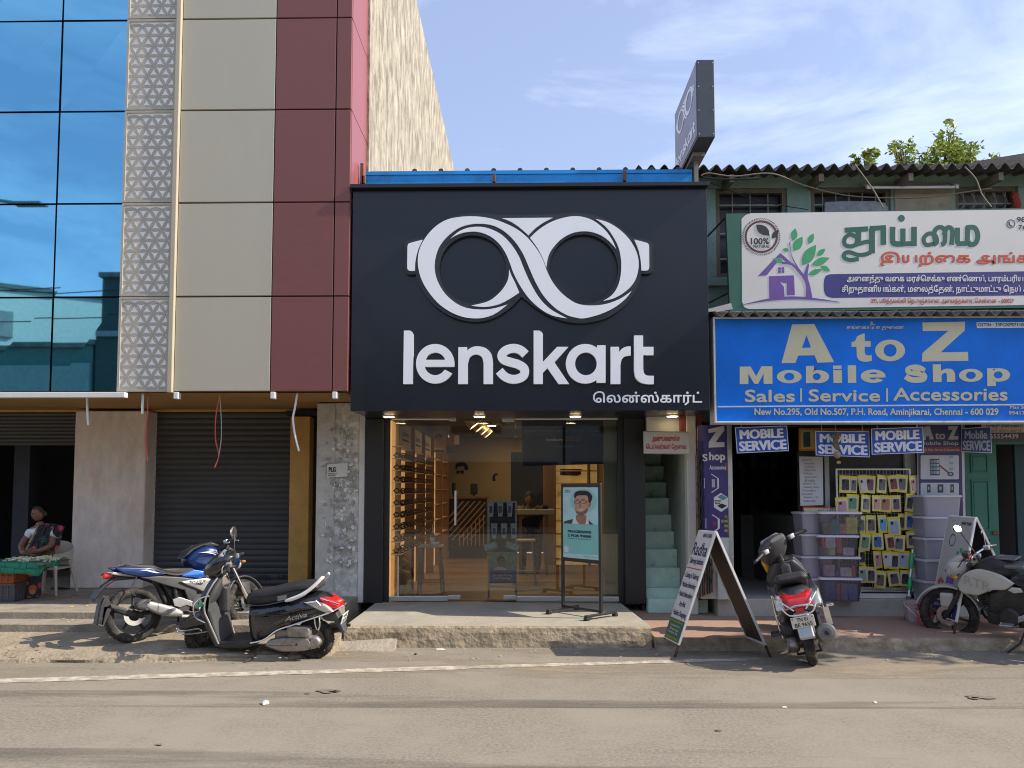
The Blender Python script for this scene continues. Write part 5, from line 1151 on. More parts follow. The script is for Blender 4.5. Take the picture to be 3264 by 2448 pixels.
m = MB(); m.box(xi0 - .2, OX1, 9.86, 9.98, 2.50, 2.66); part('fascia_beam', m, m_dark, G_)
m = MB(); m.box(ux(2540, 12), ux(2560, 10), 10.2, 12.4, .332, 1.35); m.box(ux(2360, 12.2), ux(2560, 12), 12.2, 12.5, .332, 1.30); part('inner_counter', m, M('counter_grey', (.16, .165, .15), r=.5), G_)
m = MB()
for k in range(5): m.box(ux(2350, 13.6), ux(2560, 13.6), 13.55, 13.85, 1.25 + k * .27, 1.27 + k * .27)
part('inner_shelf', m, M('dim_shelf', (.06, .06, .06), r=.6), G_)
random.seed(4)
nm5 = ['bottom', 'second', 'middle', 'fourth', 'top']
bx0 = None
for k in range(5):
    for j in range(6):
        x = ux(2352, 13.6) + j * .185 + random.uniform(0, .03); h = random.uniform(.09, .2); w = random.uniform(.08, .15)
        m = MB(); m.box(x, x + w, 13.56, 13.75, 1.271 + k * .27, 1.271 + k * .27 + h)
        single('carton', m, M('carton_%d' % (k * 6 + j), (random.uniform(.03, .12),) * 3, r=.7), '%s dim carton on the %s shelf deep inside the phone shop' % (['first', 'second', 'third', 'fourth', 'fifth', 'sixth'][j], nm5[k]), 'carton', 'cartons on the dark shop shelves')
# display window behind the packets
yw2 = 9.93; m = MB(); m.box(ux(2545, yw2), ux(2910, yw2), yw2, yw2 + .04, .331, vz(1440, yw2)); part('window_panel', m, M('dark_display_panel', (.035, .033, .03), r=.6, var=.4, s=4), G_)
m = MB(); m.box(ux(2600, yw2), ux(2900, yw2), yw2 + .01, yw2 + .02, vz(1440, yw2) + .001, 2.499); part('window_glass', m, m_wpane, G_)
for (a, b, v0, v1) in ((2625, 2640, 1437, 1890), (2880, 2915, 1360, 1895)):
    m = MB(); m.cbox(ux(a, yw2), ux(b, yw2), yw2 - .05, yw2 - .002, vz(v1, yw2), vz(v0, yw2), .004); part('window_post', m, M('grey_post_%d' % a, (.30, .30, .28), r=.6, var=.1), G_)
m = MB(); m.cbox(ux(2735, 9.82), ux(2930, 9.82), 9.82, 9.90, vz(1889, 9.82), vz(1880, 9.82), .003); m.cbox(ux(2735, 9.82), ux(2930, 9.82), 9.86, 9.91, vz(1878, 9.85), vz(1869, 9.85), .003); part('window_sill', m, m_alu, G_)
# papers stuck on the front
def flatthing(name, quad, Y, col, label, cat, th=.004, extra=None, mats=None):
    m = MB(); fq_ = px_plane(Y); m.flat([quad], fq_, th, mi=0); o = single(name, m, col, label, cat, smooth=False)
    if extra:
        m = MB(); extra(m, px_plane(Y - th)); part('print', m, mats, o, smooth=False)
    return o
def ex(m, f):
    random.seed(8)
    for k in range(13):
        y = 1463 + k * 10.8; x = 2553 + random.uniform(0, 14); text(m, random.choice(['Samsung display', 'Combo folder', 'new model', 'Battery 10x', 'Touch glass', 'All mobile', 'service here']), f, x, y, x + random.uniform(28, 50), y + 7.5, .03, .002)
flatthing('handwritten_notice', [(2547, 1455), (2622, 1456), (2624, 1610), (2551, 1612)], 9.86, M('paper_white', (.50, .50, .52), r=.8, var=.04), 'tall white handwritten notice beside the dark shop opening', 'notice', .004, ex, [M('pen_grey', (.22, .23, .27), r=.8)])
def ex(m, f): m.flat([[(2552, 1371), (2596, 1370), (2597, 1430), (2553, 1432)]], f, .002, mi=0); m.flat([[(2560, 1378), (2582, 1377), (2583, 1424), (2561, 1425)]], f, .004, mi=1)
flatthing('framed_poster', [(2545, 1365), (2770, 1366), (2770, 1437), (2546, 1438)], 9.88, M('orange_frame', (.42, .15, .03), r=.5), 'orange framed yellow poster with phone picture behind the hanging signs', 'poster', .01, ex, [M('yellow_print', (.45, .36, .12), r=.5), M('phone_print', (.03, .05, .06), r=.4)])
def ex(m, f): m.flat([[(2563, 1619), (2664, 1622), (2664, 1640), (2563, 1641)]], f, .002, mi=0); text(m, 'ALL YOU', f, 2604, 1624, 2668, 1638, .14, .004, 1)
flatthing('small_sign', [(2558, 1614), (2668, 1617), (2668, 1645), (2558, 1646)], 9.84, M('red_frame', (.45, .05, .03), r=.5), 'pale yellow sign with red border propped above the storage boxes', 'sign', .008, ex, [M('pale_yellow', (.52, .50, .26), r=.5), M('navy_print2', (.03, .03, .14), r=.5)])
m = MB(); random.seed(3)
p0 = at(2637, 1645, 9.74)
for k in range(6): m.add([p0 + Vector((-.10 + .04 * k, -.02 * (k % 2), 0)), p0 + Vector((-.06 + .04 * k, .02, -.005)), p0 + Vector((-.05 + .03 * k + .02, 0, .09 + .02 * (k % 3)))], [(0, 1, 2)])
single('crumpled_paper', m, M('paper_white2', (.52, .52, .54), r=.8), 'crumpled white paper sticking up behind the top storage box', 'paper')
# wide banner on the right
ybn = 9.80; fr_ = px_plane(ybn, 2700, 1320, 3.922)
m = MB(); m.flat([[(868, 105), (1445, 110), (1475, 1400), (880, 1400)]], fr_, .02, mi=0)
b2 = single('side_banner', m, M('white_banner_frame', (.50, .49, .47), r=.6), 'tall navy banner with phone and watch pictures in a white frame', 'banner', smooth=False)
m = MB(); fr2 = px_plane(ybn - .021, 2700, 1320, 3.922)
m.flat([[(885, 130), (1425, 135), (1452, 1390), (900, 1390)]], fr2, .002, mi=0)
m.flat([[(955, 160), (1030, 150), (1080, 315), (1030, 318), (1022, 275), (985, 278), (980, 325), (945, 325)]], fr2, .006, mi=1); m.flat([[(1265, 152), (1385, 150), (1330, 275), (1388, 275), (1388, 318), (1262, 318), (1320, 195), (1265, 195)]], fr2, .006, mi=1)
text(m, 'to', fr2, 1095, 235, 1225, 315, .18, .006, 1); text(m, 'Mobile Shop', fr2, 905, 340, 1392, 400, .15, .006, 1)
m.flat([[(890, 412), (1425, 408), (1430, 468), (890, 488)]], fr2, .004, mi=2); text(m, 'Mobile Sales, Service & Accessories', fr2, 905, 428, 1400, 465, .06, .007, 1)
for (y0, y1) in ((515, 815), (858, 1160)): m.flat([rrect(918, y0, 1396, y1, 18)], fr2, .004, mi=3)
m.flat([[(1030, 560), (1148, 560), (1155, 765), (1036, 765)]], fr2, .007, mi=4)
for k in range(12): m.flat([[(1038 + (k % 3) * 38, 575 + (k // 3) * 46), (1066 + (k % 3) * 38, 575 + (k // 3) * 46), (1066 + (k % 3) * 38, 608 + (k // 3) * 46), (1038 + (k % 3) * 38, 608 + (k // 3) * 46)]], fr2, .009, mi=(5, 6, 3)[k % 3])
m.flat([stroke([(1152, 640), (1270, 735)], 16)], fr2, .008, mi=2); m.flat([ell(1292, 748, 38, 26, 18), ell(1292, 748, 24, 15, 18)], fr2, .009, mi=4)
for k in range(4): m.flat([[(1275, 520 + k * 75), (1322, 520 + k * 75), (1322, 552 + k * 75), (1275, 552 + k * 75)]], fr2, .007, mi=6)
for (x, w) in ((1000, 40), (1130, 70), (1290, 42)): m.flat([[(x, 880), (x + w, 878), (x + w, 980), (x, 982)], [(x + w * .3, 905), (x + w * .7, 905), (x + w * .7, 950), (x + w * .3, 950)]], fr2, .007, mi=4)
part('banner_print', m, [M('navy_flex', (.035, .032, .11), r=.5, var=.1), M('grey_white_print', (.42, .41, .40), r=.5), M('dull_red_print', (.24, .035, .035), r=.5), M('pale_lilac_panel', (.46, .46, .47), r=.5), M('graphite_print', (.04, .05, .06), r=.5), M('grey_print', (.20, .24, .25), r=.5), M('aqua_print', (.20, .34, .40), r=.5)], b2, smooth=False)
# green door leaves and dark doorway
yd = 9.95; m_gd = M('old_green_door', (.035, .16, .115), r=.6, var=.2, s=5, d=(.06, .10, .08), ds=5, da=.6, bump=.1, bs=30)
t = thing('green_door', 'open old green panelled wooden door leaf beside the tall navy banner', 'door', (ux(3128, yd), yd, .14))
m = MB(); m.cbox(ux(3077, yd), ux(3180, yd), yd, yd + .05, .14, vz(1400, yd), .006); part('leaf', m, m_gd, t)
for (v0, v1) in ((1448, 1508), (1530, 1690), (1712, 1860)):
    m = MB(); xa, xb = ux(3095, yd), ux(3152, yd); z0, z1 = vz(v1, yd), vz(v0, yd)
    for q in ((xa, xb, z0, z0 + .02), (xa, xb, z1 - .02, z1), (xa, xa + .02, z0 + .0205, z1 - .0205), (xb - .02, xb, z0 + .0205, z1 - .0205)): m.cbox(q[0], q[1], yd - .014, yd - .0005, q[2], q[3], .004)
    m.cbox(xa + .03, xb - .03, yd - .008, yd - .0005, z0 + .035, z1 - .035, .004); part('door_panel', m, m_gd, t)
m = MB(); x = ux(3168, yd); z = vz(1697, yd); m.cbox(x - .04, x + .03, yd - .03, yd - .0005, z - .02, z + .02, .004); part('latch', m, m_rust, t)
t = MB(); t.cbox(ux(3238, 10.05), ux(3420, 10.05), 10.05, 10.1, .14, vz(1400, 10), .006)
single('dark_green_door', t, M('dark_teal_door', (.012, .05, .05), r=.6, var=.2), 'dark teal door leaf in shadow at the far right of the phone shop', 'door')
m = MB(); m.box(ux(3080, yd), OX1, 10.9, 11, .12, 2.6); m.box(ux(3080, yd), OX1, 9.99, 11, 2.55, 2.6); m.box(ux(3081, yd), ux(3084, yd), 10.02, 11, .12, 2.55); part('dark_passage', m, m_dark, O)
m = MB(); m.cbox(ux(3080, yd), OX1, yd - .02, yd + .08, vz(1418, yd), vz(1404, yd), .005); part('door_lintel', m, m_gd, O)
fo = px_plane(9.6, 2700, 1320, 3.922)
m = MB(); m.flat([[(1660, 90), (2300, 85), (2300, 348), (1662, 350)]], fo, .015)
o = single('oil_sign', m, M('maroon_black_board', (.035, .022, .025), r=.5), 'small sign with green Tamil words and a phone number beside the dark doorway', 'sign', smooth=False)
m = MB(); fo2 = px_plane(9.584, 2700, 1320, 3.922); m.flat([[(1680, 96), (2290, 92), (2290, 228), (1682, 232)]], fo2, .002, mi=0)
text(m, 'ெசக்கு எண்ெணய்', fo2, 1735, 102, 2195, 168, .09, .004, 1); text(m, 'கள் கிைடக்கும்', fo2, 1790, 180, 2180, 224, .06, .004, 2); text(m, '9965554439', fo2, 1690, 246, 2140, 305, .12, .004, 3)
part('sign_print', m, [M('os_cream', (.46, .44, .38), r=.6), M('os_green', (.03, .12, .06), r=.6), M('os_red', (.4, .04, .03), r=.6), M('os_grey', (.40, .40, .40), r=.6)], o, smooth=False)
# ---------------------------------------------------------------- hanging service signs
m_blue2 = M('royal_blue_board', (.012, .065, .42), r=.35, var=.06); m_wtxt = M('white_board_text', (.72, .74, .80), r=.4)
m_edge = M('white_board_edge', (.66, .68, .74), r=.5)
def hang(quad, Y, label, lines, dark=False, dy=(0, 0, 0, 0)):
    P4 = [at(2100 + u / 1.844, 1250 + v / 1.844, Y) + Vector((0, dy[i], 0)) for i, (u, v) in enumerate(quad)]      # tl tr br bl
    nn = (P4[1] - P4[0]).cross(P4[3] - P4[0]).normalized()
    if nn.y > 0: nn = -nn
    f = lambda a, b, h: (P4[0] * (1 - a) + P4[1] * a) * (1 - b) + (P4[3] * (1 - a) + P4[2] * a) * b + nn * h
    m = MB(); m.flat([[(0, 0), (1, 0), (1, 1), (0, 1)]], f, .006)
    o = single('hanging_sign', m, m_edge, label, 'sign', 'blue service signs hung under the lightbox', smooth=False)
    m = MB(); m.flat([[(.013, .025), (.987, .025), (.987, .975), (.013, .975)]], f, .0075, mi=0)
    for (w, x0, y0, x1, y1, b_) in lines: text(m, w, f, x0, y0, x1, y1, b_, .009, 1)
    for a in (.12, .88): m.tube([f(a, .02, .003), f(a, .02, .003) + Vector((0, .02, .16))], .0025, 4, mi=1)
    part('sign_print', m, [m_blue2 if not dark else M('shaded_blue_board', (.02, .055, .20), r=.4), m_wtxt if not dark else M('shaded_board_text', (.40, .42, .47), r=.5)], o, smooth=False)  # twisted sign gets darkened copies of the blue and white, as if shaded
def msv(f0=0): return [('MOBILE', .075, .10, .925, .47, .16), ('SERVICE', .045, .54, .965, .93, .16)]
hang([(447, 208), (752, 197), (764, 345), (459, 360)], 9.42, 'blue sign hanging over the dark shop opening above the parked scooter', msv())
hang([(919, 230), (1235, 231), (1238, 383), (922, 371)], 9.46, 'blue sign behind the hanging dried gourd', msv())
hang([(1247, 215), (1551, 204), (1558, 356), (1251, 367)], 9.42, 'blue sign overlapping the left edge of the tall navy banner', msv())
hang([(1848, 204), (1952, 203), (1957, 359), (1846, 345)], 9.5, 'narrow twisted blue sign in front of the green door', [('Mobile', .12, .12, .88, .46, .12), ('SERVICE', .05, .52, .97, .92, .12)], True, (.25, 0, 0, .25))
pz = at(2664, 1382, 9.36)
t = thing('dried_gourd', 'dried gourd and husks hanging on a cord before a blue sign', 'gourd', (pz.x, 9.36, vz(1478, 9.36)))
m = MB(); m.tube([pz + Vector((0, 0, .15)), pz, at(2668, 1440, 9.36)], .004, 5); part('cord', m, m_cab, t)
m = MB(); random.seed(2)
for k in range(9): m.ball(at(2658 + random.uniform(-4, 12), 1385 + k * 5.2, 9.36), (.028 + random.uniform(0, .012), .025, .03), 8)
part('husk', m, M('dry_husk', (.14, .10, .065), r=.9, var=.4, s=30), t)
m = MB(); m.ball(at(2669, 1450, 9.36), (.042, .04, .045), 12); m.ball(at(2673, 1474, 9.36), (.026, .025, .022), 10); part('gourd', m, M('gourd_skin', (.34, .25, .14), r=.6, var=.2, s=14), t)
# ---------------------------------------------------------------- rack of phone case packets
yr_ = 9.84; t = thing('display_rack', 'white wire display rack hung full of yellow packets', 'rack', (ux(2785, yr_), yr_, .335))
xa, xb = ux(2664, yr_), ux(2902, yr_); z0, z1 = .40, vz(1494, yr_)
m = MB()
for q in ((xa, xa + .02, z0, z1), (xb - .02, xb, z0, z1), (xa + .0205, xb - .0205, z1 - .02, z1), (xa + .0205, xb - .0205, z0, z0 + .02)): m.cbox(q[0], q[1], yr_ - .02, yr_, q[2], q[3], .003)
m.box(xa + .04, xb - .04, yr_ - .016, yr_ - .004, .336, .399); part('frame', m, m_wht, t)
m = MB()
for k in range(1, 22): x = xa + (xb - xa) * k / 22; m.tube([(x, yr_ - .01, z0 + .01), (x, yr_ - .01, z1 - .01)], .0025, 4)
for k in range(1, 22): z = z0 + (z1 - z0) * k / 22; m.tube([(xa + .01, yr_ - .006, z), (xb - .01, yr_ - .006, z)], .0025, 4)
part('wire_grid', m, M('grid_wire', (.4, .4, .4), r=.5, m=.5), t)
m_yel = M('yellow_card', (.74, .60, .05), r=.45, var=.10, s=9)
m_sil = M('silver_window', (.66, .64, .54), r=.2, var=.25, s=26)
cases = [('black', (.02, .02, .025)), ('grey', (.12, .12, .13)), ('pink', (.52, .27, .28)), ('plum', (.14, .07, .10)), ('smoky brown', (.12, .08, .07)), ('maroon', (.22, .05, .04)), ('green', (.12, .28, .16)), ('sky blue', (.12, .38, .60)), ('deep blue', (.03, .12, .34)), ('pale blue', (.34, .42, .55)), ('white', (.55, .55, .55)), ('orange printed', (.42, .18, .10)), ('mint', (.26, .42, .34)), ('charcoal', (.05, .05, .055))]
cm = {n_: M('case_' + n_.replace(' ', '_'), c, r=.3, var=.3, s=25, d=tuple(min(.8, q * .4 + .28) for q in c), ds=11, da=.8, dt=.52) for n_, c in cases}
rows = [[(1062, 490, 1128, 592, 'black'), (1126, 494, 1168, 594, 'grey'), (1167, 488, 1216, 594, 'white'), (1212, 490, 1272, 594, 'plum'), (1282, 488, 1344, 594, 'charcoal'), (1343, 488, 1400, 586, 'maroon'), (1401, 486, 1462, 590, 'grey'), (1463, 490, 1522, 596, 'pink')],
        [(1036, 618, 1110, 720, 'pink'), (1108, 600, 1175, 702, 'green'), (1186, 604, 1250, 706, 'grey'), (1251, 606, 1306, 700, 'pink'), (1303, 606, 1368, 706, 'orange printed'), (1366, 606, 1418, 704, 'plum'), (1454, 598, 1502, 702, 'charcoal')],
        [(1114, 712, 1166, 790, 'white'), (1162, 726, 1214, 830, 'grey'), (1214, 724, 1276, 830, 'smoky brown'), (1278, 722, 1341, 828, 'sky blue'), (1344, 732, 1412, 842, 'pale blue'), (1408, 714, 1446, 812, 'charcoal'), (1441, 706, 1502, 812, 'deep blue')],
        [(1184, 828, 1248, 932, 'green'), (1251, 828, 1314, 926, 'deep blue'), (1321, 832, 1384, 930, 'maroon'), (1384, 838, 1446, 938, 'grey'), (1455, 818, 1516, 916, 'smoky brown')],
        [(1168, 918, 1220, 1016, 'black'), (1252, 932, 1310, 1036, 'pink'), (1311, 930, 1361, 1036, 'white'), (1361, 938, 1416, 1042, 'charcoal'), (1411, 932, 1472, 1038, 'pale blue'), (1480, 944, 1526, 1048, 'green')],
        [(1168, 1020, 1218, 1122, 'mint'), (1219, 1026, 1276, 1122, 'charcoal'), (1276, 1050, 1336, 1152, 'smoky brown'), (1340, 1046, 1408, 1140, 'plum'), (1420, 1046, 1476, 1142, 'black')]]
rn = ['top', 'second', 'third', 'fourth', 'fifth', 'bottom']; on = ['first', 'second', 'third', 'fourth', 'fifth', 'sixth', 'seventh', 'eighth']
random.seed(21)
pk = None
for ri, row in enumerate(rows):
    for ci, (x0, y0, x1, y1, cn) in enumerate(row):
        Y = yr_ - .035 - random.uniform(0, .03)
        c0 = at(2100 + (x0 + x1) / 3.688, 1250 + y0 / 1.844, Y); c1 = at(2100 + (x0 + x1) / 3.688, 1250 + y1 / 1.844, Y); w = (x1 - x0) / 1.844 / FPX * Y; h = c0.z - c1.z
        if pk is None:
            m = MB(); m.cbox(-.5, .5, -.003, .003, -1, 0, .002); m.box(-.12, .12, -.004, .0, -.06, -.03)
            pk = m.build('phone_case_packet', m_yel, None)
            m = MB(); q = rrect(-.42, -.90, .42, -.14, .05, 3); m.flat([q], lambda a, b, hh: Vector((a, -.0032 - hh, b)), .004); m.build('clear_window', m_sil, pk, smooth=False)
            m = MB(); m.flat([rrect(-.30, -.84, .30, -.22, .07, 4)], lambda a, b, hh: Vector((a, -.0074 - hh, b)), .010); m.flat([rrect(-.24, -.42, -.05, -.27, .03, 3)], lambda a, b, hh: Vector((a, -.0176 - hh, b)), .003, mi=1); m.build('phone_case', [cm[cn], m_dark], pk, smooth=False)
            o = pk; kids = list(pk.children)
        else:
            o = pk.copy(); COL.objects.link(o); kids = []
            for ch in pk.children:
                k_ = ch.copy(); COL.objects.link(k_); k_.parent = o; kids.append(k_)
            for k_ in kids:
                if k_.name.startswith('phone_case'):
                    k_.data = k_.data.copy(); k_.data.materials[0] = cm[cn]
        o.location = (c0.x, Y, c0.z); o.scale = (w, 1, h); o.rotation_euler = (rad(random.uniform(-3, 1)), rad(random.uniform(-7, 7)), rad(random.uniform(-22, 22)))
        last = ci == len(row) - 1
        tag(o, 'yellow packet with %s phone case, %s in the %s row of the rack' % (cn, 'last' if last else on[ci], rn[ri]), 'packet', 'phone case packets on the rack')
# ---------------------------------------------------------------- storage boxes
m_tub = glass('hazy_lilac_plastic', (.88, .86, .93), refl=1.0, alpha=.07, col=(.80, .78, .90), rough=.15)
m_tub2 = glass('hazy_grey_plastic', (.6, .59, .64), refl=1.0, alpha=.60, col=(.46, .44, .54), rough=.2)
m_lid = M('lilac_lid', (.68, .64, .76), r=.4, var=.06)
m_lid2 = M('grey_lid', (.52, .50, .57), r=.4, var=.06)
def tub(cx, cy, z, w, d, h, rz, label, dim=False, group='translucent storage boxes', contents=()):
    t = thing('storage_box', label, 'box', (cx, cy, z), (0, 0, rz), group)
    m = MB(); k = .90; a, b = w / 2, d / 2
    lo = rrect(-a * k, -b * k, a * k, b * k, .03, 3); hi = rrect(-a, -b, a, b, .035, 3); n_ = len(lo)
    m.add([(x, y, .002) for x, y in lo] + [(x, y, h - .02) for x, y in hi], [(i, (i + 1) % n_, n_ + (i + 1) % n_, n_ + i) for i in range(n_)] + [tuple(range(n_))]); part('tub', m, m_tub2 if dim else m_tub, t, world=False)
    m = MB(); l2 = rrect(-a - .012, -b - .012, a + .012, b + .012, .04, 4); l3 = rrect(-a * .93, -b * .9, a * .93, b * .9, .04, 4); n_ = len(l2)
    m.add([(x, y, h - .028) for x, y in l2] + [(x, y, h - .006) for x, y in l2] + [(x, y, h) for x, y in l3], [(i, (i + 1) % n_, n_ + (i + 1) % n_, n_ + i) for i in range(n_)] + [(n_ + i, n_ + (i + 1) % n_, 2 * n_ + (i + 1) % n_, 2 * n_ + i) for i in range(n_)] + [tuple(2 * n_ + i for i in range(n_)), tuple(range(n_))]); part('lid', m, m_lid2 if dim else m_lid, t, world=False)
    R_ = Matrix.Translation((cx, cy, z)) @ Matrix.Rotation(rz, 4, 'Z')
    for j, (fx, fw, fz, fh, c, lb) in enumerate(contents):
        m = MB(); x0 = -a * .80 + fx * w * .8; m.cbox(x0, x0 + fw * w * .8, -b * .86, -b * .4, .012 + fz * h, .012 + fz * h + fh * h, .006, M4=R_)
        single('packed_goods', m, M('goods', tuple(min(.9, q * 2.2) for q in c), r=.5, var=.4, s=18), lb, 'goods', 'goods packed in the storage boxes', smooth=False)
    return t
def boxpos(u0, u1, v0, v1, Y):
    a, b = at(u0, (v0 + v1) / 2, Y), at(u1, (v0 + v1) / 2, Y); return (a.x + b.x) / 2, b.x - a.x, vz(v1, Y), vz(v0, Y)
q10 = lambda x, y: (2500 + x / 4.809, 1640 + y / 4.809)
stack = [((595, 1175), (75, 435)), ((575, 1130), (435, 710)), ((590, 1140), (685, 992)), ((600, 1157), (970, 1272))]
rz_ = rad(-6); yfr = 9.55; zz0 = .332; hs = [.285, .262, .255, .29]; ws = [.50, .47, .475, .48]
xc_ = ux(2682, yfr)
cont = [[(0, .22, 0, .5, (.10, .08, .05), 'brown wrapped goods inside the top front storage box'), (.22, .25, 0, .62, (.03, .14, .15), 'teal packet inside the top front storage box'), (.47, .2, .0, .45, (.30, .12, .10), 'striped packet inside the top front storage box'), (.66, .34, 0, .72, (.55, .40, .06), 'yellow card pack inside the top front storage box')],
        [(.02, .06, .35, .5, (.5, .05, .06), 'thin red carton inside the second front storage box'), (.1, .32, .35, .5, (.42, .42, .46), 'pale grey carton inside the second front storage box'), (.45, .16, .1, .72, (.42, .05, .07), 'crimson carton inside the second front storage box'), (.2, .2, 0, .33, (.45, .38, .22), 'cream carton inside the second front storage box'), (.64, .34, 0, .36, (.42, .42, .48), 'white carton inside the second front storage box')],
        [(.03, .3, 0, .55, (.30, .20, .24), 'dusty pink bag inside the third front storage box'), (.36, .12, 0, .3, (.05, .05, .18), 'navy packet inside the third front storage box'), (.5, .36, 0, .42, (.42, .38, .40), 'white and red carton inside the third front storage box'), (.87, .1, 0, .52, (.5, .05, .06), 'bright red carton inside the third front storage box')],
        [(.02, .32, 0, .8, (.03, .04, .16), 'navy cartons filling the left of the lowest front box'), (.36, .12, 0, .72, (.25, .04, .06), 'dark red carton inside the lowest front box'), (.5, .2, 0, .7, (.10, .09, .20), 'indigo carton inside the lowest front box'), (.72, .26, 0, .68, (.05, .07, .22), 'deep blue carton at the right of the lowest front box')]]
pos_ = ['topmost', 'second from the top', 'third from the top', 'lowest']
zc = zz0
order = [3, 2, 1, 0]
for k in order:
    (x0_, x1_), _v = stack[k]; xcen = ux(2500 + (x0_ + x1_) / 2 / 4.809, yfr)
    tub(xcen, yfr + .19, zc, ws[k], .36, hs[k], rz_ * (1 + .3 * (k % 2)), 'lilac translucent storage box, %s of the front stack before the shop' % pos_[k], contents=cont[k]); zc += hs[k] + .001
zc = zz0
for k in range(4):
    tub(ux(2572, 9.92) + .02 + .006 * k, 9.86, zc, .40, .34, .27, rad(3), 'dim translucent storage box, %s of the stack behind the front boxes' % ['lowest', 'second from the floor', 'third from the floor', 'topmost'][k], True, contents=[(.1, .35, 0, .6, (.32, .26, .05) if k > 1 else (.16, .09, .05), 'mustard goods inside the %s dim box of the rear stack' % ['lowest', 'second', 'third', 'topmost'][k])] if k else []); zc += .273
zc = zz0
for k in range(5):
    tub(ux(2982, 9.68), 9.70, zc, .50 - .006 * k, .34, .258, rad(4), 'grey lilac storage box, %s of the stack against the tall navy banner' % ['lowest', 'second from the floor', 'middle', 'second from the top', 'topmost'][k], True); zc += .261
# ---------------------------------------------------------------- mop, buckets
xm_ = ux(2902, 9.62); t = thing('mop', 'mop with white pole and green grips leaning on the display rack', 'mop', (xm_, 9.6, .15))
p0, p1 = at(2896, 1905, 9.62), at(2909, 1752, 9.74)
L3 = lambda a: p0 + (p1 - p0) * a
m = MB(); m.tube([L3(0), L3(1)], .010, 8); part('pole', m, m_letter, t)
for (a, b) in ((.16, .43), (.60, .93)):
    m = MB(); m.tube([L3(a), L3(a + .03), L3((a + b) / 2), L3(b - .04), L3(b)], [.014, .022, .024, .02, .012], 10); part('grip', m, M('green_grip', (.03, .42, .16), r=.35), t)
m = MB(); m.tube([L3(.02), L3(-.3), L3(-.55)], [.03, .034, .03], 10); part('mop_head', m, M('grey_mop', (.10, .115, .10), r=.9), t)
def bucket(x, y, z, r, h, mat, label, strap):
    t = thing('bucket', label, 'bucket', (x, y, z))
    m = MB(); m.lathe([(r * .78, 0), (r, h), (r + .012, h), (r + .012, h - .018), (r + .002, h - .018)], (0, 0, 0), 'z', 28, cap=False); m.lathe([(r * .74, .005), (r * .95, h - .01)], (0, 0, 0), 'z', 28, cap=False); m.lathe([(r * .78, .001), (.001, .001)], (0, 0, 0), 'z', 28, cap=False); part('pail', m, mat, t, world=False)
    m = MB(); q = [(r * 1.02 * math.cos(a), r * 1.02 * math.sin(a), h - .01) for a in (rad(200), rad(250), rad(290), rad(340))]; m.tube(cat_rom([(-r, 0, h - .02), (-r * .6, -r * .9, h * .5), (0, -r * 1.03, h * .25), (r * .6, -r * .9, h * .5), (r, 0, h - .02)], 4), .006, 6); part('handle', m, m_wht, t, world=False)
    if strap:
        m = MB(); n_ = 6
        for k in range(n_):
            a0, a1 = rad(262 + k * 5), rad(262 + (k + 1) * 5); m.add([(r * .80 * math.cos(a0), r * .80 * math.sin(a0), .01), (r * .80 * math.cos(a1), r * .80 * math.sin(a1), .01), (r * 1.03 * math.cos(a1), r * 1.03 * math.sin(a1), h + .01), (r * 1.03 * math.cos(a0), r * 1.03 * math.sin(a0), h + .01)], [(0, 1, 2, 3)])
        part('red_cloth', m, M('red_rag', (.5, .03, .05), r=.8), t, world=False)
m_bk = glass('milky_pink_plastic', (.9, .8, .82), refl=.8, alpha=.6, col=(.62, .52, .55), rough=.2)
bucket(ux(2902, 9.45), 9.45, .122, .125, .235, m_bk, 'milky white bucket with a red cloth hanging over its rim', True)
bucket(ux(2938, 9.15), 9.15, .122, .10, .18, M('pink_red_plastic', (.55, .16, .18), r=.35, var=.3, s=9), 'small pink bucket in front of the milky white one', False)
# ================================================================ two wheelers
m_tyre = M('tyre_rubber', (.028, .027, .026), r=.8, var=.25, s=14, bump=.5, bs=70, d=(.13, .115, .09), ds=9, da=.5, dt=.46, spec=.3)
m_bplas = M('black_satin_plastic', (.022, .022, .024), r=.45, var=.2, s=9, d=(.07, .06, .05), ds=7, da=.3)
m_gplas2 = M('grey_satin_plastic', (.062, .062, .066), r=.45, var=.15, s=9)
m_chrome = M('chrome', (.75, .75, .74), r=.14, m=1.0, var=.05)
m_silver = M('silver_paint', (.42, .42, .42), r=.34, m=.55, var=.06, coat=.3)
m_alloy = M('cast_alloy', (.36, .34, .31), r=.42, m=.7, var=.2, s=20, d=(.16, .13, .10), ds=8, da=.6)
m_darkmet = M('sooty_engine_metal', (.045, .043, .042), r=.5, m=.5, var=.3, s=20, d=(.13, .11, .085), ds=12, da=.4)
m_seat = M('black_vinyl_seat', (.022, .022, .024), r=.55, var=.12, s=30, bump=.15, bs=200, d=(.09, .08, .065), ds=3, da=.35, dt=.5)
m_rlamp = M('red_lamp_lens', (.55, .012, .012), r=.12, var=.15, s=20, coat=.6)
m_clamp = M('clear_lamp_lens', (.55, .54, .50), r=.10, m=.3, var=.2, s=26, coat=.6)
m_amber = M('amber_lens', (.62, .22, .02), r=.2, coat=.4)
m_plate = M('number_plate_white', (.66, .66, .62), r=.5, var=.05)
m_mirror = M('mirror_face', (.85, .86, .88), r=.03, m=1.0, var=0, rv=0)
m_bodyblk = M('black_gloss_paint', (.010, .011, .014), r=.22, var=.1, s=5, coat=.8, d=(.055, .05, .045), ds=4, da=.25, dt=.55)

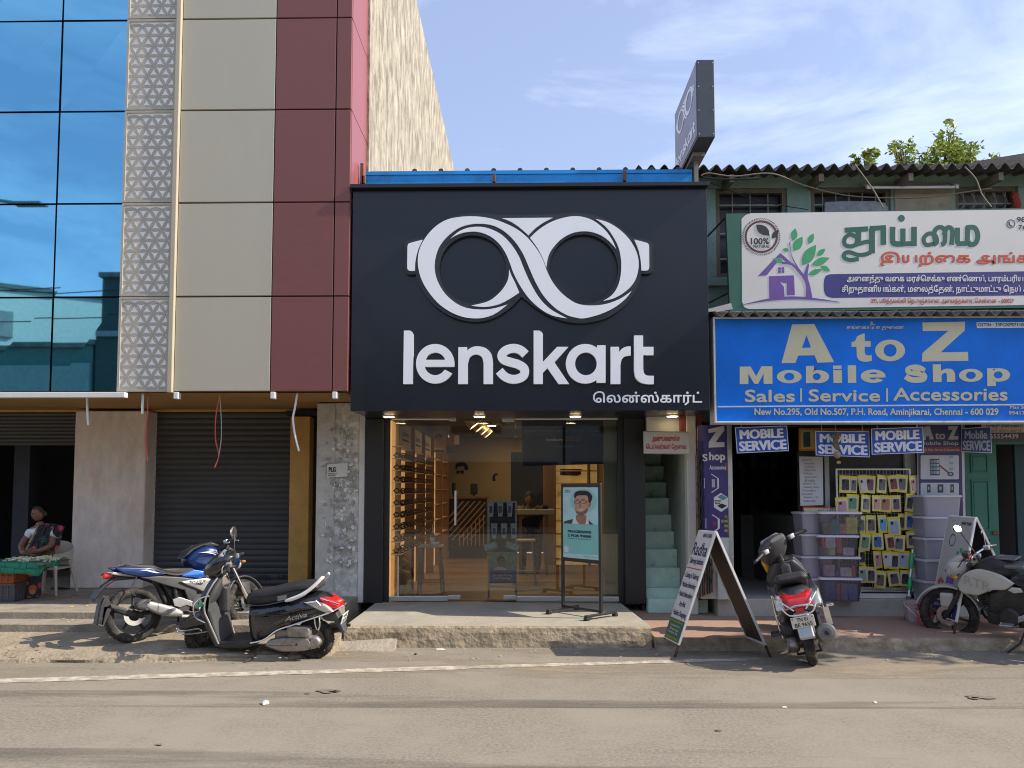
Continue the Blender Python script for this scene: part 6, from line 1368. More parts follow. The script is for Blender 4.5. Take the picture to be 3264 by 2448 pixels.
def vp(name, mb, mats, V, **k): return mb.build(name, mats, V, None, **k)
def tyre_prof(R, tw, rr):
    h = tw / 2
    return [(rr, -h * .62), (rr + .012, -h * .86), ((R + rr) / 2, -h), (R - .022, -h * .92), (R - .006, -h * .6), (R, -h * .2), (R, h * .2), (R - .006, h * .6), (R - .022, h * .92), ((R + rr) / 2, h), (rr + .012, h * .86), (rr, h * .62)]
def wheel(V, c, R, tw, rr, xf=None, style='spoke5', disc=0, mrim=None, mhub=None, name='wheel'):
    T = (xf or Matrix.Identity(4)) @ Matrix.Translation(c)
    mrim = mrim or m_alloy; mhub = mhub or mrim
    m = MB(T); m.lathe([(.05, -tw * .45), (.055, -tw * .3), (.055, tw * .3), (.05, tw * .45), (.018, tw * .45)], (0, 0, 0), 'y', 20); m.lathe([(.014, -.085), (.014, .085)], (0, 0, 0), 'y', 10)
    if style == 'plain':
        m.lathe([(.05, -.018), (rr * .92, -.010), (rr * .92, .010), (.05, .018)], (0, 0, 0), 'y', 28)
        for k in range(6):
            a = 2 * math.pi * k / 6; m.tube([(.05 * math.cos(a), .02, .05 * math.sin(a)), (rr * .9 * math.cos(a), .016, rr * .9 * math.sin(a))], [.016, .010], 6)
    else:
        n_ = 5 if style == 'spoke5' else 6
        for k in range(n_):
            for s_ in ((-1, 1) if style == 'twin' else (0,)):
                a = 2 * math.pi * k / n_ + .3; b = a + s_ * .16
                m.tube([(.045 * math.cos(a), 0, .045 * math.sin(a)), (rr * .6 * math.cos(a + s_ * .08), 0, rr * .6 * math.sin(a + s_ * .08)), (rr * .97 * math.cos(b), 0, rr * .97 * math.sin(b))], [.022, .016, .018], 7)
    W = vp(name, m, mhub, V)
    m = MB(T); m.lathe(tyre_prof(R, tw, rr), (0, 0, 0), 'y', 44, cap=False)
    n_ = 40                                                    # tread blocks
    for k in range(n_):
        a = 2 * math.pi * k / n_
        for s_ in (-1, 1):
            M4 = Matrix.Rotation(-a, 4, 'Y') @ Matrix.Rotation(s_ * .5, 4, 'X')
            m.box(-.011, .006, s_ * tw * .12 - tw * .09, s_ * tw * .12 + tw * .20, R - .012, R + .0015, M4=Matrix.Rotation(-a + (.04 * s_), 4, 'Y'))
    vp('tyre', m, m_tyre, W, ang=.9)
    m = MB(T); h = tw / 2; m.lathe([(rr + .004, -h * .66), (rr - .012, -h * .55), (rr - .022, -h * .2), (rr - .022, h * .2), (rr - .012, h * .55), (rr + .004, h * .66), (rr + .004, h * .5), (rr - .004, 0), (rr + .004, -h * .5)], (0, 0, 0), 'y', 40, cap=False); vp('rim', m, mrim, W)
    if disc:
        m = MB(T); y = disc * tw * .5
        m.lathe([(.065, y - .002), (.115, y - .002), (.115, y + .002), (.065, y + .002), (.065, y - .002)], (0, 0, 0), 'y', 28, cap=False)
        vp('brake_disc', m, m_chrome, W)
    return W
def steer_mat(px, pz, rake, ang):
    ax = Vector((-math.sin(rake), 0, math.cos(rake))); p = Vector((px, 0, pz))
    return Matrix.Translation(p) @ Matrix.Rotation(ang, 4, ax) @ Matrix.Translation(-p)
def mirror(V, base, tip, face_n, xf, rx=.055, rz=.04, mat=None):
    m = MB(xf); m.tube(cat_rom([base, tuple(Vector(base) * .4 + Vector(tip) * .6 + Vector((.0, 0, .02))), tip], 4), .006, 6)
    st = vp('mirror', m, m_bplas, V)
    n_ = Vector(face_n).normalized(); q = n_.to_track_quat('Z', 'Y').to_matrix().to_4x4(); T = Matrix.Translation(tip) @ q
    m = MB(xf @ T if xf else T); m.lathe([(.3 * rx, -.028), (.8 * rx, -.02), (rx, 0), (rx * 1.02, .006), (rx * .95, .006)], (0, 0, 0), 'z', 24, M4=Matrix.Diagonal((1, rz / rx, 1, 1))); vp('mirror_shell', m, mat or m_bplas, st)
    m = MB(xf @ T if xf else T); m.lathe([(rx * .93, .0062), (rx * .92, .0085)], (0, 0, 0), 'z', 24, M4=Matrix.Diagonal((1, rz / rx, 1, 1))); vp('mirror_glass', m, m_mirror, st)

def scooter(label, loc, heading, lean, steer, kind):
    V = thing('scooter', label, 'scooter', loc, (-lean, 0, heading)) if False else thing('scooter', label, 'scooter', loc)
    V.rotation_mode = 'QUATERNION'; V.rotation_quaternion = (Matrix.Rotation(heading, 3, 'Z') @ Matrix.Rotation(-lean, 3, 'X')).to_quaternion()
    A = kind == 'A'
    body = m_bodyblk if A else M('graphite_gloss', (.030, .031, .034), r=.28, var=.1, coat=.6, d=(.09, .085, .075), ds=4, da=.25)
    X_ = steer_mat(.43, .75, rad(26), steer)
    R = .218
    wheel(V, (.62, 0, R), R, .092, .128, X_, 'plain', mrim=m_darkmet, mhub=m_darkmet, name='front_wheel'); wheel(V, (-.62, 0, R), R, .095, .128, None, 'plain', mrim=m_darkmet, mhub=m_alloy, name='rear_wheel')
    # front suspension and fender turn with the bars
    m = MB(X_)
    for s_ in (-1, 1): m.tube([(.47, s_ * .07, .52), (.55, s_ * .075, .33), (.57, s_ * .07, .23), (.62, s_ * .07, R)], [.02, .02, .022, .02], 8)
    m.tube([(.42, 0, .78), (.49, 0, .46)], .03, 10); vp('fork', m, m_darkmet, V)
    m = MB(X_); m.puff(runs([(.885, .30), (.865, .36), (.80, .435), (.71, .50), (.60, .545), (.50, .555)], [(.50, .555), (.445, .47), (.45, .38)], [(.45, .38), (.55, .355), (.66, .40), (.76, .38), (.84, .29)], [(.84, .29), (.885, .30)], n=4), .098, .075, wf=lambda x, z: 1 - .55 * max(0, (x - .6) / .29) ** 2, steps=4); vp('front_fender', m, body, V)
    m = MB(X_)
    if A:
        lp = [(.47, s_ * .125, .345) for s_ in (1,)] + [(.60, .125, .315), (.75, .118, .30), (.86, .09, .292), (.915, .0, .29), (.86, -.09, .292), (.75, -.118, .30), (.60, -.125, .315), (.47, -.125, .345)]
        m.tube(cat_rom(lp, 5), .008, 8); m.tube(cat_rom([(.62, .12, .325), (.66, .122, .355), (.80, .11, .335), (.90, .05, .33), (.915, 0, .325), (.90, -.05, .33), (.80, -.11, .335)], 4), .007, 8); vp('fender_guard', m, m_chrome, V)
    # leg shield: painted outer skin, matt inner lining, pale edge trim
    m = MB(); m.sweep([((.40, 0, .17), .19, .03), ((.435, 0, .26), .205, .05), ((.50, 0, .42), .222, .065), ((.545, 0, .56), .235, .07), ((.53, 0, .70), .225, .065), ((.475, 0, .83), .17, .055), ((.435, 0, .91), .11, .045)], 22, 2.6); vp('leg_shield', m, body, V)
    m = MB(); m.sweep([((.375, 0, .215), .185, .02), ((.40, 0, .28), .195, .03), ((.44, 0, .42), .21, .04), ((.475, 0, .56), .22, .045), ((.465, 0, .70), .205, .045), ((.425, 0, .81), .155, .045), ((.40, 0, .88), .10, .04)], 20, 2.8)
    m.cbox(.33, .45, -.05, .05, .5, .86, .03); vp('inner_lining', m, m_gplas2, V)
    for s_ in ((-1, 1) if A else ()):
        m = MB(); m.tube(cat_rom([(.375, s_ * .198, .20), (.41, s_ * .212, .30), (.46, s_ * .228, .44), (.505, s_ * .24, .57), (.49, s_ * .23, .71), (.445, s_ * .175, .83), (.41, s_ * .12, .90)], 4), .0095, 8); vp('edge_trim', m, m_silver, V)
    m = MB(); m.cbox(.335, .36, -.03, .03, .66, .70, .008); m.tube([(.36, 0, .60), (.325, 0, .59), (.315, 0, .56), (.33, 0, .545)], .007, 6); vp('bag_hook', m, m_chrome, V)
    if A:                                                     # chrome leg guards hung on the apron with a green tie
        for s_ in (-1, 1):
            m = MB(); m.tube(cat_rom([(.50, s_ * .235, .44), (.60, s_ * .245, .50), (.62, s_ * .245, .62), (.55, s_ * .235, .70), (.47, s_ * .20, .72)], 4), .0085, 8); vp('leg_guard', m, m_chrome, V)
        m = MB(); m.cbox(.50, .60, .236, .252, .615, .645, .006, M4=Matrix.Translation((.55, 0, .63)) @ Matrix.Rotation(rad(28), 4, 'Y') @ Matrix.Translation((-.55, 0, -.63))); vp('green_tie', m, M('green_ribbon', (.05, .36, .22), r=.6), V)
    m = MB(); m.puff([(.43, .165), (.43, .215), (.36, .225), (.05, .245), (.02, .25), (.0, .17), (.10, .145), (.34, .14)], .185, .025); vp('floorboard', m, m_bplas, V)
    # body and seat
    bo = runs([(.06, .20), (.085, .30), (.10, .44), (.085, .58)], [(.085, .58), (-.12, .615), (-.36, .665), (-.58, .735), (-.74, .735), (-.86, .665), (-.925, .585)], [(-.925, .585), (-.87, .535), (-.70, .475), (-.50, .42), (-.30, .345), (-.14, .245), (-.02, .20)], n=4)
    m = MB(); m.puff(bo, .195, .11, wf=lambda x, z: (.72 + .28 * min(1, max(0, (.10 - x) / .3))) * (1 - .5 * max(0, (-.55 - x) / .38) ** 1.5) * (.86 if z > .6 else 1), steps=5); vp('body_panel', m, body, V)
    so_ = runs([(.085, .60), (.112, .66), (.08, .72), (.0, .752), (-.14, .772), (-.32, .815), (-.5, .848), (-.66, .85)], [(-.66, .85), (-.715, .82), (-.69, .775), (-.56, .735)], [(-.56, .735), (-.35, .66), (-.1, .61), (.085, .60)], n=4)
    m = MB(); m.puff(so_, .155, .055, wf=lambda x, z: .74 + .26 * min(1, max(0, (.12 - x) / .3)), steps=4); st_ = vp('seat', m, m_seat, V)
    m = MB()
    for s_ in (-1, 1): m.tube(cat_rom([(.08, s_ * .118, .605), (-.1, s_ * .152, .615), (-.35, s_ * .16, .665), (-.56, s_ * .155, .742)], 4), .006, 6)
    vp('seat_piping', m, m_gplas2, st_)
    for s_ in ((-1, 1) if A else ()):
        m = MB(); m.tube(cat_rom([(-.36, s_ * .172, .668), (-.46, s_ * .176, .70), (-.56, s_ * .17, .745), (-.66, s_ * .15, .82), (-.745, s_ * .115, .905), (-.755, s_ * .08, .91)], 5), [.012, .016, .019, .021, .022, .022, .022, .022, .022, .022, .022, .021, .02, .02, .02, .02, .02, .02, .02, .02, .02, .018, .016, .014, .012, .012][:26], 10); vp('grab_rail', m, m_wht if A else m_silver, V)
    # tail lamp, indicators, plate
    m = MB(); m.puff(runs([(-.72, .70), (-.83, .685), (-.915, .63), (-.94, .59)], [(-.94, .59), (-.89, .56), (-.80, .575), (-.72, .64)], n=3), .155 if A else .165, .05, wf=lambda x, z: 1 - .35 * max(0, (-.74 - x) / .2) ** 1.5, steps=4); tl = vp('tail_lamp', m, m_rlamp, V)
    for s_ in (-1, 1):
        m = MB(); m.puff(runs([(-.56, .655), (-.68, .665), (-.80, .63), (-.885, .555)], [(-.885, .555), (-.82, .535), (-.70, .58), (-.56, .655)], n=3) if A else runs([(-.66, .69), (-.78, .685), (-.86, .65), (-.905, .58)], [(-.905, .58), (-.84, .555), (-.74, .60), (-.66, .69)], n=3), .03 if A else .045, .02, y0=s_ * (.145 if A else .155), steps=3, wf=lambda x, z: 1); vp('indicator_lamp', m, m_clamp, tl)
    m = MB(); m.puff([(-.72, .47), (-.80, .52), (-.88, .53), (-.92, .45), (-.975, .32), (-.96, .30), (-.92, .33), (-.86, .42), (-.76, .43)], .065, .015); vp('rear_mudguard', m, m_gplas2 if A else m_silver, V)
    pc = Vector((-.955, 0, .455)); pn = Matrix.Translation(pc) @ Matrix.Rotation(rad(-16), 4, 'Y')
    m = MB(pn); m.cbox(-.006, .004, -.10, .10, -.055, .055, .004); pl_ = vp('number_plate', m, m_plate, V)
    fpn = lambda a, b, h: pn @ Vector((-.0062 - h, -a, b))
    m = MB()
    if A: text(m, 'TN 02', fpn, -.06, .045, .06, .008, .1, .001); text(m, 'AK 4311', fpn, -.075, -.004, .075, -.042, .1, .001)
    else: text(m, 'TN 01', fpn, -.05, .045, .045, .008, .10, .001); text(m, 'BE 9655', fpn, -.075, -.004, .075, -.042, .10, .001)
    for a in (-.085, .085): m.flat([[(a + .006 * math.cos(k), .04 + .006 * math.sin(k)) for k in range(6)]], fpn, .002)
    vp('plate_number', m, m_bplas, pl_, smooth=False)
    # engine, filter, exhaust
    m = MB(); m.puff(runs([(-.12, .17), (-.17, .235), (-.32, .265), (-.52, .28)], [(-.52, .28), (-.68, .285), (-.74, .215), (-.68, .15)], [(-.68, .15), (-.5, .115), (-.3, .11), (-.12, .17)], n=3), .045, .03, y0=.125); m.lathe([(.07, .16), (.066, .178), (.03, .182)], (-.56, 0, .2), 'y', 20); m.cbox(-.42, -.2, -.1, .1, .12, .34, .03); eng = vp('engine', m, m_alloy, V)
    m = MB()
    for k in range(5): m.lathe([(.01, .176), (.008, .184)], (-.56 + .085 * math.cos(k * 1.25), 0, .2 + .085 * math.sin(k * 1.25)), 'y', 8)
    vp('engine_bolt', m, m_darkmet, eng)
    m = MB(); m.puff(rrect(-.63, .275, -.37, .395, .045), .05, .025, y0=.14)
    for k in range(2): m.cbox(-.60, -.40, .186, .196, .298 + k * .022, .306 + k * .022, .003)
    vp('air_filter_box', m, m_alloy if A else m_gplas2, V)
    m = MB(); m.tube(cat_rom([(-.25, -.12, .16), (-.4, -.15, .17), (-.5, -.16, .21), (-.62, -.165, .25), (-.86, -.17, .31), (-.93, -.17, .325)], 4), [.018] * 8 + [(1 if A else 1.45) * q for q in (.02, .03, .045, .055, .058, .06, .06, .06, .06, .058, .055, .05, .03)], 14); ex_ = vp('exhaust', m, m_darkmet if A else M('grey_heat_shield', (.20, .195, .18), r=.4, m=.5, var=.15), V)
    m = MB(); m.lathe([(.018, -.97), (.018, -.90)], (0, -.17, .325), 'x', 12); vp('exhaust_tip', m, m_darkmet, ex_)
    m = MB(); m.tube([(-.62, -.13, R), (-.60, -.14, .45), (-.56, -.13, .58)], [.02, .026, .022], 10); vp('shock_absorber', m, m_darkmet, V)
    # chrome side guards
    for s_ in (-1, 1):
        m = MB(); yq = .215
        m.tube(cat_rom([(.02, s_ * .20, .215), (-.14, s_ * yq, .26), (-.28, s_ * yq, .36), (-.45, s_ * yq, .42), (-.66, s_ * .20, .49), (-.84, s_ * .16, .545), (-.955, s_ * .07, .595), (-.965, 0, .60)], 4), .0095, 8)
        if A: m.tube(cat_rom([(-.69, s_ * .20, .49), (-.705, s_ * .205, .40), (-.73, s_ * .20, .37), (-.745, s_ * .2, .42), (-.735, s_ * .19, .50)], 3), .008, 8); m.tube([(-.70, s_ * .175, .68), (-.80, s_ * .165, .57), (-.745, s_ * .17, .705), (-.93, s_ * .09, .62)], .006, 6)
        else: m.tube(cat_rom([(-.60, s_ * .20, .70), (-.82, s_ * .19, .695), (-.93, s_ * .12, .63), (-.96, s_ * .05, .56)], 4), .008, 8); m.tube([(-.72, s_ * .205, .70), (-.70, s_ * .215, .40), (-.72, s_ * .20, .30)], .009, 8); m.tube(cat_rom([(-.95, s_ * .15, .60), (-.97, s_ * .10, .53), (-.975, 0, .52)], 3), .008, 8)
        vp('side_guard', m, m_chrome, V)
    if not A:
        m = MB(); m.cbox(-.80, -.70, -.30, -.235, .52, .545, .008); m.box(-.78, -.76, -.25, -.2, .36, .52); vp('foot_rest', m, m_chrome, V)
        m = MB(); m.cbox(-.80, -.66, .20, .30, .34, .37, .008); vp('foot_rest', m, m_bplas, V)
        m = MB(); m.cbox(-.965, -.955, -.04, .04, .535, .575, .004); vp('reflector', m, m_rlamp, V)
    # stands
    m = MB(); m.tube([(-.05, .10, .16), (-.02, .2, .06), (.06, .27 + math.tan(lean) * .15, .012 + math.sin(lean) * .22)], .011, 8); m.tube([(-.02, .16, .10), (.08, .15, .12)], .008, 6); vp('side_stand', m, m_darkmet, V)
    m = MB(); m.tube([(-.18, -.1, .13), (-.34, -.11, .06), (-.34, .11, .06), (-.18, .1, .13)], .012, 8); vp('centre_stand', m, m_darkmet, V)
    # handlebar cowl
    m = MB(X_); m.sweep([((.555, 0, .90), .05, .04), ((.535, 0, .93), .11, .075), ((.49, 0, .985), .155, .10), ((.42, 0, 1.05), .165, .105), ((.35, 0, 1.10), .15, .085), ((.29, 0, 1.13), .12, .05), ((.265, 0, 1.14), .08, .02)], 20, 2.5); cw = vp('handlebar_cowl', m, body if A else m_gplas2, V)
    m = MB(X_); m.ball((.525, 0, .955), (.055, .125, .07), 16); vp('headlamp', m, m_clamp, cw)
    m = MB(X_ @ Matrix.Translation((.34, 0, 1.135)) @ Matrix.Rotation(rad(-32), 4, 'Y')); m.cbox(-.075, .075, -.12, .12, -.04, .012, .02); vp('dashboard', m, m_silver if A else M('dash_grey', (.22, .22, .23), r=.4), cw)
    m = MB(X_ @ Matrix.Translation((.335, 0, 1.14)) @ Matrix.Rotation(rad(-32), 4, 'Y')); m.lathe([(.062, .012), (.06, .017), (.001, .017)], (-.005, .02, 0), 'z', 20, M4=Matrix.Diagonal((.9, 1.25, 1, 1))); vp('speedometer', m, M('dial_glass_' + kind, (.10, .20, .32) if A else (.10, .10, .11), r=.08, coat=.5, var=.4, s=25), cw)
    if not A:
        m = MB(X_); m.puff([(.60, .80), (.60, .95), (.52, 1.06), (.40, 1.13), (.47, 1.0), (.54, .86)], .12, .03); vp('yellow_nose', m, M('yellow_gloss', (.62, .33, .02), r=.3, coat=.5), V)
    m = MB(X_); m.tube(cat_rom([(.265, -.34, 1.055), (.285, -.22, 1.075), (.36, -.1, 1.06), (.38, 0, 1.04), (.36, .1, 1.06), (.285, .22, 1.075), (.265, .34, 1.055)], 4), .012, 8); m.tube([(.38, 0, 1.04), (.43, 0, .78)], .035, 10); hb = vp('handlebar', m, m_darkmet, V)
    for s_ in (-1, 1):
        m = MB(X_); m.tube([(.288, s_ * .215, 1.075), (.262, s_ * .355, 1.052)], .018, 12); m.lathe([(.02, 0), (.014, .018)], (.258, s_ * .355, 1.052), 'y', 10); vp('grip', m, m_bplas, hb)
        m = MB(X_); m.tube(cat_rom([(.33, s_ * .17, 1.075), (.345, s_ * .25, 1.06), (.325, s_ * .34, 1.03)], 3), .006, 6); m.cbox(.26, .32, s_ * .18 - .03, s_ * .18 + .03, 1.05, 1.10, .01); vp('brake_lever', m, m_silver, hb)
    if A:
        mirror(V, (.31, -.20, 1.09), (.33, -.30, 1.315), (-1, .30, .05), X_, .058, .075, m_chrome); mirror(V, (.31, .19, 1.09), (.30, .31, .93), (-.8, .75, .1), X_, .045, .075, m_chrome)
        f_ = lambda a, b, h: Vector((a, .197 + h - .05 * max(0, (-.55 - a)) , b))
        m = MB(); text(m, 'Activa', lambda a, b, h: Vector((-a, .1985 + h - .16 * max(0, a - .52), b + .22 * (a - .45))), .37, .525, .60, .47, .08, .004, 0, .3); vp('badge', m, m_silver, V, smooth=False)
        m = MB(); text(m, 'HONDA', lambda a, b, h: Vector((-a, .199 + h, b + .2 * (a - .4))), .37, .435, .43, .42, .1, .003); vp('maker_badge', m, M('badge_red', (.45, .05, .03), r=.4), V, smooth=False)
        m = MB(); m.flat([[(.27, .66), (.37, .685), (.37, .735), (.27, .715)]], lambda a, b, h: Vector((-a, .1545 + h, b)), .002); vp('seat_sticker', m, M('grey_sticker', (.25, .25, .25), r=.6, var=.5, s=60), V, smooth=False)
    return V
# parked black scooter seen from its left side
pr_, pf_ = gnd(1018, 2098), gnd(641, 2092)
hd = math.atan2(pf_.y - pr_.y, pf_.x - pr_.x)
scooter('black scooter with white grab rail parked side on at the kerb', (pr_ + pf_) / 2, hd, rad(5), rad(13), 'A').scale = (.92, .92, .92)
p = gnd(2594, 2119)
hd = rad(74); fw = Vector((math.cos(hd), math.sin(hd), 0)); lf = Vector((-math.sin(hd), math.cos(hd), 0))
vb_ = scooter('graphite scooter seen from behind with red tail lamp and white number plate', p + fw * .62 * 1.05, hd, rad(13.5), rad(36), 'B')
vb_.scale = (1.05, 1.05, 1.05)

def moto(label, loc, heading, lean, steer, kind):
    V = thing('motorcycle', label, 'motorcycle', loc); V.rotation_mode = 'QUATERNION'
    V.rotation_quaternion = (Matrix.Rotation(heading, 3, 'Z') @ Matrix.Rotation(-lean, 3, 'X')).to_quaternion()
    F = kind == 'F'
    if F:
        paint = M('metallic_blue', (.004, .024, .12), r=.32, m=.45, var=.06, coat=.7); p2 = m_gplas2
        tw_r, tw_f = .135, .10
    else:
        paint = M('pearl_white', (.50, .48, .43), r=.38, var=.05, coat=.4, d=(.42, .38, .30), ds=4, da=.4); p2 = m_bplas
        tw_r, tw_f = .11, .09
    WB, R = .665, .302
    X_ = steer_mat(.36, .82, rad(25), steer)
    dy_ = -1 if F else 1
    wheel(V, (WB, 0, R), R, tw_f, .222, X_, 'spoke5' if F else 'six', disc=-1 if F else 1, mrim=m_darkmet, name='front_wheel'); wheel(V, (-WB, 0, R), R, tw_r, .222, None, 'spoke5' if F else 'six', disc=dy_, mrim=m_darkmet, name='rear_wheel')
    # forks, front mudguard, lamp, bars
    for s_ in (-1, 1):
        m = MB(X_); m.tube([(WB, s_ * .085, R), (.565, s_ * .085, .50)], .027, 10); m.tube([(.565, s_ * .085, .50), (.365, s_ * .085, .93)], .020, 10); vp('fork_leg', m, m_chrome if F else m_darkmet, V)
    m = MB(X_); m.cbox(.35, .42, -.12, .12, .885, .92, .01); m.cbox(.39, .47, -.12, .12, .73, .765, .01); vp('fork_yoke', m, m_darkmet, V)
    m = MB(X_); n_ = 12
    sec = [((WB + (R + .03) * math.cos(rad(a)), 0, R + (R + .03) * math.sin(rad(a))), .062, .014) for a in range(20, 172, 12)]; m.sweep(sec, 14, 3); m.cbox(WB - .08, WB + .06, -.078, .078, R + .10, R + .26, .02); vp('front_mudguard', m, m_gplas2 if F else paint, V)
    m = MB(X_); m.sweep([((.62, 0, .80), .06, .06), ((.585, 0, .82), .095, .10), ((.53, 0, .84), .105, .115), ((.47, 0, .87), .09, .09), ((.43, 0, .89), .06, .05)], 16, 2.6); hl = vp('headlamp_cowl', m, paint if F else paint, V)
    m = MB(X_); m.ball((.605, 0, .80), (.045, .085, .075), 14); vp('headlamp', m, m_clamp, hl)
    m = MB(X_); m.puff([(.60, .90), (.55, .97), (.46, 1.01), (.44, .96), (.52, .90)], .075, .02); vp('visor', m, m_bplas if F else paint, hl)
    m = MB(X_); m.cbox(.40, .47, -.07, .07, .97, 1.03, .015, M4=Matrix.Identity(4)); vp('instrument_panel', m, m_bplas, V)
    for s_ in (-1, 1):
        m = MB(X_); m.tube([(.50, s_ * .09, .80), (.51, s_ * .17, .79)], .006, 6); m.ball((.515, s_ * .20, .785), (.03, .035, .02), 10, mi=1); vp('indicator_lamp', m, [m_bplas, m_amber], V)
    zb_ = 1.02
    m = MB(X_); m.tube(cat_rom([(.23, -.37, zb_), (.27, -.24, zb_ + .02), (.36, -.10, zb_ - .03), (.37, 0, zb_ - .05), (.36, .10, zb_ - .03), (.27, .24, zb_ + .02), (.23, .37, zb_)], 4), .012, 8); hb = vp('handlebar', m, m_darkmet if F else m_chrome, V)
    for s_ in (-1, 1):
        m = MB(X_); m.tube([(.272, s_ * .235, zb_ + .02), (.228, s_ * .375, zb_)], .017, 10); vp('grip', m, m_bplas, hb)
        m = MB(X_); m.cbox(.25, .31, s_ * .20 - .03, s_ * .20 + .03, zb_ - .01, zb_ + .04, .01); m.tube(cat_rom([(.30, s_ * .19, zb_ + .02), (.32, s_ * .28, zb_ + .01), (.29, s_ * .37, zb_ - .01)], 3), .006, 6); vp('brake_lever', m, m_silver, hb)
        if not F and s_ < 0: mirror(V, (.29, s_ * .21, zb_ + .03), (.33, s_ * .33, zb_ + .17), (-1, -s_ * .15, .03), X_, .065, .042)
    # tank
    if F:
        to = runs([(-.03, .755), (-.10, .83), (-.115, .895), (-.05, .98), (.06, 1.035), (.18, 1.05), (.29, 1.01), (.375, .935)], [(.375, .935), (.40, .83), (.36, .735), (.27, .71)], [(.27, .71), (.10, .715), (-.03, .755)], n=4)
        m = MB(); m.puff(to, .165, .10, wf=lambda x, z: (.62 + .38 * min(1, max(0, (x + .12) / .25))) * (1 - .25 * max(0, (x - .22) / .16)), steps=5); tk = vp('fuel_tank', m, paint, V)
        for s_ in (-1, 1):
            m = MB(); m.puff([(-.02, .765), (.10, .735), (.20, .69), (.05, .655), (-.16, .69), (-.17, .71)], .02, .012, y0=s_ * .118); vp('side_fairing', m, M('bright_blue_panel_%d' % s_, (.015, .12, .48), r=.3, m=.3, coat=.6), V)
            m = MB(); m.flat([runs([(.02, .955), (.14, .945), (.27, .90), (.345, .84)], [(.345, .84), (.345, .885), (.27, .935), (.15, .965), (.02, .955)])], lambda a, b, h, s_=s_: Vector((a, s_ * (.158 + h - .22 * max(0, a - .22) - .16 * max(0, .06 - a)), b)), .008); vp('white_flash', m, m_wht, tk, smooth=False)
            m = MB(); m.lathe([(.028, 0), (.028, .006)], (.22, s_ * .150 - (.0 if s_ > 0 else .006), .955), 'y', 18); vp('tank_badge', m, m_silver, tk)
        m = MB(); m.puff([(-.13, .90), (-.11, .95), (-.03, 1.015), (.09, 1.062), (.2, 1.078), (.32, 1.03), (.29, 1.01), (.18, 1.045), (.06, 1.03), (-.05, .975)], .12, .02); vp('tank_cover', m, m_bplas, V)
        se = runs([(-.01, .79), (-.09, .765), (-.22, .755), (-.33, .78), (-.42, .825), (-.50, .86), (-.62, .868), (-.78, .862)], [(-.78, .862), (-.80, .835), (-.6, .81), (-.44, .765), (-.3, .72), (-.16, .70), (-.01, .755)], n=4)
        m = MB(); m.puff(se, .135, .045, wf=lambda x, z: .8 + .2 * math.sin(max(0, min(1, (-x) / .5)) * math.pi), steps=4); vp('seat', m, m_seat, V)
        for s_ in (-1, 1):
            m = MB(); m.puff([(-.45, .775), (-.50, .82), (-.66, .83), (-.80, .845), (-.90, .85), (-.80, .77), (-.60, .715), (-.47, .715), (-.33, .735)], .02, .014, y0=s_ * .118, wf=None); tp = vp('tail_panel', m, paint, V)
            m = MB(); m.flat([[(-.64, .80), (-.55, .80), (-.42, .752), (-.46, .752), (-.57, .788)]], lambda a, b, h, s_=s_: Vector((a, s_ * (.1385 + h), b)), .003); vp('white_flash', m, m_wht, tp, smooth=False)
            m = MB(); m.puff([(-.62, .715), (-.42, .72), (-.16, .685), (.04, .64), (.12, .56), (.0, .50), (.05, .34), (-.02, .335), (-.10, .42), (-.14, .53), (-.36, .61), (-.55, .69)], .018, .012, y0=s_ * .125); vp('side_panel', m, m_gplas2, V)
            m = MB(); m.puff([(-.20, .635), (-.12, .645), (.16, .66), (.25, .62), (.16, .54), (.06, .50), (-.02, .545), (-.12, .59)], .02, .014, y0=s_ * .152); sc_ = vp('air_scoop', m, m_silver, V)
            m = MB(); m.flat([[(-.10, .635), (.10, .628), (.04, .575), (-.06, .60)]], lambda a, b, h, s_=s_: Vector((a, s_ * (.1725 + h), b)), .002); vp('dark_insert', m, m_bplas, sc_, smooth=False)
            m = MB(); text(m, 'YAMAHA', lambda a, b, h, s_=s_: Vector((a if s_ < 0 else -a, s_ * (.1752 + h), b)), *((-.08, .63, .07, .60) if s_ < 0 else (-.07, .63, .08, .60)), .12, .001); vp('lettering', m, m_wht, sc_, smooth=False)
            m = MB(); m.puff([(-.93, .775), (-.90, .80), (-.74, .775), (-.60, .735), (-.66, .72), (-.80, .745)], .012, .008, y0=s_ * .095); vp('grab_rail', m, m_alloy, V)
        m = MB(); m.puff([(-.99, .765), (-.97, .79), (-.90, .79), (-.86, .75), (-.93, .72), (-.985, .735)], .055, .018); vp('tail_lamp', m, m_rlamp, V)
        m = MB(); m.puff([(-.62, .73), (-.85, .75), (-.99, .66), (-1.09, .50), (-1.07, .49), (-.98, .62), (-.86, .70), (-.62, .70)], .045, .012); vp('tail_bracket', m, m_bplas, V)
        m = MB(Matrix.Translation((-1.055, 0, .575)) @ Matrix.Rotation(rad(30), 4, 'Y')); m.cbox(-.006, .004, -.10, .10, -.06, .06, .004); vp('number_plate', m, m_bplas, V)
        m = MB(); m.tube([(-.62, -.10, .80), (-.74, -.16, .58), (-.70, -.2, .52)], .008, 6); vp('saree_guard', m, m_bplas, V)
        # hugger
        m = MB(); m.puff([(-.98, .53), (-1.01, .44), (-1.04, .25), (-1.01, .24), (-.975, .42), (-.93, .46), (-.66, .34), (-.56, .28), (-.6, .26), (-.75, .30), (-.93, .40), (-.95, .48)], .03, .014, y0=-.09); m.puff([(-1.05, .25), (-1.02, .44), (-.96, .55), (-.93, .53), (-.99, .43), (-1.02, .24)], .09, .014); vp('tyre_hugger', m, m_bplas, V)
    else:
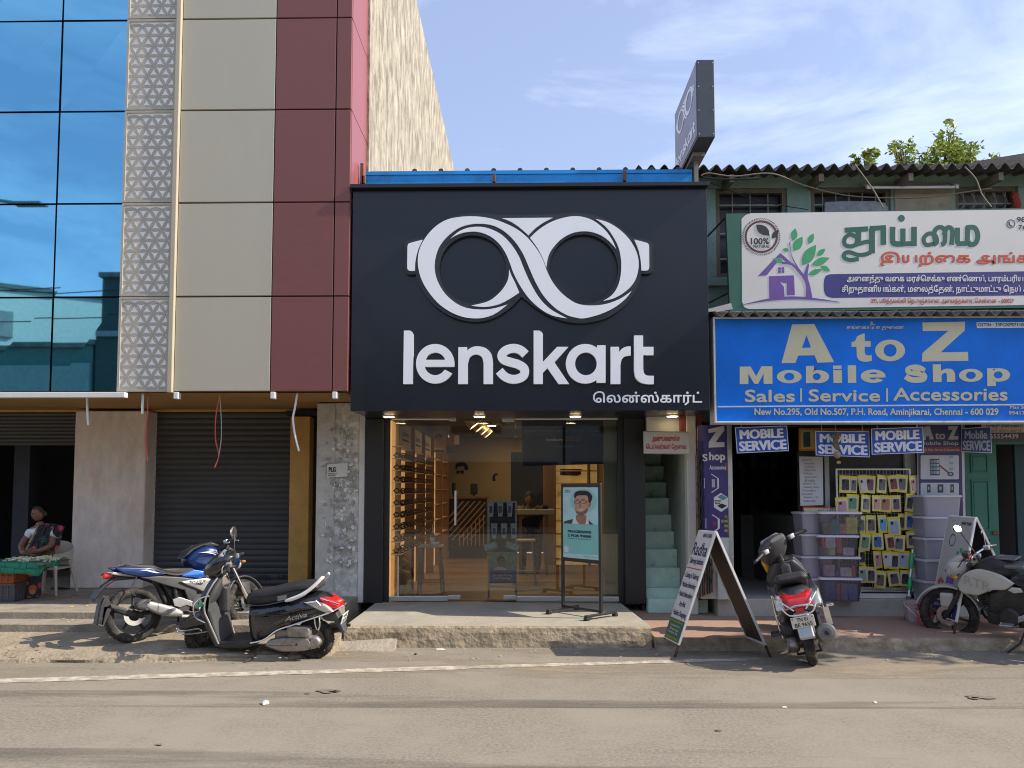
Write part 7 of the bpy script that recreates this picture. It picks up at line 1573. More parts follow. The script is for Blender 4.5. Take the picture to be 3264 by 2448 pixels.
        to = runs([(-.02, .79), (-.06, .86), (-.02, .935), (.08, .985), (.20, .985), (.30, .94)], [(.30, .94), (.33, .86), (.26, .77), (.10, .755), (-.02, .79)], n=4)
        m = MB(); m.puff(to, .15, .09, wf=lambda x, z: (.65 + .35 * min(1, max(0, (x + .1) / .2))), steps=5); tk = vp('fuel_tank', m, m_seat, V)
        m = MB(); m.cbox(-.06, .14, -.10, .10, .975, .995, .01, M4=Matrix.Translation((0, 0, 0))); m.cbox(-.13, .05, -.13, .13, .89, .93, .015); vp('tank_bag', m, M('grey_tank_cover', (.13, .13, .125), r=.5, var=.2), V)
        for s_ in (-1, 1):
            m = MB(); m.puff(runs([(-.05, .745), (.08, .83), (.26, .875), (.38, .84), (.46, .77), (.50, .69)], [(.50, .69), (.46, .60), (.30, .585)], [(.30, .585), (.16, .655), (.04, .67), (-.05, .745)], n=3), .022, .016, y0=s_ * .15); sh_ = vp('tank_shroud', m, paint, V)
            m = MB(); text(m, 'RTR', lambda a, b, h, s_=s_: Vector((-a * s_, s_ * (.1725 + h), b - .25 * s_ * (a + .25 * s_))), *((-.42, .76, -.17, .66) if s_ > 0 else (.17, .76, .42, .66)), .06, .002); vp('lettering', m, M('grey_decal_%d' % s_, (.36, .345, .31), r=.4), sh_, smooth=False)
            m = MB(); m.puff(runs([(-.36, .70), (-.42, .77), (-.60, .83), (-.80, .865), (-.92, .87)], [(-.92, .87), (-.84, .78), (-.66, .69), (-.52, .625)], [(-.52, .625), (-.40, .64), (-.36, .70)], n=3), .022, .016, y0=s_ * .125); vp('tail_panel', m, paint, V)
            m = MB(); m.puff([(-.10, .70), (-.02, .705), (.02, .67), (-.04, .64), (-.12, .66)], .015, .008, y0=s_ * .145); vp('side_badge', m, paint, V)
        se = runs([(.0, .81), (-.10, .77), (-.25, .765), (-.36, .80), (-.48, .86), (-.65, .89), (-.85, .90)], [(-.85, .90), (-.87, .87), (-.6, .80), (-.42, .73), (-.2, .70), (0, .74)], n=4)
        m = MB(); m.puff(se, .14, .05, steps=4); vp('seat', m, m_seat, V)
        m = MB(); m.puff([(-.30, .73), (.02, .72), (.22, .62), (.24, .40), (.10, .36), (-.18, .38), (-.34, .55)], .115, .04); vp('engine_shroud', m, m_darkmet, V)
        m = MB(); m.tube(cat_rom([(-.80, .13, .86), (-.95, .10, .90), (-.98, 0, .91), (-.95, -.10, .90), (-.80, -.13, .86)], 3), .012, 8); vp('grab_rail', m, m_silver, V)
        m = MB(); m.puff([(-.98, .83), (-.92, .87), (-.88, .82), (-.93, .79)], .05, .014); vp('tail_lamp', m, m_rlamp, V)
        m = MB(); m.puff([(-.66, .72), (-.88, .76), (-1.02, .62), (-1.05, .45), (-1.02, .45), (-.98, .60), (-.86, .70)], .06, .014); vp('tail_bracket', m, m_bplas, V)
        m = MB(); m.cbox(.40, .46, -.05, .05, .955, .985, .006); vp('red_cowl_strip', m, M('red_strip', (.5, .03, .05), r=.4), V)
    m = MB(); m.puff([(-.42, .70), (-.30, .50), (-.22, .36), (.10, .34), (.26, .48), (.30, .70), (.0, .74)], .075, .02); vp('engine_bay_filler', m, m_darkmet, V)  # dark filler block added to close the see-through engine bay
    # frame, engine, swingarm, exhaust
    m = MB(); m.tube(cat_rom([(.40, 0, .86), (.26, 0, .72), (-.05, 0, .70), (-.35, 0, .70)], 4), .03, 10)
    for s_ in (-1, 1): m.tube([(.38, s_ * .03, .80), (.30, s_ * .07, .45), (.10, s_ * .09, .28), (-.25, s_ * .10, .30)], .018, 8); m.tube([(-.1, s_ * .09, .68), (-.55, s_ * .10, .74), (-.82, s_ * .08, .78)], .016, 8); m.tube([(-.22, s_ * .1, .34), (-.24, s_ * .1, .70)], .022, 8)
    vp('frame', m, m_darkmet, V)
    m = MB(); m.cbox(-.20, .26, -.10, .10, .26, .46, .04)
    for k in range(7): m.cbox(.12 + .012 * k, .34 - .01 * k, -.085, .085, .46 + k * .026, .472 + k * .026, .004)
    m.cbox(.14, .30, -.06, .06, .44, .66, .02); eng = vp('engine', m, m_darkmet, V)
    for s_ in (-1, 1):
        m = MB(); m.lathe([(.105, s_ * .10), (.105, s_ * .135), (.085, s_ * .155), (.02, s_ * .158)], (.03, 0, .37), 'y', 26); m.lathe([(.075, s_ * .10), (.07, s_ * .135), (.02, s_ * .14)], (-.14, 0, .36), 'y', 22); m.lathe([(.018, s_ * .158), (.016, s_ * .168)], (.03, 0, .37), 'y', 10); vp('engine_cover', m, m_gplas2 if F else m_darkmet, eng)
    for s_ in (-1, 1):
        m = MB(); m.tube([(-.22, s_ * .105, .36), (-.45, s_ * .115, .33), (-WB, s_ * .115, R)], [.03, .026, .022], 8); vp('swingarm', m, m_darkmet, V)
        m = MB(); m.puff([(-.28, .44), (-.20, .46), (-.06, .40), (.04, .325), (.02, .305), (-.12, .36), (-.20, .34), (-.26, .37)], .008, .005, y0=s_ * .145); m.cbox(-.02, .10, s_ * .2 - .05, s_ * .2 + .05, .30, .32, .006); vp('footpeg_plate', m, m_silver, V)
    m = MB(); m.tube([(-.30, 0, .40), (-.42, 0, .68)], .035, 12); vp('shock_absorber', m, m_darkmet, V)
    m = MB(); m.tube(cat_rom([(.28, -.05, .50), (.36, -.09, .40), (.30, -.12, .26), (.05, -.13, .22), (-.18, -.145, .24)], 4), .019, 8)
    m.puff(runs([(-.20, .24), (-.19, .30), (-.36, .385), (-.56, .455)], [(-.56, .455), (-.60, .40), (-.55, .345), (-.40, .27), (-.20, .24)], n=3), .05, .03, y0=-.185); ex_ = vp('exhaust', m, m_silver if F else m_darkmet, V)
    m = MB(); m.puff(runs([(-.52, .47), (-.63, .475), (-.70, .43), (-.695, .375)], [(-.695, .375), (-.63, .35), (-.55, .36)], [(-.55, .36), (-.585, .41), (-.52, .47)], n=3), .054, .03, y0=-.185); vp('exhaust_cap', m, m_gplas2, ex_)
    m = MB(); m.tube([(-.12, .12, .28), (-.08, .22, .14), (.02, .30, .01 + math.sin(lean) * .3)], .012, 8); vp('side_stand', m, m_darkmet, V)
    m = MB(); m.tube([(-.06, .15, .30), (.06, .17, .28), (.10, .19, .33)], .008, 6); m.tube([(-.10, -.15, .28), (.10, -.17, .26)], .008, 6); vp('gear_lever', m, m_chrome, V)
    random.seed(6)
    m = MB()
    for k in range(5): m.tube(cat_rom([(.42, .06 * (k - 2), .98), (.52, .05 * (k - 2), .88 - .02 * k), (.40, .03 * (k - 2), .72), (.2, .02 * k, .62)], 3), .005, 5)
    vp('cable', m, m_bplas, V)
    return V
p = gnd(417, 2049, .10); q = gnd(801, 1991, .13); hd = math.atan2(q.y - p.y, q.x - p.x); fw = Vector((math.cos(hd), math.sin(hd), 0))
pm = p + fw * .665 * .93 + Vector((.02, 0, 0))
moto('blue motorcycle with silver exhaust parked on the sandy pavement behind the black scooter', (pm.x, pm.y, .105), hd, rad(5), rad(26), 'F').scale = (.93, .93, .93)
p = gnd(3032, 2042, .0); hd = rad(132); fw = Vector((math.cos(hd), math.sin(hd), 0)); pm = p - fw * .665
V_ = moto('white and black motorcycle parked at the kerb before the phone shop', (pm.x, pm.y, .0), hd, rad(7), rad(6), 'R')

# its raised left mirror throws the sun straight at the street
lean_ = rad(7); VM = Matrix.Translation((pm.x, pm.y, 0)) @ (Matrix.Rotation(hd, 3, 'Z') @ Matrix.Rotation(-lean_, 3, 'X')).to_4x4()
mp_ = at(3050, 1686, 8.72); hv = ((CP - mp_).normalized() - SUN_DIR).normalized()
I3 = VM.inverted(); lt = I3 @ mp_; ln_ = I3.to_3x3() @ hv
mirror(V_, (.27, .22, 1.04), tuple(lt), tuple(ln_), Matrix.Identity(4), .046, .040)
# ================================================================ A-boards
m_bwood = M('dark_backing_board', (.035, .025, .022), r=.6, var=.3, s=4)
m_wfr = M('white_board_frame', (.74, .73, .71), r=.4, var=.04)
m_leg = M('brown_iron_leg', (.07, .04, .03), r=.8, var=.3, s=20)
def aboard(label, lf, lb, rf, rb, af, ab, panel, paint):
    # feet (left front, left back, right front, right back) and apex ends
    base = (lf + lb + rf + rb) / 4; base.z = min(lf.z, rf.z)
    t = thing('a_board', label, 'sign board', base)
    for side, (f, b) in enumerate(((lf, lb), (rf, rb))):
        a0, a1 = af.copy(), ab.copy(); u_ = (f - a0); w_ = (a1 - a0)
        nrm = w_.cross(u_).normalized()
        if (nrm.x > 0) == (side == 0): nrm = -nrm
        sh = Vector((-.012 if side == 0 else .012, 0, 0))
        P_ = lambda s_, r_, h=0: a0 + sh + w_ * s_ + u_ * r_ + nrm * h
        m = MB()
        for s_ in (0, 1):
            for (r0, r1, mi) in ((0, .90, 0), (.9001, 1.0, 1)):
                c = .018; A0, A1 = P_(s_, r0), P_(s_, r1); wd = w_.normalized() * c * (1 if s_ == 0 else -1); nn = nrm * -.022
                m.add([A0, A0 + wd, A1 + wd, A1, A0 + nn, A0 + wd + nn, A1 + wd + nn, A1 + nn], [(0, 1, 2, 3), (4, 7, 6, 5), (0, 4, 5, 1), (1, 5, 6, 2), (2, 6, 7, 3), (3, 7, 4, 0)], mi)
        for r0 in (0.0, .88):
            A0, A1 = P_(.045, r0), P_(.955, r0); B0, B1 = P_(.045, r0 + .018), P_(.955, r0 + .018); nn = nrm * -.02
            m.add([A0, A1, B1, B0, A0 + nn, A1 + nn, B1 + nn, B0 + nn], [(0, 1, 2, 3), (4, 7, 6, 5), (0, 4, 5, 1), (1, 5, 6, 2), (2, 6, 7, 3), (3, 7, 4, 0)], 0)
        part('leg_frame', m, [m_wfr, m_leg], t)
        m = MB(); m.add([P_(.03, .02, -.014), P_(.97, .02, -.014), P_(.97, .885, -.014), P_(.03, .885, -.014), P_(.03, .02, -.006), P_(.97, .02, -.006), P_(.97, .885, -.006), P_(.03, .885, -.006)], [(0, 1, 2, 3), (4, 7, 6, 5), (0, 4, 5, 1), (1, 5, 6, 2), (2, 6, 7, 3), (3, 7, 4, 0)]); bk = part('back_panel', m, m_bwood, t)
        fs_ = lambda a, b, h: P_(1 - a, b, h)                   # a from the far edge to the near edge, b downwards
        if side == 0:
            m = MB(); m.flat([[(.03, .01), (.97, .01), (.97, .888), (.03, .888)]], fs_, .003); fc = part('printed_panel', m, panel, t, smooth=False)
            m = MB(); paint(m, fs_); part('print', m, [M('ab_navy', (.03, .025, .10), r=.5), M('ab_red', (.55, .04, .03), r=.5), M('ab_green', (.035, .13, .075), r=.5), M('ab_yellow', (.55, .47, .06), r=.5), M('ab_white', (.66, .66, .64), r=.5), M('ab_leaf', (.06, .30, .12), r=.5), M('ab_purple', (.16, .08, .30), r=.5), M('ab_orange', (.42, .12, .04), r=.6)], fc, smooth=False)
        else:
            m = MB(); m.flat([[(.03, .01), (.97, .01), (.97, .888), (.03, .888)]], fs_, .003); part('printed_panel', m, panel, t, smooth=False)
    return t
def paint1(m, f):
    text(m, 'BRANCH CORNER', f, .42, .025, .93, .055, .08, .005, 0); text(m, 'Radha', f, .06, .10, .95, .205, .12, .005, 0)
    text(m, 'Tailoring Institute', f, .08, .225, .93, .285, .08, .005, 0); m.flat([[(.04, .305), (.96, .305), (.96, .313), (.04, .313)]], f, .005, mi=1)
    for k, w in enumerate(('• Cutting & Tailoring', '• Machine Embroidery', '• Hand Embroidery', 'Arya Work', '• Fashion Designing')): text(m, w, f, .05 if k != 3 else .32, .345 + k * .077, .95 if k != 3 else .70, .40 + k * .077, .08, .005, 0)
    m.flat([[(.03, .722), (.97, .722), (.97, .888), (.03, .888)]], f, .005, mi=2)
    text(m, 'Ladies Tailoring Materials', f, .08, .73, .92, .752, .08, .007, 3)
    for k, w in enumerate(('Lining Cloth', 'Thread Lace', 'Button Zip')): text(m, w, f, .2, .765 + k * .028, .8, .785 + k * .028, .08, .007, 4)
    text(m, 'Wholesale & Retail', f, .10, .858, .9, .878, .08, .007, 3)
def paint2(m, f):
    text(m, '98409 76002', f, .58, .05, .94, .08, .08, .005, 0)
    m.flat([ell(.35, .22, .11, .055, 20), ell(.35, .22, .095, .047, 20)], f, .005, mi=0)
    m.flat([[(.28, .50), (.52, .38), (.74, .48), (.70, .50), (.52, .415), (.34, .51)]], f, .005, mi=6); m.flat([[(.40, .50), (.68, .49), (.68, .60), (.40, .61)]], f, .005, mi=6)
    for (a, b) in ((.70, .36), (.80, .33), (.82, .40), (.74, .30), (.64, .33)): m.flat([ell(a, b, .05, .022, 10)], f, .005, mi=5)
    random.seed(9)
    for k in range(14): m.flat([ell(.14 + random.uniform(0, .30), .55 + random.uniform(0, .12), .045, .02, 8)], f, .005 + .0002 * k, mi=random.choice((7, 7, 1)))
    m.flat([[(.03, .76), (.97, .76), (.97, .888), (.03, .888)]], f, .005, mi=0)
    for k in range(2): text(m, ('மரச்ெசக்கு', 'எண்ெணய்')[k], f, .15, .775 + k * .055, .85, .815 + k * .055, .08, .007, 4)
m_abw = M('white_flex_panel', (.62, .61, .59), r=.45, var=.03)
aboard('white tailoring institute A board with green foot standing on the road before the staircase', gnd(2152, 2096), gnd(2116, 2068), gnd(2457, 2095), gnd(2402, 2065), at(2283, 1694, 7.82), at(2231, 1689, 8.24), m_abw, paint1)
lf = gnd(3010, 1950, .12); lf = Vector((4.70, 8.62, .12)); lb = Vector((4.72, 9.26, .12)); rf = Vector((5.62, 8.75, .12)); rb = Vector((5.62, 9.40, .12))
af_ = at(3112, 1648, 8.72); ab_ = at(3025, 1624, 9.30); ab_.z = af_.z
aboard('grey white A board with tree picture behind the white motorcycle', lf, lb, rf, rb, af_, ab_, M('grey_flex_panel', (.46, .44, .42), r=.35, var=.06), paint2)

# ================================================================ flower seller
FZ = .302
m_skin = M('brown_skin', (.20, .095, .058), r=.55, var=.15, s=30)
def skin_mesh(name, V, Ed, R, mat, parent, sub=2, root=0):
    me = bpy.data.meshes.new(name); me.from_pydata([tuple(v) for v in V], Ed, []); me.materials.append(mat)
    o = bpy.data.objects.new(name, me); COL.objects.link(o); o.parent = parent
    sm = o.modifiers.new('Skin', 'SKIN'); sm.use_smooth_shade = True
    sv = me.skin_vertices[0].data if me.skin_vertices else None
    if sv is None:
        me.attributes.new; bm_ = bmesh.new(); bm_.from_mesh(me); bm_.verts.layers.skin.verify(); bm_.to_mesh(me); bm_.free(); sv = me.skin_vertices[0].data
    for i, r in enumerate(R): sv[i].radius = r if isinstance(r, tuple) else (r, r); sv[i].use_root = (i == root)
    ss = o.modifiers.new('Subsurf', 'SUBSURF'); ss.levels = ss.render_levels = sub
    return o
def hand(V, Ed, R, wi, d, side, curl, thumb):
    # adds palm and five fingers after wrist vertex wi; d = direction of the hand, side = thumb side, curl = bending direction
    d, side, curl = Vector(d).normalized(), Vector(side).normalized(), Vector(curl).normalized(); w = Vector(V[wi])
    V.append(w + d * .05); R.append((.034, .017)); pi = len(V) - 1; Ed.append((wi, pi))
    for k, ln in enumerate((.070, .078, .073, .058)):
        s_ = side * (.026 - .0175 * k); a = w + d * .085 + s_; V.append(a); R.append(.0105); Ed.append((pi, len(V) - 1))
        b = a + (d * .8 + curl * .35).normalized() * ln * .5; V.append(b); R.append(.0085); Ed.append((len(V) - 2, len(V) - 1))
        c = b + (d * .45 + curl * .85).normalized() * ln * .45; V.append(c); R.append(.007); Ed.append((len(V) - 2, len(V) - 1))
    t0 = w + d * .03 + side * .034; V.append(t0); R.append(.012); Ed.append((pi, len(V) - 1))
    V.append(t0 + (d * .7 + side * .5 + curl * .4).normalized() * .032); R.append(.010); Ed.append((len(V) - 2, len(V) - 1))
    V.append(V[-1] + (d * .8 + curl * .6).normalized() * .026); R.append(.0085); Ed.append((len(V) - 2, len(V) - 1))
wy = 10.28; wx = ux(143, wy); K = .85
PW = thing('person', 'woman in white blouse and dark floral sari seated threading flowers behind a green table', 'person', (wx, wy, FZ))
s = lambda x, y, z: Vector((x * K, y * K, z * K))             # x to the right of the photo, y into the shop
V = [s(.02, .05, .50), s(.02, .04, .66), s(.0, .0, .86), s(-.02, -.03, 1.02), s(-.025, -.045, 1.09), s(-.035, -.06, 1.15)]
R = [(.15, .12), (.135, .10), (.15, .10), (.09, .07), (.046, .046), (.05, .05)]
Ed = [(0, 1), (1, 2), (2, 3), (3, 4), (4, 5)]
def chain(pts, rs, start):
    p_ = start
    for q, r in zip(pts, rs): V.append(q); R.append(r); Ed.append((p_, len(V) - 1)); p_ = len(V) - 1
    return p_
la = chain([s(-.17, -.03, .985), s(-.27, -.12, .76), s(-.12, -.30, .66)], [.058, .044, .030], 3)      # her arm nearer the left edge
hand(V, Ed, R, la, (.8, -.4, .15), (0, -.3, 1), (.2, .6, -.6), 1)
ra = chain([s(.16, -.02, .985), s(.22, -.13, .77), s(.10, -.30, .69)], [.058, .044, .030], 3)
hand(V, Ed, R, ra, (-.8, -.4, .1), (0, -.3, 1), (-.2, .6, -.6), 1)
for sx in (-1, 1):
    lg = chain([s(sx * .11, -.10, .47), s(sx * .13, -.36, .46), s(sx * .12, -.38, .10), s(sx * .12, -.36, .045)], [.095, .075, .05, .04], 0)
    chain([s(sx * .125, -.47, .03), s(sx * .13, -.55, .02)], [(.045, .028), (.03, .016)], lg)
skin_mesh('body', V, Ed, R, m_skin, PW)
# head: shaped ball with jaw, nose, brow, ears, eyes, mouth; turned a little to her right
H = thing('head', None, None, (0, 0, 0)); bpy.data.objects.remove(H)
HT = Matrix.Translation(s(-.05, -.085, 1.265)) @ Matrix.Rotation(rad(-24), 4, 'Z') @ Matrix.Rotation(rad(14), 4, 'X') @ Matrix.Diagonal((K, K, K, 1))
m = MB(HT); b = bmesh.new(); bmesh.ops.create_uvsphere(b, u_segments=28, v_segments=20, radius=1.0)
for q in b.verts:
    x, y, z = q.co; w = .073 * (1 - .16 * max(0, -z) ** 1.5); f = .092
    X_2, Y_2, Z_2 = x * w, y * f * (1.0 if y > 0 else .92), z * .112
    if z < 0 and y < 0: Y_2 += .006 * z
    if y < -.3:
        Y_2 -= .020 * math.exp(-((x / .16) ** 2 + ((z + .10) / .20) ** 2)) + .006 * math.exp(-((x / .5) ** 2 + ((z - .25) / .10) ** 2)) + .007 * math.exp(-((x / .34) ** 2 + ((z + .46) / .10) ** 2)) + .008 * math.exp(-((x / .3) ** 2 + ((z + .82) / .16) ** 2))
        Y_2 += .010 * (math.exp(-(((x - .42) / .17) ** 2 + ((z - .08) / .12) ** 2)) + math.exp(-(((x + .42) / .17) ** 2 + ((z - .08) / .12) ** 2)))
    q.co = Vector((X_2, Y_2, Z_2))
m.bm(b)
for sx in (-1, 1): m.ball((sx * .072, .008, -.008), (.010, .018, .029), 10)
hd_ = m.build('head', m_skin, PW)
m = MB(HT)
for sx in (-1, 1): m.ball((sx * .030, -.074, .010), (.013, .008, .007), 10)
ey = m.build('eyes', M('eye_white', (.45, .42, .38), r=.3), hd_)
m = MB(HT)
for sx in (-1, 1): m.ball((sx * .030, -.081, .010), (.006, .003, .006), 8); m.tube([(sx * .016, -.089, .030), (sx * .034, -.086, .034), (sx * .05, -.074, .028)], .0035, 5)
m.tube([(-.022, -.088, -.052), (0, -.094, -.050), (.022, -.088, -.052)], .003, 5); m.build('brows_and_lips', M('dark_feature', (.035, .015, .012), r=.6), hd_)
m = MB(HT)
for sx in (-1, 1): m.ball((sx * .079, -.002, -.036), .007, 8)
m.build('earring', M('gold_stud', (.7, .55, .25), r=.2, m=.8), hd_)
m = MB(HT); b = bmesh.new(); bmesh.ops.create_uvsphere(b, u_segments=24, v_segments=16, radius=1.0)
bmesh.ops.delete(b, geom=[q for q in b.verts if q.co.z < -.05 + (.62 if q.co.y < -.25 else .0) and not q.co.y > .25], context='VERTS')
for q in b.verts: q.co = Vector((q.co.x * .078, q.co.y * .098 + .004, q.co.z * .118 + .002)) * (1 + .02 * mnoise.noise(q.co * 6))
m.bm(b); m.ball((0, .105, -.03), (.045, .035, .045), 12); m.build('hair', M('greying_black_hair', (.035, .032, .030), r=.6, var=.6, s=40, streak=5), PW)
# blouse with sleeve, sari drape over the far shoulder, sari skirt
m_sari = bpy.data.materials.new('floral_sari'); m_sari.use_nodes = True
t_ = m_sari.node_tree; n_, l_ = t_.nodes, t_.links; bs = n_['Principled BSDF']; bs.inputs['Roughness'].default_value = .7
co = n_.new('ShaderNodeTexCoord'); vo = n_.new('ShaderNodeTexVoronoi'); vo.inputs['Scale'].default_value = 8.5; l_.new(co.outputs['Object'], vo.inputs['Vector'])
r1 = n_.new('ShaderNodeValToRGB'); e = r1.color_ramp.elements; e[0].position = .30; e[0].color = (1, 1, 1, 1); e[1].position = .42; e[1].color = (0, 0, 0, 1); l_.new(vo.outputs['Distance'], r1.inputs[0])
r2 = n_.new('ShaderNodeValToRGB'); r2.color_ramp.interpolation = 'CONSTANT'; e = r2.color_ramp.elements; e[0].color = (.65, .10, .06, 1); e[1].position = .3; e[1].color = (.60, .25, .08, 1); x = e.new(.55); x.color = (.60, .06, .14, 1); x = e.new(.8); x.color = (.03, .10, .06, 1)
sp = n_.new('ShaderNodeSeparateColor'); l_.new(vo.outputs['Color'], sp.inputs[0]); l_.new(sp.outputs[0], r2.inputs[0])
mx_ = n_.new('ShaderNodeMix'); mx_.data_type = 'RGBA'; l_.new(r1.outputs[0], mx_.inputs[0]); mx_.inputs[6].default_value = (.02, .025, .035, 1); l_.new(r2.outputs[0], mx_.inputs[7]); l_.new(mx_.outputs[2], bs.inputs['Base Color'])
V = [s(.0, .0, .80), s(-.01, -.01, .92), s(-.02, -.03, 1.0), s(-.17, -.03, .985), s(-.225, -.08, .87), s(.16, -.02, .985), s(.20, -.07, .87)]
skin_mesh('blouse', V, [(0, 1), (1, 2), (2, 3), (3, 4), (2, 5), (5, 6)], [(.165, .115), (.165, .115), (.105, .085), .075, .062, .075, .062], M('white_blouse', (.70, .72, .78), r=.8, var=.05), PW)
m = MB(); rows_ = []
for i in range(13):                                             # drape from the far shoulder across the chest to the lap
    t = i / 12; rr_ = []
    for j in range(9):
        u = j / 8
        a = s(.30 - .03 * t, .08 - .14 * t, 1.06 - .36 * t); b_ = s(-.02 - .15 * t, -.13 - .10 * t, 1.06 - .44 * t)
        p = a * (1 - u) + b_ * u + Vector((0, -.075 * math.sin(math.pi * u) * (1 + .3 * t) - .012 * math.sin(u * 17 + t * 5), .05 * math.sin(math.pi * u) * (1 - t)))
        rr_.append(p)
    rows_.append(rr_)
for i in range(12):
    for j in range(8): m.quad(rows_[i][j], rows_[i][j + 1], rows_[i + 1][j + 1], rows_[i + 1][j], mi=1 if j >= 7 else 0)
o = m.build('sari_drape', [m_sari, M('olive_border', (.30, .27, .10), r=.7)], PW); sd = o.modifiers.new('Solid', 'SOLIDIFY'); sd.thickness = .012
m = MB(); n2 = 28; prof = [(.30, -.06, .60, .20, .17), (.10, -.22, .56, .24, .26), (.0, -.30, .52, .245, .22), (.0, -.36, .42, .225, .16), (0, -.385, .22, .215, .14), (0, -.39, .035, .235, .16)]
ring = []
for (cx, cy, cz, rx, ry) in prof:
    ring.append([s(.02 * (cx > .2) + rx * math.cos(2 * math.pi * k / n2) * (1 + .03 * math.sin(k * 3.1)), cy + ry * math.sin(2 * math.pi * k / n2) * (1 + .03 * math.cos(k * 2.3)), cz + .012 * math.sin(k * 2.0)) for k in range(n2)])
for a, b_ in zip(ring, ring[1:]):
    for k in range(n2): m.quad(a[k], a[(k + 1) % n2], b_[(k + 1) % n2], b_[k])
m.f.append([k for k in range(n2)]) if False else None
m.quad(*ring[0]); m.build('sari_skirt', m_sari, PW)
# plastic chair
cx_, cy_ = wx - .0, wy + .02
m_ch = M('cream_plastic', (.52, .47, .38), r=.4, var=.05, s=5, d=(.40, .35, .27), ds=4, da=.4)
t = thing('plastic_chair', 'cream moulded plastic armchair under the seated woman', 'chair', (cx_ + .06, cy_ + .06, FZ))
t.scale = (.9, .9, .87); m = MB(); m.cbox(-.22, .22, -.24, .20, .38, .41, .015); part('seat', m, m_ch, t, world=False)
m = MB(); P_ = []
for i in range(15):
    a = rad(-62 + 304 * i / 14); P_.append((.27 * math.cos(a) , .24 * math.sin(a) * .85 + .03, 0))
n_ = len(P_)
top = lambda i: .60 + .20 * math.exp(-((i - 7) / 4.0) ** 2); bot = lambda i: .57 if (i < 3 or i > 11) else .42
vs = []
for i, p in enumerate(P_): k_ = 1.08; vs += [(p[0], p[1], bot(i)), (p[0] * k_, p[1] * k_, top(i)), (p[0] * (k_ + .05), p[1] * (k_ + .05), top(i) - .01), (p[0] * 1.06, p[1] * 1.06, bot(i))]
fs_ = []
for i in range(n_ - 1):
    for k in range(4): fs_.append((4 * i + k, 4 * i + (k + 1) % 4, 4 * i + 4 + (k + 1) % 4, 4 * i + 4 + k))
m.add(vs, fs_ + [(0, 1, 2, 3), (4 * n_ - 4, 4 * n_ - 1, 4 * n_ - 2, 4 * n_ - 3)]); part('backrest', m, m_ch, t, world=False, ang=1.0)
for sx in (-1, 1):
    for sy in (-1, 1):
        m = MB(); a, b_ = Vector((sx * .20, sy * .20, .40)), Vector((sx * .265, sy * .27, 0)); m.tube([a + Vector((0, 0, .18 if sy < 0 else 0)), a, b_], [.02, .028, .020], 6); part('leg', m, m_ch, t, world=False)
# table with green cloth on two crates
tx0, tx1, ty0, ty1, tz = -7.2, ux(205, 9.75), 9.42, 9.95, .80
t = thing('flower_table', 'plank table top covered in green cloth resting on two crates', 'table', ((tx0 + tx1) / 2, 9.7, tz - .03))
m = MB(); m.cbox(tx0, tx1 - .03, ty0, ty1, tz - .03, tz - .006, .006); part('table_top', m, m_wood, t)
m = MB(); nx_, ny_ = 46, 8; G_2 = {}
xcut = ux(128, 9.42)
for i in range(nx_ + 1):
    x = tx0 + (tx1 - tx0) * i / nx_
    fr = ty0 - .012 + (max(0, x - xcut) / max(.01, tx1 - xcut)) * .30
    hang_ = (.09 + .07 * max(0, 1 - abs(x - xcut) / .6)) if x < xcut + .02 else .05
    col_ = [(x, ty1, tz - .003 + .004 * mnoise.noise((x * 5, 0, 0)))] + [(x, ty1 + (fr - ty1) * k / 4, tz + .003 * mnoise.noise((x * 7, k, 1))) for k in range(1, 5)] + [(x, fr - .012 - .012 * math.sin(x * 19), tz - hang_ * .5), (x, fr - .016 - .016 * math.sin(x * 19 + .6), tz - hang_ + .012 * math.sin(x * 11))]
    G_2[i] = col_
for i in range(nx_):
    for k in range(len(G_2[0]) - 1): m.quad(G_2[i][k], G_2[i + 1][k], G_2[i + 1][k + 1], G_2[i][k + 1])
o = part('green_cloth', m, M('green_cloth', (.012, .20, .125), r=.75, var=.12, s=8, bump=.2, bs=90), t); sd = o.modifiers.new('Solid', 'SOLIDIFY'); sd.thickness = .005
def crate(x, y, z, w, d, h, rz, mat, label):
    t = thing('crate', label, 'crate', (x, y, z), (0, 0, rz))
    m = MB(); a, b_ = w / 2, d / 2
    m.cbox(-a, a, -b_, b_, 0, .02, .005)
    for (p0, p1, q0, q1) in ((-a, a, -b_, -b_ + .014), (-a, a, b_ - .014, b_)): m.cbox(p0, p1, q0, q1, .021, h - .05, .004)
    for (p0, p1) in ((-a, -a + .014), (a - .014, a)): m.cbox(p0, p1, -b_ + .015, b_ - .015, .021, h - .05, .004)
    part('crate_body', m, mat, t, world=False)
    m = MB(); m.cbox(-a - .012, a + .012, -b_ - .012, b_ + .012, h - .049, h - .02, .006)
    for k in range(9): x_ = -a + w * k / 8; m.cbox(x_ - .008, x_ + .008, -b_ - .010, -b_ - .0005, .02, h - .05, .003)
    for k in range(6): y_ = -b_ + d * k / 5; m.cbox(a + .0005, a + .010, y_ - .008, y_ + .008, .02, h - .05, .003)
    for zz_ in (.08, .15): m.cbox(-a - .010, a + .010, -b_ - .0115, -b_ - .0103, zz_, zz_ + .014, .001)
    part('crate_rim', m, mat, t, world=False)
    return t
cxx, cyy = ux(62, 9.5) - .36, 9.70
crate(cxx, cyy, FZ, .56, .38, .25, rad(8), M('grey_crate', (.085, .085, .09), r=.55, var=.15), 'dark grey plastic crate on the entrance floor under the orange crate')
crate(cxx, cyy, FZ + .232, .56, .38, .25, rad(6), M('orange_crate', (.30, .085, .030), r=.55, var=.15), 'faded orange plastic crate beneath the green tablecloth')
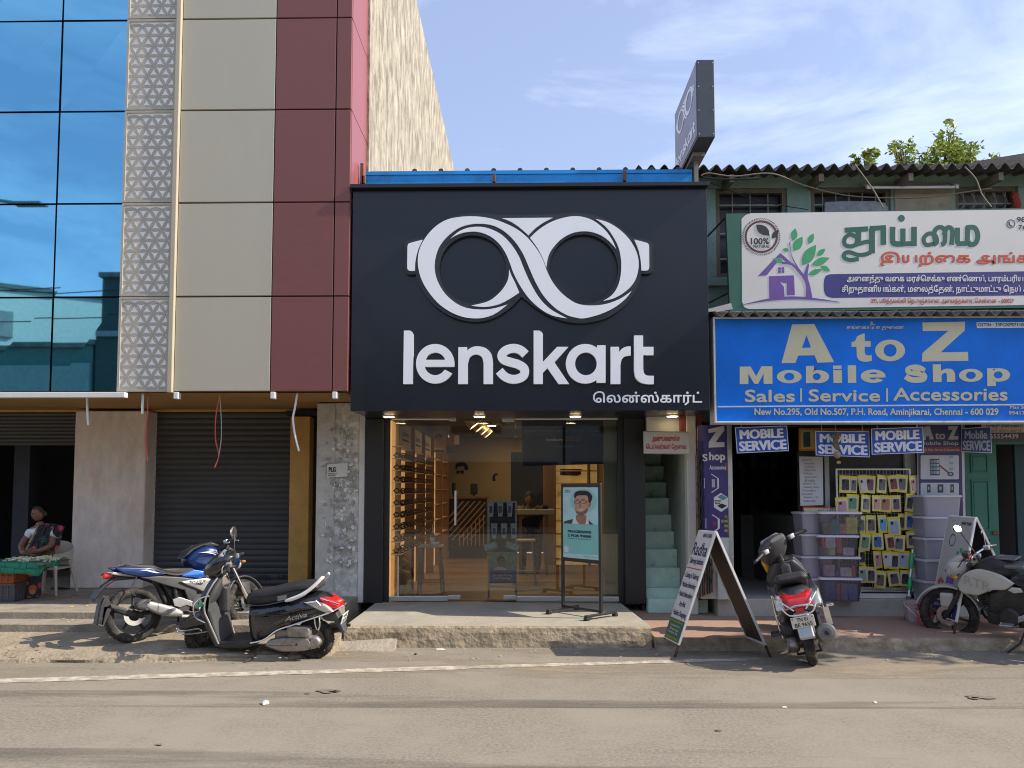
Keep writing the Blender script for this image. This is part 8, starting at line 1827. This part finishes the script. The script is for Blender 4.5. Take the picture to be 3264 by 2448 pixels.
# heap of jasmine on the cloth
m = MB(); random.seed(14)
for k in range(420):
    a = random.random(); x = ux(28, 9.6) + (ux(178, 9.6) - ux(28, 9.6)) * a; hmx = .02 + .045 * math.exp(-((a - .78) / .2) ** 2) + .02 * math.exp(-((a - .2) / .3) ** 2)
    y = 9.52 + random.uniform(0, .26); z = tz + .004 + random.uniform(0, hmx)
    r = random.uniform(.007, .014); m.ball((x, y, z), (r * 1.5, r, r), 5, mi=0 if random.random() < .75 else 1)
o = single('jasmine_heap', m, [M('jasmine_white', (.62, .62, .46), r=.8, var=.15, s=30), M('jasmine_green', (.34, .40, .14), r=.8)], 'long heap of strung white jasmine on the green cloth', 'flowers'); o['kind'] = 'stuff'
m = MB(); random.seed(31)
for k in range(60):
    u, v = random.uniform(150, 560), random.uniform(1880, 2000); z = .302 if v < 1948 else (.23 if v < 1990 else .16)
    p = gnd(u, v, z); m.ball((p.x, p.y, p.z + .004), (.016 * random.uniform(.5, 1.3), .014, .004), 5)
o = single('petals', m, M('fallen_petals', (.62, .48, .10), r=.8, var=.3, s=30), 'yellow and white petals scattered over the entrance steps', 'petals'); o['kind'] = 'stuff'
m = MB(); p = at(205, 1868, 10.9); m.puff([(p.x - .12, .304), (p.x - .10, .33), (p.x, .325), (p.x + .12, .312), (p.x + .12, .304)], .045, .008, y0=10.8); single('sandal', m, m_blkmet, 'dark sandal lying at the foot of the plaster pillar', 'sandal')

# dark clothed assistant leaning on the consulting table inside the optician
ax_, ay_ = ux(1690, 14.0), 14.05
t = thing('stool', 'dark stool under the assistant inside the optician', 'stool', (ax_, ay_ + .1, PZ + .006)); m = MB(); m.lathe([(.17, .42), (.18, .44), (.17, .47)], (0, 0, 0), 'z', 20); part('seat', m, m_blkmet, t, world=False)
for sx in (-1, 1):
    for sy in (-1, 1): m = MB(); m.tube([(sx * .1, sy * .1, .42), (sx * .15, sy * .15, 0)], .014, 6); part('leg', m, m_blkmet, t, world=False)
PA = thing('person', 'assistant in dark navy clothes seated behind the grey table inside the optician', 'person', (ax_, ay_, PZ + .006))
DZ = -.34
V = [Vector((0, .1, .92 + DZ)), Vector((0, .06, 1.12 + DZ)), Vector((-.02, -.02, 1.32 + DZ)), Vector((-.02, -.06, 1.42 + DZ)), Vector((-.02, -.09, 1.50 + DZ)), Vector((-.02, -.12, 1.56 + DZ))]
R = [(.15, .11), (.14, .10), (.17, .10), (.09, .07), (.05, .05), (.05, .05)]; Ed = [(0, 1), (1, 2), (2, 3), (3, 4), (4, 5)]
for sx in (-1, 1):
    e_ = chain([Vector((sx * .19, -.02, 1.36 + DZ)), Vector((sx * .29, -.16, 1.16)), Vector((sx * .18, -.40, 1.14))], [.06, .048, .032], 3)
    hand(V, Ed, R, e_, (-sx * .5, -.8, .05), (0, 0, 1), (-sx * .6, .5, -.2), 1)
    lg = chain([Vector((sx * .10, .05, .56)), Vector((sx * .13, -.34, .52)), Vector((sx * .13, -.32, .09))], [.085, .065, .045], 0); chain([Vector((sx * .13, -.40, .045)), Vector((sx * .135, -.50, .03))], [(.045, .035), (.035, .025)], lg)
skin_mesh('body', V, Ed, R, m_skin, PA)
HT = Matrix.Translation((-.02, -.18, 1.65 + DZ)) @ Matrix.Rotation(rad(34), 4, 'X')
m = MB(HT); m.ball((0, 0, 0), (.073, .092, .112), 18); m.ball((0, -.09, -.012), (.012, .014, .018), 8)
for sx in (-1, 1): m.ball((sx * .072, .01, -.01), (.01, .018, .028), 8)
h2 = m.build('head', m_skin, PA)
m = MB(HT)
for sx in (-1, 1): m.ball((sx * .03, -.082, .012), (.011, .006, .006), 8)
m.tube([(-.02, -.088, -.052), (0, -.092, -.05), (.02, -.088, -.052)], .003, 5); m.build('eyes_and_lips', m_dark, h2)
m = MB(HT); m.ball((0, .02, .035), (.079, .090, .092), 16); m.build('hair', m_dark, PA)
m_nv = M('navy_shirt', (.014, .020, .045), r=.8, var=.2)
V = [Vector((0, .1, .86 + DZ)), Vector((0, .06, 1.12 + DZ)), Vector((-.02, -.02, 1.32 + DZ)), Vector((-.02, -.05, 1.40 + DZ)), Vector((-.19, -.02, 1.36 + DZ)), Vector((-.29, -.16, 1.16)), Vector((-.19, -.37, 1.145)), Vector((.19, -.02, 1.36 + DZ)), Vector((.29, -.16, 1.16)), Vector((.19, -.37, 1.145))]
skin_mesh('shirt', V, [(0, 1), (1, 2), (2, 3), (2, 4), (4, 5), (5, 6), (2, 7), (7, 8), (8, 9)], [(.165, .125), (.158, .115), (.185, .115), (.085, .075), .07, .058, .045, .07, .058, .045], m_nv, PA)
V = [Vector((0, .1, .58)), Vector((.10, .03, .56)), Vector((.13, -.34, .52)), Vector((.13, -.32, .08)), Vector((-.10, .03, .56)), Vector((-.13, -.34, .52)), Vector((-.13, -.32, .08))]
skin_mesh('trousers', V, [(0, 1), (1, 2), (2, 3), (0, 4), (4, 5), (5, 6)], [(.16, .12), .10, .078, .06, .10, .078, .06], m_dark, PA)
# ================================================================ tree behind the eaves, tree beyond the kerb
m_leafA = M('sunny_leaf', (.46, .52, .12), r=.6, var=.35, s=2.5); m_leafB = M('deep_leaf', (.22, .31, .07), r=.6, var=.35, s=2.5); m_bark = M('grey_bark', (.16, .125, .09), r=.9, var=.25, s=8, bump=.5, bs=30)
def tree(label, base, top, blobs, n, size, seed, dens=1.0):
    t = thing('tree', label, 'tree', base); random.seed(seed)
    m = MB(); b = Vector(base); hub = Vector((base[0], base[1], base[2] + (top - base[2]) * .55))
    m.tube([b, b + (hub - b) * .5 + Vector((.06, .04, 0)), hub], [.16, .12, .09], 9)
    for (c, r) in blobs:
        c = Vector(c); mid = (hub + c) / 2 + Vector((0, 0, .15)); m.tube(cat_rom([tuple(hub), tuple(mid), tuple(c)], 4), [.06, .052, .045, .04, .034, .028, .022, .016, .010], 6)
        for k in range(4):
            d = Vector((random.uniform(-1, 1), random.uniform(-1, 1), random.uniform(-.2, 1))).normalized() * r * .8; m.tube([mid + (c - mid) * .6, c + d * .5, c + d], [.016, .010, .004], 5)
    part('trunk', m, m_bark, t)
    m = MB(); tot = sum(r ** 2 for _, r in blobs)
    for (c, r) in blobs:
        c = Vector(c); k_ = int(n * r ** 2 / tot); subs = [c + Vector((random.gauss(0, .45), random.gauss(0, .45), random.gauss(0, .42))) * r for _ in range(max(4, int(9 * r + 3)))]
        for k in range(k_):
            q = random.choice(subs); p = q + Vector((random.gauss(0, 1), random.gauss(0, 1), random.gauss(0, 1))) * r * .17
            a = Vector((random.uniform(-1, 1), random.uniform(-1, 1), random.uniform(-.6, .6))).normalized(); b_ = a.cross(Vector((random.uniform(-1, 1), random.uniform(-1, 1), random.uniform(.2, 1)))).normalized()
            s_ = size * random.uniform(.6, 1.25)
            m.add([p - a * s_, p + b_ * s_ * .45, p + a * s_, p - b_ * s_ * .45], [(0, 1, 2), (0, 2, 3)], 0 if random.random() < .62 else 1)
    part('crown', m, [m_leafA, m_leafB], t, smooth=False)
    return t
YT = 15.5
bl = [((at(u, v + 36, YT)).to_tuple(), r) for u, v, r in ((2870, 455, .34), (2915, 485, .34), (2965, 470, .42), (3010, 440, .46), (3030, 395, .26), (3000, 505, .6), (3060, 480, .46), (3100, 505, .40), (3150, 505, .36), (3185, 478, .22), (2940, 520, .5), (3210, 510, .25), (2850, 425, .16), (3095, 440, .2), (3025, 425, .25))]
b0 = at(3010, 700, YT); b0.z = 0
tree('bright green tree showing above the corrugated eaves', b0.to_tuple(), 8.2, bl, 3600, .056, 41)
bl = [((at(u, v, 15.2)).to_tuple(), r) for u, v, r in ((2770, 505, .24), (2755, 535, .2), (2727, 512, .12), (2722, 535, .14))]
b0 = at(2760, 700, 15.2); b0.z = 0
tree('small sprig of young tree poking over the eaves away from the larger crown', b0.to_tuple(), 7.4, bl, 620, .055, 43)
# ================================================================ litter and rubble along the kerb
m_pap = M('paper_litter', (.58, .56, .52), r=.8, var=.1); m_bag = M('black_bag_film', (.012, .012, .014), r=.25, var=.3, s=20)
def scrap(u, v, z, r, mat, label, cat, h=.5, n=9, seed=0, name='litter'):
    p = gnd(u, v, z); random.seed(seed); m = MB(); b = bmesh.new(); bmesh.ops.create_icosphere(b, subdivisions=2, radius=1)
    for q in b.verts:
        k = 1 + .55 * mnoise.noise(q.co * 2.2 + Vector((seed * 3.1, 0, 0))); q.co = Vector((q.co.x * r * k, q.co.y * r * .7 * k, max(-.2, q.co.z) * r * h * k))
    m.bm(b, M4=Matrix.Translation(p + Vector((0, 0, .001 + .2 * r * h))) @ Matrix.Rotation(seed, 4, 'Z'))
    return single(name, m, mat, label, cat, smooth=(name != 'stone'))
scrap(1568, 2060, 0, .085, m_bag, 'crumpled black plastic bag on the road against the platform edge', 'bag', .55, seed=3, name='plastic_bag'); scrap(1600, 2062, 0, .05, m_bag, 'small torn black plastic strip beside the larger black bag', 'bag', .4, seed=4, name='plastic_bag')
scrap(845, 2243, 0, .05, m_pap, 'crumpled white paper lying on the open road', 'paper', .45, seed=5, name='crumpled_paper'); scrap(1405, 2071, 0, .06, m_pap, 'flat white paper scrap by the platform edge', 'paper', .15, seed=6, name='crumpled_paper')
scrap(113, 2008, .13, .05, M('grey_pigeon_paper', (.30, .28, .28), r=.8), 'small grey crumpled paper before the lowest granite step', 'paper', .6, seed=7, name='crumpled_paper'); scrap(1325, 2087, 0, .02, M('dark_lump', (.08, .06, .05), r=.9), 'small dark lump on the road before the platform', 'stone', .9, seed=8, name='stone')
m_rub = M('rubble', (.40, .36, .29), r=.95, var=.25, s=14, bump=.6, bs=40)
for i, (u, v, r, lb) in enumerate(((1745, 2055, .10, 'long pale slab of rubble leaning on the platform edge'), (1880, 2052, .05, 'small pale rubble piece near the middle of the platform edge'), (1938, 2050, .045, 'squarish rubble lump between two larger heaps'), (2012, 2046, .11, 'largest rubble heap under the right end of the platform'), (2035, 2052, .06, 'rubble piece at the outer foot of the largest heap'), (1990, 2056, .05, 'flat rubble piece in front of the largest heap'), (1865, 2058, .03, 'tiny rubble crumb on the road by the platform'), (630, 2075, .05, 'sandy stone by the black scooter front wheel'), (2632, 2052, .05, 'pale blue grey stone behind the graphite scooter wheel'), (2712, 2046, .055, 'crumpled foil like stone at the red pavement edge'))):
    scrap(u, v, .0 if i != 7 else .06, r, m_rub, lb, 'stone', .42, seed=20 + i, name='stone')
scrap(2500, 2255, 0, .02, m_pap, 'tiny white paper bit on the open road nearest the camera side', 'paper', .3, seed=41, name='crumpled_paper'); scrap(2790, 2240, 0, .022, m_pap, 'tiny white paper bit on the road before the graphite scooter', 'paper', .3, seed=42, name='crumpled_paper')
m = MB(); p0, p1 = gnd(2180, 2050), gnd(2285, 2048); m.cbox(p0.x, p1.x, p0.y - .03, p0.y + .05, .002, .03, .008); single('black_tube', m, m_blkmet, 'flat black rod lying on the road under the tailoring board', 'rod')
m = MB(); random.seed(77)
for k in range(260):
    u = random.uniform(0, 3264); v = random.choice((random.uniform(2035, 2110), random.uniform(2060, 2095))); p = gnd(u, v, 0)
    if u < 1100: p = gnd(u, random.uniform(2012, 2100), .10)
    r = random.uniform(.004, .016); m.ball((p.x, p.y, p.z + r * .2), (r * random.uniform(.8, 1.8), r, r * .5), 5)
o = single('gravel', m, M('gravel_bits', (.34, .29, .22), r=.95, var=.4, s=30), 'scattered grit and gravel along the kerb', 'gravel'); o['kind'] = 'stuff'
m = MB(); random.seed(12)
for (u, v, w) in ((1048, 2205, .12), (1062, 2207, .06), (3130, 2225, .12), (3105, 2228, .07), (505, 2376, .03), (980, 2212, .03), (2290, 2330, .03)):
    p = gnd(u, v); m.flat([cat_rom([(p.x + w * math.cos(a) * random.uniform(.5, 1.2), p.y + w * .55 * math.sin(a) * random.uniform(.4, 1.2)) for a in [k * math.pi / 5 for k in range(10)]], 3, True)], lambda a, b, h: Vector((a, b, .0075 + h)), .0008)
struct('road_stain', m, M('dark_road_stain', (.175, .145, .11), r=.9, var=.3, s=30))
# ================================================================ across the street (seen in the mirror glass)
def house(label, x0, x1, y0, y1, z, mat, rows=()):
    t = thing('street_house', label, 'building', ((x0 + x1) / 2, y1, 0))
    m = MB(); m.box(x0, x1, y0, y1, 0, z); part('wall', m, mat, t)
    m = MB(); m.box(x0 - .1, x1 + .1, y0 - .1, y1 + .12, z + .001, z + .18); part('parapet', m, M('stained_parapet', (.16, .17, .15), r=.9, var=.3, s=3), t)
    for (a, b, c, d, mt) in rows:
        m = MB(); m.box(a, b, y1 + .001, y1 + .12, c, d); part('facade_band', m, mt, t)
    return t
m_gr = M('teal_green_wall', (.10, .19, .17), r=.85, var=.2); m_cr = M('pale_street_wall', (.66, .66, .60), r=.85, var=.1); m_gd2 = M('grey_street_wall', (.30, .31, .30), r=.85, var=.2)
house('teal stained house across the street reflected in the mirror glass', -24, -16.05, -17, -10, 6.9, m_gr, ((-24, -16.1, 5.0, 6.2, M('pale_teal_band', (.26, .36, .33), r=.85, var=.15)), (-24, -16.1, .2, 4.9, m_dark)))
wh = house('white upper house set back across the street reflected in the mirror glass', -5, 4.6, -6, 0, 10.2, m_cr, ((-3.5, -2.2, 8.2, 9.3, m_gd2), (-4.9, -4.0, .2, 10.1, m_gd2), (1.5, 2.6, 8.0, 9.2, m_gd2)))
wh.location = (-20.6, -15.0, 0); wh.rotation_euler = (0, 0, rad(-34))
for c_ in wh.children: c_.location = (.2, 0, 0)
house('dark green tall house across the street reflected in the mirror glass', -15.95, -8.5, -17, -10, 9.8, M('dark_green_wall', (.05, .085, .075), r=.85, var=.2), ((-15.9, -8.6, 7.2, 7.4, m_gd2), (-15.9, -8.6, .2, 3.0, m_dark)))
house('cream house across the street facing the optician', -8.4, 1.5, -17, -10.5, 6.6, M('cream_street_wall', (.50, .46, .36), r=.85, var=.12), ((-8.2, 1.3, .2, 2.8, m_dark), (-7.5, -5.5, 4, 5.4, m_dark), (-3, -1, 4, 5.4, m_dark)))
house('grey house across the street facing the phone shop', 1.6, 14, -17, -10.2, 8.0, m_gd2, ((1.8, 13.8, .2, 2.8, m_dark), (3, 5.5, 4, 5.6, m_dark), (8, 10.5, 4, 5.6, m_dark)))
t = thing('street_lamp', 'grey street lamp across the road reflected in the mirror glass', 'street lamp', (-16.4, -3.2, 0))
m = MB(); m.tube(cat_rom([(-16.4, -3.2, 0), (-16.4, -3.2, 6), (-16.3, -3.2, 9.2), (-15.6, -3.2, 9.9), (-14.6, -3.2, 9.85)], 5), [.09] * 6 + [.075] * 5 + [.05] * 10, 10); part('pole', m, M('lamp_pole_grey', (.25, .26, .26), r=.5, m=.5), t)
m = MB(); m.cbox(-14.6, -13.7, -3.32, -3.08, 9.74, 9.86, .04); part('lamp_head', m, M('lamp_head_grey', (.20, .21, .22), r=.5), t)

random.seed(3)
for k, (za, zb) in enumerate(((8.3, 8.6), (7.6, 7.5), (8.9, 8.2))):
    dangle([(-30, -6, za), (-24, -6, za - .35), (-18, -6, (za + zb) / 2 - .45), (-12, -6, zb - .3), (-6, -6, zb)], .018, m_cabk, 'street_cable', ['highest street cable reflected in the mirror glass', 'lowest street cable reflected in the mirror glass', 'slanting street cable reflected in the mirror glass'][k], 'cable')
bl = [((x, y, z), r) for x, y, z, r in ((10.2, 7.9, 4.4, .8), (11.2, 8.3, 5.1, .9), (9.6, 7.6, 5.4, .6), (10.6, 8.6, 4.0, .6), (12.2, 8.0, 4.6, .8), (11.0, 7.4, 5.9, .7))]
tree('street tree beyond the right edge that shades the kerb by the white motorcycle', (11.0, 8.2, 0), 6.4, bl, 3200, .075, 47)
